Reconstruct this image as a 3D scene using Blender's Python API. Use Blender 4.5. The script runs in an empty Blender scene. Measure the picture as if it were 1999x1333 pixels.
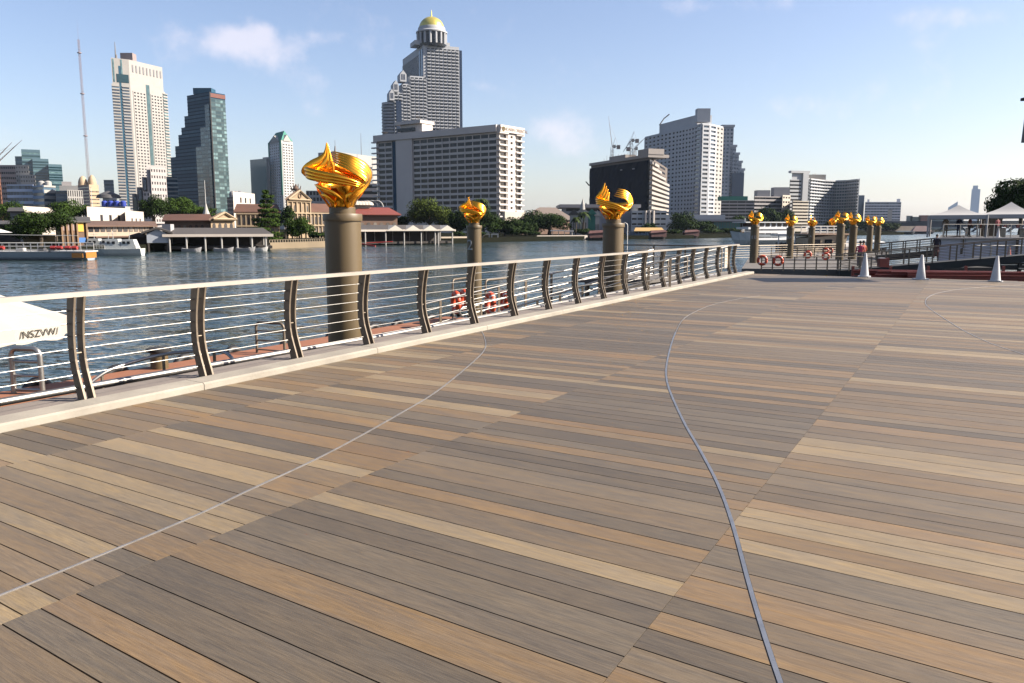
import bpy, math, random
from mathutils import Vector, Matrix, noise as mnoise
R = math.radians
random.seed(11)
scene = bpy.context.scene
COL = scene.collection

# ---------------------------------------------------------------- camera
F_PX, HY, CX, CY = 1560.0, 443.0, 999.5, 666.5      # focal length and horizon of the 1999 px wide photo
CAM_H = 1.7
PITCH = math.atan((CY - HY) / F_PX)
cam_d = bpy.data.cameras.new('camera')
cam_d.sensor_width = 36.0
cam_d.lens = 36.0 * F_PX / 1999.0
cam_d.clip_start = 0.05
cam_d.clip_end = 20000
cam = bpy.data.objects.new('camera', cam_d)
cam.location = (0, 0, CAM_H)
cam.rotation_euler = (R(90) - PITCH, 0, 0)
COL.objects.link(cam)
scene.camera = cam

# ---------------------------------------------------------------- sun, sky, exposure
SUN_AZ, SUN_EL = R(91), R(34)       # azimuth clockwise from +Y (view direction)
sun_d = bpy.data.lights.new('sun', 'SUN')
sun_d.energy = 5.0
sun_d.angle = R(0.5)
sun_d.color = (1.0, 0.89, 0.76)
sun = bpy.data.objects.new('sun', sun_d)
sun_dir = Vector((math.sin(SUN_AZ) * math.cos(SUN_EL), math.cos(SUN_AZ) * math.cos(SUN_EL), math.sin(SUN_EL)))
sun.rotation_euler = sun_dir.to_track_quat('Z', 'Y').to_euler()
COL.objects.link(sun)
world = bpy.data.worlds.new("World")
scene.world = world
world.use_nodes = True
wn, wl = world.node_tree.nodes, world.node_tree.links
wn.clear()
w_out = wn.new('ShaderNodeOutputWorld')
w_bg = wn.new('ShaderNodeBackground')
w_bg.inputs['Strength'].default_value = 0.056
sky = wn.new('ShaderNodeTexSky')
sky.sky_type = 'NISHITA'
sky.sun_disc = False
sky.sun_elevation = SUN_EL
sky.sun_rotation = SUN_AZ
sky.air_density = 1.0
sky.dust_density = 1.2
sky.ozone_density = 2.0
# small fair-weather clouds: soft noise-edged puffs at directions in the sky
tc = wn.new('ShaderNodeTexCoord')
def W(t, **k):
    n = wn.new(t)
    for a, b in k.items(): setattr(n, a, b)
    return n
nz = W('ShaderNodeTexNoise'); nz.inputs['Scale'].default_value = 14; nz.inputs['Detail'].default_value = 7; nz.inputs['Roughness'].default_value = .62
wl.new(tc.outputs['Generated'], nz.inputs['Vector'])
cloud_sum = None
def pix_dir(px, py):
    u, v = (px - CX) / F_PX, (py - CY) / F_PX
    cp, sp = math.cos(PITCH), math.sin(PITCH)
    return Vector((u, cp - v * sp, -sp - v * cp))
for px, py, rx, ry, amp in [(470, 88, 80, 32, .9), (530, 112, 50, 28, .7), (450, 70, 34, 22, .7), (512, 62, 26, 18, .6), (636, 74, 48, 15, .5), (935, 168, 42, 12, .45), (1110, 238, 75, 28, .6),
                            (1085, 262, 45, 22, .5), (1545, 205, 110, 26, .55), (1400, 10, 110, 16, .6), (1820, 30, 130, 18, .5), (810, 96, 60, 34, .45), (1150, 285, 60, 20, .4)]:
    dv = pix_dir(px, py).normalized()
    right = Vector((1, 0, 0)); right = (right - dv * right.dot(dv)).normalized(); up = dv.cross(right) * -1
    def dot(vec, scale):
        a = W('ShaderNodeVectorMath', operation='DOT_PRODUCT'); a.inputs[1].default_value = vec * scale
        wl.new(tc.outputs['Generated'], a.inputs[0]); return a.outputs['Value']
    def mm(op, a, b):
        m = W('ShaderNodeMath', operation=op)
        for i, x in enumerate((a, b)):
            if x is None: continue
            if isinstance(x, (int, float)): m.inputs[i].default_value = x
            else: wl.new(x, m.inputs[i])
        return m.outputs[0]
    a = dot(right, F_PX / rx); b = dot(up, F_PX / ry)
    d2 = mm('ADD', mm('MULTIPLY', a, a), mm('MULTIPLY', b, b))
    g = mm('MULTIPLY', mm('POWER', 2.718, mm('MULTIPLY', d2, -0.9)), amp)
    g = mm('MULTIPLY', g, mm('GREATER_THAN', dot(dv, 1), 0.5))
    cloud_sum = g if cloud_sum is None else mm('ADD', cloud_sum, g)
nn = mm('SUBTRACT', nz.outputs['Fac'], 0.5)
cl = mm('ADD', cloud_sum, mm('MULTIPLY', nn, 2.6))
mr = W('ShaderNodeMapRange', interpolation_type='SMOOTHSTEP')
mr.inputs['From Min'].default_value = .2; mr.inputs['From Max'].default_value = 1.25; mr.inputs['To Max'].default_value = .62
wl.new(cl, mr.inputs['Value'])
cm = W('ShaderNodeMix', data_type='RGBA')
wl.new(mr.outputs[0], cm.inputs['Factor'])
tn = W('ShaderNodeMix', data_type='RGBA', blend_type='MULTIPLY'); tn.inputs['Factor'].default_value = 1
wl.new(sky.outputs[0], tn.inputs['A']); tn.inputs['B'].default_value = (1.06, .965, .995, 1)
wl.new(tn.outputs['Result'], cm.inputs['A'])
cm.inputs['B'].default_value = (5.6, 5.25, 5.7, 1)
wl.new(cm.outputs['Result'], w_bg.inputs['Color'])
wl.new(w_bg.outputs[0], w_out.inputs[0])
vs = scene.view_settings
vs.view_transform = 'Standard'
vs.look = 'None'
vs.exposure = 1.75
vs.gamma = 1.0
scene.cycles.use_denoising = True
scene.cycles.max_bounces = 6
scene.cycles.transparent_max_bounces = 12

# ---------------------------------------------------------------- pixel helpers
def ray(px, py): return pix_dir(px, py)
def G(px, py, z=0.0):
    r = ray(px, py); k = (z - CAM_H) / r.z
    return Vector((r.x * k, r.y * k, z))
def P(px, py, Y):
    r = ray(px, py); k = Y / r.y
    return Vector((r.x * k, Y, CAM_H + r.z * k))
_d = ray(1900, 443); _d.z = 0; D_Q = _d.normalized()            # along the quay
N_Q = Vector((D_Q.y, -D_Q.x, 0))                                # inland
def Q(s, t, z=0.0): return D_Q * s + N_Q * t + Vector((0, 0, z))
WATER_Z, LAND_Z, PONT_Z = -2.6, -1.3, -1.15

# ---------------------------------------------------------------- materials
MATS = {}
ALB = .46
def mat(name, col, rough=.6, metal=0, var=.12, vscale=3.0, bump=0.0, bscale=20, island=0.0, spec=.5, stretch=None, coord='Object', obj_var=0.0, emit=None):
    if name in MATS: return MATS[name]
    m = bpy.data.materials.new(name); m.use_nodes = True
    nt = m.node_tree; ns, ls = nt.nodes, nt.links
    b = ns['Principled BSDF']
    b.inputs['Roughness'].default_value = rough
    b.inputs['Metallic'].default_value = metal
    b.inputs['Specular IOR Level'].default_value = spec
    t = ns.new('ShaderNodeTexCoord'); mp = ns.new('ShaderNodeMapping')
    ls.new(t.outputs[coord], mp.inputs[0])
    if stretch: mp.inputs['Scale'].default_value = stretch
    n = ns.new('ShaderNodeTexNoise'); n.inputs['Scale'].default_value = vscale; n.inputs['Detail'].default_value = 6; n.inputs['Roughness'].default_value = .65
    ls.new(mp.outputs[0], n.inputs['Vector'])
    hs = ns.new('ShaderNodeHueSaturation'); k_ = 1 if metal > .5 else ALB; hs.inputs['Color'].default_value = (*[c * k_ for c in col], 1)
    v = ns.new('ShaderNodeMapRange'); v.inputs['From Min'].default_value = .25; v.inputs['From Max'].default_value = .75
    v.inputs['To Min'].default_value = 1 - var; v.inputs['To Max'].default_value = 1 + var
    ls.new(n.outputs['Fac'], v.inputs['Value'])
    val = v.outputs[0]
    def mul(a, bb):
        q = ns.new('ShaderNodeMath'); q.operation = 'MULTIPLY'; ls.new(a, q.inputs[0]); ls.new(bb, q.inputs[1]); return q.outputs[0]
    if island:
        g = ns.new('ShaderNodeNewGeometry'); r2 = ns.new('ShaderNodeMapRange'); r2.inputs['To Min'].default_value = 1 - island; r2.inputs['To Max'].default_value = 1 + island
        ls.new(g.outputs['Random Per Island'], r2.inputs['Value']); val = mul(val, r2.outputs[0])
    if obj_var:
        g = ns.new('ShaderNodeObjectInfo'); r2 = ns.new('ShaderNodeMapRange'); r2.inputs['To Min'].default_value = 1 - obj_var; r2.inputs['To Max'].default_value = 1 + obj_var
        ls.new(g.outputs['Random'], r2.inputs['Value']); val = mul(val, r2.outputs[0])
    ls.new(val, hs.inputs['Value']); ls.new(hs.outputs[0], b.inputs['Base Color'])
    if bump:
        bn = ns.new('ShaderNodeTexNoise'); bn.inputs['Scale'].default_value = bscale; bn.inputs['Detail'].default_value = 4
        ls.new(mp.outputs[0], bn.inputs['Vector'])
        bp = ns.new('ShaderNodeBump'); bp.inputs['Strength'].default_value = bump; bp.inputs['Distance'].default_value = .02
        ls.new(bn.outputs['Fac'], bp.inputs['Height']); ls.new(bp.outputs[0], b.inputs['Normal'])
    if emit:
        b.inputs['Emission Color'].default_value = (*emit, 1); b.inputs['Emission Strength'].default_value = 1
    MATS[name] = m
    return m
steel = mat('brushed_steel', (.25, .243, .23), .45, 1, .08, 4)
steel_dark = mat('weathered_steel', (.25, .20, .145), .5, .4, .15, 6)
steel_pole = mat('satin_steel', (.30, .29, .27), .4, .9, .1, 5)
kerb_stone = mat('pale_kerb_stone', (.42, .385, .32), .75, 0, .26, 1.6, .15, 40)
ledge_stone = mat('grey_ledge_stone', (.27, .23, .20), .8, 0, .15, 3, .15, 40)
dark = mat('dark_void', (.012, .012, .013), .8)
rubber = mat('black_rubber', (.02, .02, .022), .6, 0, .3, 5)
gold = mat('polished_gold', (.84, .38, .035), .27, 1, .08, 3, .06, 12)
pillar_paint = mat('khaki_pillar_paint', (.155, .108, .046), .5, 0, .14, .9, stretch=(3, 3, .5))
white_paint = mat('white_paint', (.78, .78, .76), .5, 0, .06, 2)
white_plastic = mat('white_cone_plastic', (.74, .75, .77), .45, 0, .1, 6)
life_orange = mat('orange_life_ring', (.80, .09, .02), .5, 0, .12, 8)
red_steel = mat('red_oxide_steel', (.25, .028, .014), .6, 0, .3, 3)
pont_deck = mat('terracotta_deck', (.36, .14, .065), .8, 0, .18, 2)
pont_grey = mat('grey_gangway_deck', (.17, .155, .14), .8, 0, .15, 2)
grey_paint = mat('grey_number_paint', (.50, .52, .52), .6)
canvas = mat('cream_canvas', (.60, .56, .49), .8, 0, .05, 2)
ink = mat('dark_ink', (.05, .045, .03), .7)

# ---------------------------------------------------------------- mesh helpers
class MB:
    def __init__(s): s.v = []; s.f = []; s.m = []
    def quad(s, a, b, c, d, mi=0):
        i = len(s.v); s.v += [tuple(a), tuple(b), tuple(c), tuple(d)]; s.f.append((i, i + 1, i + 2, i + 3)); s.m.append(mi)
    def tri(s, a, b, c, mi=0):
        i = len(s.v); s.v += [tuple(a), tuple(b), tuple(c)]; s.f.append((i, i + 1, i + 2)); s.m.append(mi)
    def hexa(s, p, mi=0):       # 8 points: bottom 4, top 4
        i = len(s.v); s.v += [tuple(q) for q in p]
        for f in ((3, 2, 1, 0), (4, 5, 6, 7), (0, 1, 5, 4), (1, 2, 6, 5), (2, 3, 7, 6), (3, 0, 4, 7)):
            s.f.append(tuple(i + k for k in f)); s.m.append(mi)
    def box(s, c, size, mi=0, ax=None, ay=None):
        ax = Vector(ax or (1, 0, 0)); ay = Vector(ay or (-ax.y, ax.x, 0)); c = Vector(c)
        hx, hy, hz = size[0] / 2, size[1] / 2, size[2] / 2
        pts = []
        for z in (-hz, hz):
            for x, y in ((-hx, -hy), (hx, -hy), (hx, hy), (-hx, hy)):
                pts.append(c + ax * x + ay * y + Vector((0, 0, z)))
        s.hexa(pts, mi)
    def prism(s, poly, z0, z1, mi=0, ztop=None):
        n = len(poly); i = len(s.v)
        zt = ztop or [z1] * n
        s.v += [(p[0], p[1], z0) for p in poly] + [(p[0], p[1], zt[k]) for k, p in enumerate(poly)]
        s.f.append(tuple(i + k for k in reversed(range(n)))); s.f.append(tuple(i + n + k for k in range(n))); s.m += [mi, mi]
        for k in range(n):
            j = (k + 1) % n; s.f.append((i + k, i + j, i + n + j, i + n + k)); s.m.append(mi)
    def tube(s, pts, r, n=8, mi=0, cap=True):
        pts = [Vector(p) for p in pts]; i0 = len(s.v); rr = r if isinstance(r, (list, tuple)) else [r] * len(pts)
        prev = None
        for k, p in enumerate(pts):
            t = (pts[min(k + 1, len(pts) - 1)] - pts[max(k - 1, 0)])
            t = t.normalized() if t.length > 1e-9 else Vector((0, 0, 1))
            a = prev - t * prev.dot(t) if prev is not None else t.cross(Vector((0, 0, 1)))
            if a.length < 1e-4: a = t.cross(Vector((1, 0, 0)))
            a.normalize(); prev = a; b = t.cross(a)
            for q in range(n):
                an = 2 * math.pi * q / n
                s.v.append(tuple(p + (a * math.cos(an) + b * math.sin(an)) * rr[k]))
        for k in range(len(pts) - 1):
            for q in range(n):
                q2 = (q + 1) % n
                s.f.append((i0 + k * n + q, i0 + k * n + q2, i0 + (k + 1) * n + q2, i0 + (k + 1) * n + q)); s.m.append(mi)
        if cap:
            s.f.append(tuple(i0 + q for q in reversed(range(n)))); s.f.append(tuple(i0 + (len(pts) - 1) * n + q for q in range(n))); s.m += [mi, mi]
    def lathe(s, prof, n=32, mi=0, c=(0, 0, 0), cap=True):
        i0 = len(s.v)
        for r, z in prof:
            for q in range(n):
                an = 2 * math.pi * q / n
                s.v.append((c[0] + r * math.cos(an), c[1] + r * math.sin(an), c[2] + z))
        for k in range(len(prof) - 1):
            for q in range(n):
                q2 = (q + 1) % n
                s.f.append((i0 + k * n + q, i0 + k * n + q2, i0 + (k + 1) * n + q2, i0 + (k + 1) * n + q)); s.m.append(mi)
        if cap:
            s.f.append(tuple(i0 + q for q in reversed(range(n)))); s.f.append(tuple(i0 + (len(prof) - 1) * n + q for q in range(n))); s.m += [mi, mi]
    def build(s, name, mats, parent=None, smooth=False, loc=None, auto=None):
        me = bpy.data.meshes.new(name)
        o = Vector(loc) if loc is not None else None
        vs_ = [tuple(Vector(v) - o) for v in s.v] if o is not None else s.v
        me.from_pydata(vs_, [], s.f)
        if not isinstance(mats, (list, tuple)): mats = [mats]
        for m in mats: me.materials.append(m)
        if len(mats) > 1: me.polygons.foreach_set('material_index', s.m)
        if smooth: me.polygons.foreach_set('use_smooth', [True] * len(me.polygons))
        me.update()
        if smooth and auto: me.set_sharp_from_angle(angle=R(auto))
        ob = bpy.data.objects.new(name, me); COL.objects.link(ob)
        if parent is not None: ob.parent = parent
        if o is not None: ob.location = o
        return ob
def tag(o, label=None, cat=None, group=None, kind=None):
    if label: o['label'] = label
    if cat: o['category'] = cat
    if group: o['group'] = group
    if kind: o['kind'] = kind
    return o
def thing(name, label, cat, loc=(0, 0, 0), group=None, rz=0):
    o = bpy.data.objects.new(name, None); COL.objects.link(o); o.location = loc; o.rotation_euler = (0, 0, rz); o.empty_display_size = .2
    return tag(o, label, cat, group)
def copy_tree(o, parent=None):
    c = o.copy(); COL.objects.link(c)
    if parent is not None: c.parent = parent
    for ch in [x for x in bpy.data.objects if x.parent == o and x != c]: copy_tree(ch, c)
    return c
def text_part(name, body, size, m, parent, origin, right, up, depth=.01):
    cu = bpy.data.curves.new(name, 'FONT'); cu.body = body; cu.size = size; cu.extrude = depth; cu.align_x = 'CENTER'; cu.align_y = 'CENTER'
    tmp = bpy.data.objects.new(name + '_c', cu); COL.objects.link(tmp)
    bpy.context.view_layer.update()
    me = bpy.data.meshes.new_from_object(tmp.evaluated_get(bpy.context.evaluated_depsgraph_get()))
    bpy.data.objects.remove(tmp); bpy.data.curves.remove(cu)
    me.materials.clear(); me.materials.append(m); me.name = name
    ob = bpy.data.objects.new(name, me); COL.objects.link(ob)
    right = Vector(right).normalized(); up = Vector(up).normalized(); nrm = right.cross(up)
    M = Matrix((right, up, nrm)).transposed().to_4x4(); M.translation = Vector(origin)
    ob.parent = parent
    ob.matrix_local = M
    return ob
def crom(pts, n):
    out = []
    L = len(pts)
    for i in range(L - 1):
        p0, p1, p2, p3 = pts[max(i - 1, 0)], pts[i], pts[i + 1], pts[min(i + 2, L - 1)]
        for k in range(n):
            t = k / n; t2 = t * t; t3 = t2 * t
            out.append(tuple(.5 * (2 * b + (-a + c) * t + (2 * a - 5 * b + 4 * c - d) * t2 + (-a + 3 * b - 3 * c + d) * t3) for a, b, c, d in zip(p0, p1, p2, p3)))
    out.append(tuple(pts[-1]))
    return out

# ================================================================ THE DECK
def interp(tab, s):
    if s <= tab[0][0]: return tab[0][1] + (s - tab[0][0]) * (tab[1][1] - tab[0][1]) / (tab[1][0] - tab[0][0]) * .6
    for (a, b), (c, d) in zip(tab[:-1], tab[1:]):
        if s <= c: return b + (d - b) * (s - a) / (c - a)
    return tab[-1][1]
LEFT = [(p[0], p[1]) for p in crom([(.3, -3.8), (1.87, -3.82), (2.95, -3.89), (3.49, -3.98), (4.14, -4.08), (4.75, -4.21), (5.76, -4.47), (6.76, -4.76), (8.52, -5.43), (9.6, -5.92), (10.65, -6.6), (11.2, -7.0)], 4)]
RIGHT = [(p[0], p[1]) for p in crom([(1.0, .3), (2.2, -.2), (2.93, -.51), (3.6, -.77), (4.48, -1.09), (5.15, -1.36), (5.89, -1.70), (6.86, -2.16), (8.42, -2.83), (9.94, -3.34), (12.56, -4.10), (14.68, -4.62), (16.6, -4.85), (17.85, -4.88), (19.2, -4.76), (20.38, -4.5), (22.5, -3.7), (26, -2.2), (29.8, -.6)], 4)]
THIRD = [(p[0], p[1]) for p in crom([(9.5, 2.2), (12.65, .71), (14.49, .12), (17.11, -.38), (19.17, -.71), (20.46, -.83), (22, -.84), (23.49, -.68), (25.13, -.25), (27, .6), (29.8, 2.4)], 4)]
S_END, T_KERB, T_MAX = 29.85, -6.93, 7.6
def slope_a(S): return -.118 + .0128 * max(S, -2) if S < 8.5 else -.118 + .0128 * 8.5 + .0008 * (S - 8.5)
def bend(S, t):         # the boards fan out slightly: s position of board line S at offset t
    u = t + 1.08
    return S + max(-.16, slope_a(S)) * u + .0144 * .5 * u * abs(u) * (1 if S < 8 else max(0, 1 - (S - 8) / 4)) * (.6 if u < 0 else -.2)
def strip_t(tab, S, guess):
    t = guess
    for _ in range(6): t = interp(tab, bend(S, t))
    return t
PAL = {
 'grey': [(.155, .125, .105), (.135, .108, .09), (.175, .143, .12), (.145, .118, .10)],
 'pale': [(.37, .285, .20), (.34, .262, .185), (.40, .305, .21)],
 'tan': [(.29, .195, .12), (.315, .215, .14), (.27, .185, .118), (.25, .18, .125)],
 'ochre': [(.315, .205, .12), (.29, .185, .108)],
 'mid': [(.22, .172, .135), (.235, .175, .13), (.205, .155, .118)]}
ZONES = [(('mid', 3), ('grey', 3), ('tan', 3), ('pale', 2), ('ochre', 1)),
         (('grey', 6), ('mid', 2.4), ('tan', 1.2), ('pale', .8), ('ochre', .6)),
         (('pale', 2.6), ('tan', 4), ('mid', 3.4), ('grey', 2), ('ochre', .5)),
         (('grey', 2), ('mid', 4), ('pale', 2), ('tan', 2), ('ochre', .5))]
rnd = random.Random(5)
DK = .385
def pick(zone):
    z = ZONES[zone]; k = rnd.uniform(0, sum(w for _, w in z))
    for n, w in z:
        k -= w
        if k <= 0: break
    c = rnd.choice(PAL[n]); j = rnd.uniform(.93, 1.07); c = [x * .84 + y * .16 for x, y in zip(c, (.235, .180, .130))]
    return (c[0] * j * DK * 1.02, c[1] * j * DK * 1.01, c[2] * j * DK * .86)
dv, df, dc = [], [], []
def plank(S0, S1, tA0, tA1, tB0, tB1, col, z=0.0):
    """board between lines S0,S1; at line S0 runs tA0..tB0, at line S1 runs tA1..tB1"""
    K = max(2, int((max(tB0, tB1) - min(tA0, tA1)) / .45) + 1)
    i = len(dv)
    for k in range(K + 1):
        f = k / K
        ta = tA0 + (tB0 - tA0) * f; tb = tA1 + (tB1 - tA1) * f
        a = Q(bend(S0, ta), ta, z); b = Q(bend(S1, tb), tb, z)
        dv.extend([tuple(a), tuple(b), (a.x, a.y, z - .025), (b.x, b.y, z - .025)])
    def add(*f): df.append(f); dc.append(col)
    for k in range(K):
        o = i + 4 * k
        add(o, o + 4, o + 5, o + 1); add(o + 2, o + 6, o + 4, o); add(o + 1, o + 5, o + 7, o + 3)
    add(i, i + 1, i + 3, i + 2); o = i + 4 * K; add(o, o + 2, o + 3, o + 1)
JOINTS = [T_KERB + .01, -5.93, -3.53, -1.09, 1.35, 3.8, 6.2, T_MAX]
GAP = .008
for ji in range(len(JOINTS) - 1):
    ta, tb = JOINTS[ji] + .0012, JOINTS[ji + 1] - .0012
    S = -1.6 + rnd.uniform(0, .1)
    seq = []
    while S < S_END + 1.2:
        w = rnd.choice((.172, .172, .262)); S1 = S + w - GAP
        tm = (ta + tb) / 2
        if bend(S, tm) > S_END: break
        cuts = []
        for zi, tab in ((0, LEFT), (1, RIGHT), (2, THIRD)):
            if zi == 0 and S > 11.2: continue
            if zi == 2 and S < 9.5: continue
            c0 = strip_t(tab, S, tm); c1 = strip_t(tab, S1, tm); cuts.append((c0, c1, zi))
        zone0 = 1 if S > 11.2 else 0
        segs = []; cur0 = cur1 = ta; zone = zone0; base = [pick(q) for q in range(4)]
        same = rnd.random() < .45
        for c0, c1, zi in cuts:
            if min(c0, c1) <= ta + .02: zone = zi + 1; continue
            if max(c0, c1) >= tb - .02: break
            plank(S, S1, cur0, cur1, c0 - .014, c1 - .014, base[zone])
            cur0, cur1 = c0 + .014, c1 + .014; zone = zi + 1
            if same: base[zone] = base[zone - 1]
        plank(S, S1, cur0, cur1, tb, tb, base[zone])
        S += w
me = bpy.data.meshes.new('boardwalk'); me.from_pydata(dv, [], df)
ca = me.color_attributes.new('plank_colour', 'FLOAT_COLOR', 'CORNER')
buf = []
for p, c in zip(me.polygons, dc): buf.extend([c[0], c[1], c[2], 1.0] * p.loop_total)
ca.data.foreach_set('color', buf)
def deck_mat():
    m = bpy.data.materials.new('composite_decking'); m.use_nodes = True
    nt = m.node_tree; ns, ls = nt.nodes, nt.links; b = ns['Principled BSDF']
    at = ns.new('ShaderNodeVertexColor'); at.layer_name = 'plank_colour'
    geo = ns.new('ShaderNodeNewGeometry')
    mp = ns.new('ShaderNodeMapping'); mp.vector_type = 'POINT'
    ang = math.atan2(N_Q.y, N_Q.x)
    mp.inputs['Rotation'].default_value = (0, 0, -ang + .09)
    ls.new(geo.outputs['Position'], mp.inputs['Vector'])
    off = ns.new('ShaderNodeVectorMath'); off.operation = 'ADD'
    rv = ns.new('ShaderNodeCombineXYZ'); rm = ns.new('ShaderNodeMath'); rm.operation = 'MULTIPLY'; rm.inputs[1].default_value = 37.0
    ls.new(geo.outputs['Random Per Island'], rm.inputs[0]); ls.new(rm.outputs[0], rv.inputs['X']); ls.new(rm.outputs[0], rv.inputs['Z'])
    ls.new(mp.outputs[0], off.inputs[0]); ls.new(rv.outputs[0], off.inputs[1])
    def noise(sc, st, det=5, rough=.6, dist=0):
        q = ns.new('ShaderNodeMapping'); q.inputs['Scale'].default_value = st; ls.new(off.outputs[0], q.inputs['Vector'])
        n = ns.new('ShaderNodeTexNoise'); n.inputs['Scale'].default_value = sc; n.inputs['Detail'].default_value = det; n.inputs['Roughness'].default_value = rough; n.inputs['Distortion'].default_value = dist
        ls.new(q.outputs[0], n.inputs['Vector']); return n.outputs['Fac']
    grain = noise(150, (.045, 1, 1), 4, .6, .5)
    bands = noise(14, (.10, 1, 1), 4, .6, 1.2)
    blot = noise(1.3, (.5, 1.3, 1), 4, .6)
    wear = noise(.35, (1, 1, 1), 3, .6)
    def rng(src, a, bb, lo=.3, hi=.7):
        r = ns.new('ShaderNodeMapRange'); r.inputs['From Min'].default_value = lo; r.inputs['From Max'].default_value = hi; r.inputs['To Min'].default_value = a; r.inputs['To Max'].default_value = bb
        ls.new(src, r.inputs['Value']); return r.outputs[0]
    def mul(a, bb):
        q = ns.new('ShaderNodeMath'); q.operation = 'MULTIPLY'; ls.new(a, q.inputs[0]); ls.new(bb, q.inputs[1]); return q.outputs[0]
    val = mul(mul(rng(grain, .74, 1.24), rng(bands, .84, 1.14)), mul(rng(blot, .90, 1.1), rng(wear, .93, 1.07)))
    hs = ns.new('ShaderNodeHueSaturation'); ls.new(at.outputs['Color'], hs.inputs['Color']); ls.new(val, hs.inputs['Value'])
    ls.new(rng(bands, .85, 1.15), hs.inputs['Saturation'])
    ls.new(hs.outputs[0], b.inputs['Base Color'])
    ls.new(rng(grain, .48, .66), b.inputs['Roughness'])
    b.inputs['Specular IOR Level'].default_value = .45
    bp = ns.new('ShaderNodeBump'); bp.inputs['Strength'].default_value = .35; bp.inputs['Distance'].default_value = .002
    ls.new(grain, bp.inputs['Height']); ls.new(bp.outputs[0], b.inputs['Normal'])
    return m
me.materials.append(deck_mat())
deck = bpy.data.objects.new('boardwalk', me); COL.objects.link(deck); tag(deck, kind='structure')
b = MB(); b.prism([Q(-4, -6.9), Q(S_END - .05, -6.9), Q(S_END - .05, T_MAX), Q(-4, T_MAX)][::-1], -.5, -.03)
tag(b.build('boardwalk_underlay', dark), kind='structure')
# ground inland and behind the viewer
b = MB(); b.quad(Q(-400, -6.9, -.035), Q(-4, -6.9, -.035), Q(-4, 600, -.035), Q(-400, 600, -.035)); b.quad(Q(-4, T_MAX, -.035), Q(S_END, T_MAX, -.035), Q(S_END, 600, -.035), Q(-4, 600, -.035))
tag(b.build('plaza_paving', mat('plaza_paving', (.32, .28, .24), .8, 0, .1, .6)), kind='structure')

# inlaid metal strips
def strip(name, tab, wd, m, label, s0, s1, z=.0035):
    b = MB(); pts = [Q(bend_free(s, t), t, z) for s, t in tab if s0 <= s <= s1]
    for k in range(len(pts) - 1):
        def nr(i):
            a = pts[max(i - 1, 0)]; c = pts[min(i + 1, len(pts) - 1)]; d = (c - a).normalized(); return Vector((-d.y, d.x, 0)) * wd / 2
        n0, n1 = nr(k), nr(k + 1)
        dz = Vector((0, 0, -.02))
        b.hexa([pts[k] - n0 + dz, pts[k + 1] - n1 + dz, pts[k + 1] + n1 + dz, pts[k] + n0 + dz, pts[k] - n0, pts[k + 1] - n1, pts[k + 1] + n1, pts[k] + n0])
    o = b.build(name, m); tag(o, label, 'metal strip', 'metal inlay strips curving across the boardwalk')
def bend_free(s, t): return s
strip_m = mat('inlay_steel', (.27, .275, .285), .42, .85, .2, 8)
strip_l = mat('inlay_steel_pale', (.32, .305, .29), .45, .8, .25, 8)
strip('inlay_strip', LEFT, .013, strip_l, 'thin pale metal strip curving from the lower left corner of the boards to the kerb', -1, 11.3)
strip('inlay_strip', RIGHT, .021, strip_m, 'broad grey metal strip in an S-curve through the middle of the boards', 0, 12.7)
strip('inlay_strip', RIGHT, .010, strip_l, 'faint thin strip continuing the S-curve towards the far end of the boards', 12.0, 20.6, .0015)
strip('inlay_strip', THIRD, .014, strip_l, 'thin pale metal strip arcing at the far right of the boards towards the white cones', 9, 30)

# kerb and ledge
KS0, KS1 = -3.0, S_END + .35
rk = random.Random(3)
kt = MB(); s = KS0
while s < KS1 - .01:
    e = min(s + 2.86, KS1)
    p = [(T_KERB, -.04), (T_KERB, .055), (T_KERB - .022, .072), (T_KERB - .285, .078), (T_KERB - .30, .06), (T_KERB - .30, -.04)]
    i = len(kt.v)
    for ss in (s + .004, e - .004):
        for t, z in p: kt.v.append(tuple(Q(ss, t, z)))
    n = len(p)
    for k in range(n): j = (k + 1) % n; kt.f.append((i + k, i + j, i + n + j, i + n + k)); kt.m.append(0)
    kt.f.append(tuple(i + k for k in reversed(range(n)))); kt.f.append(tuple(i + n + k for k in range(n))); kt.m += [0, 0]
    s = e
tag(kt.build('kerb', kerb_stone), kind='structure')
b = MB(); T_LEDGE = T_KERB - .30 - .55
b.prism([Q(KS0, T_LEDGE), Q(KS1, T_LEDGE), Q(KS1, T_KERB - .302), Q(KS0, T_KERB - .302)][::-1], -2.9, .03)
tag(b.build('quay_ledge', ledge_stone), kind='structure')
b = MB(); b.prism([Q(S_END - .04, T_LEDGE + .1), Q(S_END + .4, T_LEDGE + .1), Q(S_END + .4, 40), Q(S_END - .04, 40)][::-1], -2.9, -.06)
tag(b.build('quay_end_wall', mat('dark_quay_concrete', (.05, .05, .052), .85, 0, .3, 1)), kind='structure')

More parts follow.
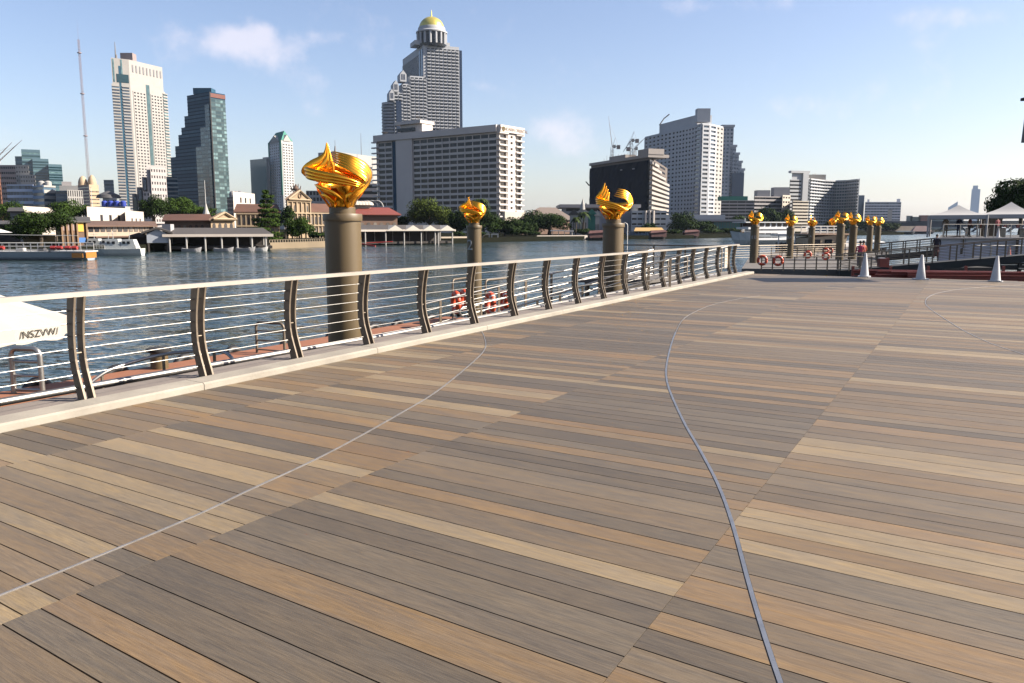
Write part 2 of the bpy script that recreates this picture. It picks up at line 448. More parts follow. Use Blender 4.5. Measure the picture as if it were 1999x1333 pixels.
# ---------------------------------------------------------------- main railing
T_RAIL = -7.42
def bow(z): return -.062 * math.sin(math.pi * min(1, max(0, (z - .02) / 1.02))) + .045 * max(0, .35 - z) / .35
rail = thing('railing', 'long steel railing with bowed posts and seven cables along the pale kerb', 'railing', Q(0, T_RAIL, .03))
RL = Q(0, T_RAIL, .03)
def Lq(s, t, z): return Q(s, t, z) - Q(0, T_RAIL, .03)
def make_post():
    b = MB()
    for off in (-.048, .048):
        prev = None; ring = []
        for k in range(11):
            z = .0 + k * .101
            w = .057 - .010 * math.sin(math.pi * k / 10)
            c = bow(z)
            ring.append((c - w, c + w, z))
        for (a0, a1, z0), (c0, c1, z1) in zip(ring[:-1], ring[1:]):
            h = .011
            q = []
            for (l, r_, z) in ((a0, a1, z0), (c0, c1, z1)):
                q += [D_Q * (off - h) + N_Q * l + Vector((0, 0, z)), D_Q * (off + h) + N_Q * l + Vector((0, 0, z)), D_Q * (off + h) + N_Q * r_ + Vector((0, 0, z)), D_Q * (off - h) + N_Q * r_ + Vector((0, 0, z))]
            b.hexa(q)
    z = .46; b.tube([D_Q * -.06 + N_Q * (bow(z) + .02) + Vector((0, 0, z)), D_Q * .06 + N_Q * (bow(z) + .02) + Vector((0, 0, z))], .009, 8)
    z = .004; b.box(N_Q * bow(0) + Vector((0, 0, z)), (.17, .13, .012), ax=D_Q)
    return b
post = make_post().build('post', steel_dark, rail)
posts_s = [4.57 + 1.41 * k for k in range(-4, 18)] + [29.3]
first = True
for s in posts_s:
    if s > S_END: continue
    o = post if first else post.copy()
    if not first: COL.objects.link(o); o.parent = rail
    first = False
    o.location = D_Q * s
end_s = 29.75
b = MB(); b.box(Lq((KS0 + end_s) / 2, T_RAIL, 1.03 + .03), (end_s - KS0, .08, .046), ax=D_Q); b.build('top_rail', mat('top_rail_metal', (.62, .57, .50), .42, .4, .12, 2), rail)
for k in range(7):
    z = .125 + k * .125
    b = MB(); b.tube([Lq(KS0, T_RAIL + bow(z) - .01, z + .03), Lq(end_s, T_RAIL + bow(z) - .01, z + .03)], .0038, 6)
    for s in posts_s:
        for sg in (-1, 1):
            b.tube([Lq(s + sg * .066, T_RAIL + bow(z) - .01, z + .03), Lq(s + sg * .14, T_RAIL + bow(z) - .01, z + .03)], .008, 8)
    b.build('cable', steel, rail, smooth=True, auto=40)
# low silver pipe outside the ledge
pipe = thing('service_pipe', 'thick silver pipe running low along the outer side of the quay ledge', 'pipe', Q(0, -8.1, 0))
b = MB(); b.tube([D_Q * -3 + N_Q * -.35, D_Q * 5 + N_Q * -.19, D_Q * 8 + N_Q * -.1, D_Q * 10, D_Q * 14 + N_Q * -.04, D_Q * 24, D_Q * 29.6], .042, 12); o = b.build('pipe', steel, pipe, smooth=True, auto=40); o.location.z = -.03
for k in range(22): b = MB(); b.box(D_Q * (1.0 + k * 1.31) + N_Q * .0 + Vector((0, 0, -.11)), (.06, .16, .1), ax=D_Q); b.build('bracket', rubber, pipe)

# ================================================================ WATER AND LAND
def water_mat():
    m = bpy.data.materials.new('river_water'); m.use_nodes = True
    nt = m.node_tree; ns, ls = nt.nodes, nt.links; b = ns['Principled BSDF']
    b.inputs['Base Color'].default_value = (.015, .027, .028, 1)
    b.inputs['Roughness'].default_value = .09; b.inputs['IOR'].default_value = 1.33; b.inputs['Specular IOR Level'].default_value = .28
    geo = ns.new('ShaderNodeNewGeometry')
    def nz(scale, st, det, dist=0, rot=0, out='Fac'):
        q = ns.new('ShaderNodeMapping'); q.inputs['Scale'].default_value = st; q.inputs['Rotation'].default_value = (0, 0, rot); ls.new(geo.outputs['Position'], q.inputs['Vector'])
        n = ns.new('ShaderNodeTexNoise'); n.inputs['Scale'].default_value = scale; n.inputs['Detail'].default_value = det; n.inputs['Roughness'].default_value = .6; n.inputs['Distortion'].default_value = dist
        ls.new(q.outputs[0], n.inputs['Vector']); return n.outputs[out]
    tot = None
    for sc, st, k, rot in ((.13, (.6, 1.5, 1), .26, .2), (.55, (.6, 1.5, 1), .52, .1), (1.7, (.65, 1.5, 1), .72, -.15), (5.0, (.7, 1.4, 1), .42, .1)):
        c = nz(sc, st, 3, .4, rot, 'Color'); sb = ns.new('ShaderNodeVectorMath'); sb.operation = 'SUBTRACT'; ls.new(c, sb.inputs[0]); sb.inputs[1].default_value = (.5, .5, .5)
        ml = ns.new('ShaderNodeVectorMath'); ml.operation = 'MULTIPLY'; ls.new(sb.outputs[0], ml.inputs[0]); ml.inputs[1].default_value = (k * .7, k * 1.3, 0)
        if tot is None: tot = ml.outputs[0]
        else: ad = ns.new('ShaderNodeVectorMath'); ls.new(tot, ad.inputs[0]); ls.new(ml.outputs[0], ad.inputs[1]); tot = ad.outputs[0]
    ad = ns.new('ShaderNodeVectorMath'); ls.new(tot, ad.inputs[0]); ad.inputs[1].default_value = (0, 0, 1)
    nm = ns.new('ShaderNodeVectorMath'); nm.operation = 'NORMALIZE'; ls.new(ad.outputs[0], nm.inputs[0]); ls.new(nm.outputs[0], b.inputs['Normal'])
    patch = nz(.018, (.6, 1.6, 1), 3, .5, .3)
    mr = ns.new('ShaderNodeMapRange'); mr.inputs['From Min'].default_value = .35; mr.inputs['From Max'].default_value = .7; mr.inputs['To Min'].default_value = .06; mr.inputs['To Max'].default_value = .2
    ls.new(patch, mr.inputs['Value']); ls.new(mr.outputs[0], b.inputs['Roughness'])
    return m
b = MB(); b.quad((-3000, -300, WATER_Z), (9000, -300, WATER_Z), (9000, 9000, WATER_Z), (-3000, 9000, WATER_Z))
tag(b.build('river', water_mat()), kind='structure')
BANK = [(-2500, 60)] + [tuple(G(x, y, WATER_Z).xy) for x, y in [(-300, 512), (0, 503), (190, 497), (300, 491), (530, 484), (700, 477), (885, 475), (1000, 471.5), (1150, 468), (1320, 466), (1420, 463.5), (1600, 460.5), (1760, 458)]] + [(700, 1250), (1400, 2600), (3000, 5000)]
land_m = mat('bank_ground', (.022, .024, .017), .95, 0, .25, .05, spec=0.0)
b = MB(); b.prism(BANK + [(3000, 8900), (-2900, 8900), (-2900, 60)], WATER_Z - .5, LAND_Z)
tag(b.build('far_bank', land_m), kind='structure')

# ================================================================ GOLD-TOPPED PILLARS
def ribbon(b, ctrl, n=9, seg=8):
    """ctrl rows: theta deg, radius, z, width, thickness, tilt (0 = width vertical, 90 = width radial)"""
    rows = crom(ctrl, n)
    pts = [Vector((r * math.cos(R(a)), r * math.sin(R(a)), z)) for a, r, z, *_ in rows]
    i0 = len(b.v)
    for k, row in enumerate(rows):
        p = pts[k]; tg = (pts[min(k + 1, len(pts) - 1)] - pts[max(k - 1, 0)]).normalized()
        rad = Vector((math.cos(R(row[0])), math.sin(R(row[0])), 0))
        up = Vector((0, 0, 1)); ti = R(row[5])
        w = up * math.cos(ti) + rad * math.sin(ti); w = w - tg * w.dot(tg)
        if w.length < 1e-3: w = rad - tg * rad.dot(tg)
        w.normalize(); h = tg.cross(w)
        W_, T_ = max(row[3], .004) / 2, max(row[4], .003) / 2
        for q in range(seg):
            an = 2 * math.pi * q / seg
            b.v.append(tuple(p + w * math.cos(an) * W_ + h * math.sin(an) * T_ * (1 + .5 * math.cos(2 * an))))
    m = len(rows)
    for k in range(m - 1):
        for q in range(seg):
            q2 = (q + 1) % seg
            b.f.append((i0 + k * seg + q, i0 + k * seg + q2, i0 + (k + 1) * seg + q2, i0 + (k + 1) * seg + q)); b.m.append(0)
    b.f.append(tuple(i0 + q for q in reversed(range(seg)))); b.f.append(tuple(i0 + (m - 1) * seg + q for q in range(seg))); b.m += [0, 0]
def bundle(parent, name, A, B, n, th=.05, n_s=7, w0=1.0, w1=.05, over=1.3, wob=0.0):
    """n strands laid side by side between the edge curves A and B, tapering to a point"""
    a, c = crom(A, n_s), crom(B, n_s); m = len(a); seg = 10
    for k in range(n):
        f = (k + .5) / n; b = MB(); pts = [Vector(p).lerp(Vector(q), f) for p, q in zip(a, c)]; prev = None
        for i in range(m):
            p = pts[i]; tg = (pts[min(i + 1, m - 1)] - pts[max(i - 1, 0)]).normalized(); w = Vector(c[i]) - Vector(a[i]); wl = w.length / n * over
            w = w - tg * w.dot(tg)
            if w.length < 1e-4: w = prev or Vector((0, 0, 1))
            w.normalize(); prev = w; h = tg.cross(w).normalized(); u = i / (m - 1)
            g = (w0 + (1 - w0) * min(1, u / .25)) * (w1 + (1 - w1) * min(1, (1 - u) / .38) ** .8)
            W_ = max(.003, wl / 2 * g); T_ = max(.002, th / 2 * g ** .6); p = p + h * wob * math.sin(u * 5 + k * 1.3)
            for q in range(seg):
                an = 2 * math.pi * q / seg; cx_, sx_ = math.cos(an), math.sin(an)
                b.v.append(tuple(p + w * W_ * cx_ + h * T_ * (sx_ * (1 - .55 * abs(cx_)) + .55 * cx_ * cx_ * (1 if sx_ >= 0 else .4))))
        for i in range(m - 1):
            for q in range(seg):
                q2 = (q + 1) % seg; b.f.append((i * seg + q, i * seg + q2, (i + 1) * seg + q2, (i + 1) * seg + q)); b.m.append(0)
        b.f.append(tuple(reversed(range(seg)))); b.f.append(tuple((m - 1) * seg + q for q in range(seg))); b.m += [0, 0]
        b.build(name, gold, parent, smooth=True, auto=70)
def flame_parts(parent, wide=False):
    b = MB(); n = 72; prof = [(.20, 0), (.215, .04), (.235, .10), (.275, .17), (.33, .24), (.385, .31), (.415, .37)]
    rings = prof + [(r - .03, z) for r, z in reversed(prof)]
    for r, z in rings:
        for q in range(n):
            an = 2 * math.pi * q / n; fl = .055 * math.sin(5 * an + z * 7) * min(1, (z + .03) / .2) + .012 * math.sin(11 * an - z * 16)
            dz = .06 * math.sin(2 * an + 2.4) * z / .37; rr = r + fl * (.35 + z * 1.2); b.v.append((rr * math.cos(an), rr * math.sin(an), z + dz))
    for k in range(len(rings) - 1):
        for q in range(n): q2 = (q + 1) % n; b.f.append((k * n + q, k * n + q2, (k + 1) * n + q2, (k + 1) * n + q)); b.m.append(0)
    bo = b.build('flame_ornament', gold, parent, smooth=True, auto=60); bo.location = (0, 0, .112); parent = bo
    if wide:
        bundle(parent, 'tongue', [(-.56, .10, .52), (-.60, -.02, .60), (-.50, -.05, .70), (-.37, -.04, .80), (-.28, -.02, .92), (-.235, .0, 1.09)],
                               [(-.22, .14, .40), (-.18, .08, .50), (-.15, .04, .62), (-.14, .02, .74), (-.16, .02, .88), (-.215, .02, 1.07)], 3, .07, over=1.9, w0=.9, w1=.12)
        bundle(parent, 'sash', [(-.45, .30, .60), (-.60, .05, .655), (-.57, -.18, .645), (-.42, -.36, .59), (-.15, -.48, .53), (.12, -.49, .47), (.30, -.42, .41), (.40, -.3, .38)],
                             [(-.42, .28, .46), (-.56, .04, .49), (-.53, -.17, .46), (-.38, -.33, .42), (-.12, -.43, .38), (.12, -.44, .35), (.29, -.39, .32), (.38, -.28, .32)], 3, .07, w0=.2, w1=.3, over=1.5)
        bundle(parent, 'horn', [(.14, -.34, .06), (.26, -.34, .18), (.38, -.24, .32), (.47, -.08, .48), (.48, -.06, .62), (.38, -.14, .74), (.18, -.20, .85), (-.02, -.14, .92), (-.15, -.06, .955)],
                             [(.10, -.32, .12), (.17, -.38, .24), (.26, -.42, .33), (.36, -.38, .39), (.36, -.37, .45), (.24, -.38, .53), (.08, -.36, .62), (-.06, -.26, .69), (-.17, -.12, .77)], 6, .085, w0=.35, over=1.7, wob=.006)
        bundle(parent, 'inner_sash', [(-.1, .05, .74), (.08, .14, .66), (.28, .16, .58), (.42, .05, .5)], [(-.18, .1, .45), (.05, .22, .40), (.25, .22, .36), (.36, .1, .34)], 3, .05, over=1.6, w0=.7, w1=.5)
    else:
        bundle(parent, 'tongue', [(-.50, .12, .50), (-.53, .0, .56), (-.50, -.08, .66), (-.42, -.09, .78), (-.34, -.07, .93), (-.29, -.04, 1.12)],
                               [(-.20, .12, .44), (-.17, .04, .50), (-.16, .0, .55), (-.15, .02, .61), (-.13, .05, .68), (-.11, .07, .76)], 4, .06, over=1.5, w0=.8)
        bundle(parent, 'sash', [(-.40, .30, .58), (-.53, .05, .60), (-.50, -.18, .61), (-.38, -.35, .575), (-.12, -.47, .50), (.14, -.47, .41), (.34, -.37, .33), (.45, -.2, .33)],
                             [(-.38, .28, .46), (-.50, .04, .45), (-.47, -.17, .43), (-.36, -.33, .40), (-.10, -.42, .32), (.14, -.42, .26), (.33, -.34, .23), (.42, -.2, .25)], 3, .06, w0=.15, w1=.35, over=1.35)
        bundle(parent, 'horn', [(.22, -.43, .25), (.38, -.36, .27), (.48, -.20, .33), (.54, .0, .45), (.54, .05, .60), (.45, .0, .76), (.28, -.08, .88), ((.04, -.13, .95) if wide else (.13, -.11, .92))],
                             ([(.14, -.43, .28), (.24, -.41, .28), (.34, -.32, .29), (.40, -.2, .32), (.39, -.18, .38), (.30, -.21, .46), (.15, -.24, .55), (-.08, -.22, .68)] if wide else [(.18, -.42, .31), (.28, -.40, .31), (.36, -.28, .34), (.42, -.12, .40), (.41, -.10, .49), (.33, -.13, .58), (.18, -.18, .62), (-.02, -.20, .67)]), 5, .055, w0=.2, over=2.0 if wide else 1.5, wob=.004)
    bundle(parent, 'back_sash', [(.46, .0, .52), (.40, .28, .50), (.12, .46, .48), (-.2, .44, .52), (-.46, .2, .58)], [(.42, .0, .36), (.36, .26, .34), (.1, .40, .32), (-.18, .39, .36), (-.42, .18, .42)], 2, .05, w0=.5, w1=.4)
    bundle(parent, 'fin', [(-.47, -.12, .40), (-.36, -.30, .33), (-.16, -.38, .25), (.02, -.34, .16)], [(-.43, -.10, .36), (-.33, -.27, .27), (-.15, -.33, .18), (.0, -.30, .10)], 1, .05, w0=.1, w1=.1)
    bundle(parent, 'fin', [(-.36, -.22, .24), (-.28, -.30, .19), (-.18, -.30, .10), (-.13, -.22, .0)], [(-.34, -.20, .19), (-.25, -.26, .13), (-.15, -.25, .05), (-.1, -.2, .0)], 1, .05, w0=.1, w1=.5)
    bundle(parent, 'fin', [(.30, -.34, .26), (.16, -.34, .17), (.12, -.27, .07), (.14, -.2, .0)], [(.20, -.36, .27), (.06, -.33, .17), (.04, -.26, .07), (.05, -.2, .0)], 1, .06, w0=.3, w1=.7)
    for a0 in (30, 100, 165):
        ca, sa = math.cos(R(a0)), math.sin(R(a0)); rot = lambda p: (p[0] * ca - p[1] * sa, p[0] * sa + p[1] * ca, p[2])
        bundle(parent, 'fin', [rot(p) for p in [(.46, -.1, .36), (.36, .0, .22), (.27, .06, .1), (.2, .08, 0)]], [rot(p) for p in [(.44, .0, .34), (.33, .1, .2), (.24, .14, .09), (.17, .14, 0)]], 1, .05, w0=.15, w1=.6)
def make_pillar(wide=False):
    t = thing('pillar', 'x', 'pillar')
    b = MB(); b.lathe([(.31, -8.0), (.31, -.12), (.335, -.12), (.338, -.10), (.338, -.012), (.332, 0)], 56)
    b.build('shaft', pillar_paint, t, smooth=True, auto=35)
    b = MB(); b.lathe([(.225, -.002), (.225, .105), (.215, .115)], 40); b.build('collar', pillar_paint, t, smooth=True, auto=35)
    flame_parts(t, wide)
    return t

pil0 = make_pillar(True); pil1 = make_pillar()
PIL = [ # px, py of shaft top, Y, rotation, scale, label, number
 (668.5, 417.5, 14.0, 0, 1.0, 'khaki pillar with a large gold flame, the nearest one behind the railing', None),
 (925.5, 440, 34.5, 0, 1.0, 'khaki pillar with gold flame top and the number 2 on its shaded side', '2'),
 (1197.5, 435.5, 24.2, 0, 1.0, 'khaki pillar with a gold two-horned flame in front of the black netted building', None),
 (1474, 441, 61, 0, 1.0, 'khaki pillar with gold top and letters 8B, first right of the railing end', '8B'),
 (1543.5, 444, 70, 8, 1.0, 'gold-topped khaki pillar in front of the stern of the white cruise boat', '8A'),
 (1585, 444, 79, 60, 1.0, 'gold-topped khaki pillar marked A beside the beige wheelhouse boat', 'A'),
 (1624, 442, 94, 120, 1.0, 'thin gold-topped khaki pillar right of the beige wheelhouse boat', None),
 (1642, 438.5, 67, -5, 1.0, 'gold-topped khaki pillar, left of the close pair above the life rings', None),
 (1666.5, 441, 68, 10, 1.0, 'gold-topped khaki pillar, right of the close pair above the life rings', None),
 (1699, 441.5, 84, 0, 1.0, 'gold-topped khaki pillar rising behind the first white cone', None),
 (1714.5, 442.5, 88, 15, 1.0, 'gold-topped khaki pillar, rightmost of the row in front of the bridge', None)]
pillars = []
for k, (px, py, Y, rz, sc, lab, num) in enumerate(PIL):
    o = pil0 if k == 0 else (pil1 if k == 2 else copy_tree(pil0 if k == 1 else pil1))
    p = P(px, py, Y); o.location = p; o.rotation_euler = (0, 0, 0)
    for ch in o.children:
        if ch.name.startswith('flame_ornament'): ch.rotation_euler = (0, 0, R(rz) - math.atan2(p.x, p.y))
    o['label'] = lab; o['group'] = 'gold-topped pillars along the piers'
    pillars.append(o)
for k, (px, py, Y, rz, sc, lab, num) in enumerate(PIL):
    if num:
        o = pillars[k]; az = math.atan2(o.location.x, o.location.y)
        th = R(-90) - az - R(38 if num == '2' else 12)        # towards the viewer, on the shaded side
        sz = .62 if num == '2' else .34
        for ci, ch in enumerate(num):
            t2 = th + (ci - (len(num) - 1) / 2) * .75
            rr = Vector((math.cos(t2), math.sin(t2), 0))
            zc = -.84 if num == '2' else -.85
            text_part('number', ch, sz, grey_paint, o, rr * .314 + Vector((0, 0, zc)), (-rr.y, rr.x, 0), (0, 0, 1), .004)

# ================================================================ NEAR PONTOON
pon = thing('pontoon', 'long floating pontoon with grey walkway and terracotta edge behind the railing', 'pontoon', Q(14, -11, PONT_Z))
b = MB(); b.prism([Q(-6, -13.3), Q(30, -13.3), Q(30, -8.9), Q(-6, -8.9)][::-1], WATER_Z - .3, PONT_Z); o = b.build('walkway', pont_grey, pon, loc=Q(14, -11, PONT_Z)); o.location = (0, 0, 0)
b = MB(); b.prism([Q(-6, -14.45), Q(21.0, -14.45), Q(21.0, -13.303), Q(-6, -13.303)][::-1], WATER_Z - .3, PONT_Z + .02); o = b.build('terracotta_edge', pont_deck, pon, loc=Q(14, -11, PONT_Z)); o.location = (0, 0, 0)
for k in range(14):
    s = 3.5 + k * 1.55 + random.uniform(-.3, .3); b = MB(); c = Q(s, -14.62, PONT_Z - .17)
    ring = [c + D_Q * .24 * math.cos(a) + Vector((0, 0, .24 * math.sin(a))) for a in [2 * math.pi * q / 14 for q in range(15)]]
    b.tube(ring, .085, 8); o = b.build('tyre_fender', rubber, pon, smooth=True, loc=Q(14, -11, PONT_Z)); o.location = (0, 0, 0)
def bollard(p, label):
    t = thing('bollard', label, 'bollard', p, 'mooring bollards on the pontoon')
    b = MB(); b.lathe([(.17, 0), (.17, .34), (.16, .35)], 24); b.build('post', pillar_paint, t, smooth=True, auto=35)
    b = MB(); b.lathe([(.235, .345), (.24, .36), (.24, .40), (.2, .42)], 24); b.build('cap', dark, t, smooth=True, auto=35)
    return t
bollard(Q(10.3, -14.1, PONT_Z + .02), 'short khaki mooring bollard on the terracotta edge of the pontoon')
def gate_rail(name, label, A, B, h, bars, r=.035, round_end=True, m=steel_pole, grp=None):
    t = thing(name, label, 'gate rail', A, grp); A = Vector(A); B = Vector(B); L = B - A; u = L.normalized(); Z = Vector((0, 0, 1))
    b = MB(); rc = .12
    arc1 = [Vector((0, 0, h - rc)) + u * rc * (1 - math.cos(a)) + Z * rc * math.sin(a) for a in [math.pi / 2 * q / 6 for q in range(7)]]
    arc2 = [L + Z * (h - rc) - u * rc * (1 - math.cos(a)) + Z * rc * math.sin(a) for a in [math.pi / 2 * (6 - q) / 6 for q in range(7)]]
    b.tube([Vector((0, 0, 0))] + arc1 + arc2 + [L], r, 12); b.build('frame', m, t, smooth=True, auto=50)
    for k in range(bars):
        z = h * (k + .35) / (bars + .25); b = MB(); b.tube([Z * z, L + Z * z], r * .55, 8); b.build('bar', m, t, smooth=True, auto=50)
    return t
def Gz(px, py, z): return G(px, py, z)
gate_rail('gate_rail', 'thick tubular steel gate rail below the white parasol', Gz(28, 769, PONT_Z + .0), Gz(84, 771, PONT_Z + .0), .80, 3, .045, grp='tubular gate rails on the pontoon')
gate_rail('gate_rail', 'thin dark tubular gate rail with four bars left of the nearest pillar', Gz(502, 688, PONT_Z + .02), Gz(556, 692, PONT_Z + .02), .70, 3, .03, m=steel_dark, grp='tubular gate rails on the pontoon')

# curved steel handrails of the stair down to the pontoon
def handrail(label, pts, z_down, nposts, r=.026, mid=2, m=steel, hook=True, gap=.28, cat='handrail', grp='ramp handrails beside the quay', post_m=None, post_w=None, skip_posts=()):
    p0 = Vector(pts[0]); t = thing('handrail', label, cat, p0, grp)
    sm = [Vector(p) for p in crom([tuple(p) for p in pts], 8)] if len(pts) > 2 else [Vector(p) for p in pts]
    line = [p - p0 for p in sm]
    b = MB(); ends = list(line)
    if hook:
        d = (line[1] - line[0]).normalized(); c = line[0]
        ends = [c + Vector((0, 0, -gap)) + d * .02, c + Vector((0, 0, -gap)) - d * .05, c - d * .11 + Vector((0, 0, -gap * .6)), c - d * .11 + Vector((0, 0, -gap * .3)), c - d * .05 + Vector((0, 0, -.03))] + line
    b.tube(ends, r, 10); b.build('top_rail', m, t, smooth=True, auto=50)
    for k in range(1, mid + 1):
        b = MB(); b.tube([p - Vector((0, 0, gap * k)) for p in line], r * .62, 8); b.build('mid_rail', m, t, smooth=True, auto=50)
    tot = len(line) - 1
    for k in range(nposts):
        f = (k + .5) / nposts * tot; i = min(int(f), tot - 1); p = line[i].lerp(line[i + 1], f - i)
        b = MB(); w = post_w or .05
        d = (line[i + 1] - line[i]); d.z = 0; d.normalize()
        b.box(p + Vector((0, 0, -z_down / 2)), (w, w * .5, z_down), ax=d); b.build('post', post_m or steel_dark, t)
    return t
Z0 = PONT_Z
handrail('silver handrail arching up then hooking over beside the pontoon bollard', [G(165, 757, Z0 + .25), G(215, 722, Z0 + .42), G(300, 696, Z0 + .55), G(370, 686, Z0 + .62), G(430, 686, Z0 + .62), G(452, 698, Z0 + .55), G(460, 716, Z0 + .35)], .5, 4, .03, 0, hook=False)
handrail('low silver handrail running beside the quay ledge under the first railing bays', [Q(6.5, -8.9, Z0 + .62), Q(8.5, -9.0, Z0 + .66), Q(12.5, -9.2, Z0 + .4)], .45, 4, .032, 1, hook=False)
# gangway up to the quay, two sides
GW = thing('gangway', 'sloping gangway deck rising from the pontoon to the quay behind the railing', 'gangway', Q(16, -12, Z0))
a0, a1 = G(829, 593, -.35), G(1275, 487, .95)
b0, b1 = G(903, 600, -.35), G(1425, 480, .95)
def gw(o_, *pp):
    b = MB(); b.hexa(pp); o = b.build('deck', pont_grey, o_, loc=o_.location); o.location = (0, 0, 0)
dn = Vector((0, 0, -1.0)); dn2 = Vector((0, 0, -1.12))
gw(GW, a0 + dn2, b0 + dn2, b1 + dn2, a1 + dn2, a0 + dn, b0 + dn, b1 + dn, a1 + dn)
handrail('long silver gangway handrail on the river side, rising from beside the second pillar', [a0, a1], 1.0, 9, .024, 4, gap=.2, post_w=.07)
handrail('long silver gangway handrail on the quay side, hooked at its lower end', [b0, b1], 1.0, 11, .024, 4, gap=.2, post_w=.07)
c0, c1 = G(982, 607, -.5), G(1330, 497, .95)
handrail('third silver ramp handrail, nearest the railing, rising below the other two', [c0, c1], .9, 8, .026, 2, gap=.22, post_w=.06)
# life rings on racks beside the second pillar
def torus(b, c, ax, up, r, rt, n=24, mi=0):
    b.tube([Vector(c) + Vector(ax) * r * math.cos(a) + Vector(up) * r * math.sin(a) for a in [2 * math.pi * q / n for q in range(n + 1)]], rt, 10, mi)
def life_ring(p, facing, label, r=.27, col=None):
    t = thing('life_ring', label, 'life ring', p, 'orange life rings on the pontoons')
    f = Vector(facing).normalized(); ax = Vector((-f.y, f.x, 0)); up = Vector((0, 0, 1))
    b = MB(); torus(b, (0, 0, 0), ax, up, r, .085); b.build('ring', life_orange, t, smooth=True)
    for q in range(4):
        an = math.pi / 4 + q * math.pi / 2; c = ax * r * math.cos(an) + up * r * math.sin(an); tg = -ax * math.sin(an) + up * math.cos(an)
        b = MB(); b.tube([c - tg * .022, c + tg * .022], .09, 10); b.build('band', white_paint, t, smooth=True, auto=40)
    return t
for k, (px, py, Y, ang, lab) in enumerate([(890, 590, 22.5, 0.75, 'orange life ring on the left rack beside the second pillar, left of two'), (906, 586, 23.5, 0.75, 'orange life ring on the left rack beside the second pillar, right of two'),
                               (957, 592, 22.0, 0.75, 'orange life ring on the right rack, left of two, right of the second pillar'), (983, 587, 24, .75, 'orange life ring on the right rack, right of two')]):
    p = P(px, py, Y); life_ring(p, (-.93, -.36, 0), lab, .25)
for (xa, xb, Y, lab) in [(884, 914, 23, 'dark steel rack holding the left pair of life rings'), (948, 992, 22.8, 'dark steel rack holding the right pair of life rings')]:
    A = P(xa, 602, Y); A.z = PONT_Z; B = P(xb, 602, Y + 1.0); B.z = PONT_Z
    gate_rail('ring_rack', lab, A, B, 1.35, 1, .03, m=steel_dark, grp='life ring racks')
# white parasol with writing on its valance
pt = thing('parasol', 'square cream parasol with writing on its drooping valance at the left edge', 'parasol', P(20, 700, 9.6))
pl = pt.location.copy()
PZ = .60
ring = [Vector((x, y, PZ)) for x, y in [(-5.44, 8.67), (-5.22, 9.18), (-5.55, 9.95), (-6.45, 10.3), (-7.4, 9.95), (-7.85, 9.1), (-7.5, 8.15), (-6.5, 7.8), (-5.8, 8.05)]]
A_, B_ = ring[0], ring[1]; apex = Vector((-6.6, 8.95, 1.27)); nr_ = len(ring)
b = MB()
for q in range(nr_):
    q0, q1 = ring[q], ring[(q + 1) % nr_]; n = 6
    for i in range(n):
        for j in range(n):
            def pp(u, v): x = q0.lerp(q1, u).lerp(apex, v); return x + Vector((0, 0, -.07 * math.sin(math.pi * v) * (.4 + .6 * math.sin(math.pi * u)))) - pl
            b.quad(pp(i / n, j / n), pp((i + 1) / n, j / n), pp((i + 1) / n, (j + 1) / n), pp(i / n, (j + 1) / n))
b.build('canopy', canvas, pt, smooth=True, auto=30)
for q in range(nr_):
    q0, q1 = ring[q] - pl, ring[(q + 1) % nr_] - pl; b = MB(); n = 8; dd = (q1 - q0).normalized()
    for i in range(n):
        f0, f1 = i / n, (i + 1) / n; z0 = -.18 - .012 * math.sin(f0 * 9 + q); z1 = -.18 - .012 * math.sin(f1 * 9 + q)
        p0, p1 = q0.lerp(q1, f0), q0.lerp(q1, f1); b.quad(p0, p1, p1 + Vector((0, 0, z1)), p0 + Vector((0, 0, z0)))
    b.build('valance', canvas, pt, smooth=True)
dd = (B_ - A_).normalized(); nr = Vector((dd.y, -dd.x, 0)).normalized()
text_part('writing', '/NSZVW/', .115, ink, pt, A_.lerp(B_, .5) - pl + Vector((0, 0, -.085)) + nr * .012, dd, (0, 0, 1), .001)
b = MB(); b.tube([apex - pl, Vector((apex.x - pl.x, apex.y - pl.y, PONT_Z - pl.z))], .03, 10); b.build('pole', steel_pole, pt)

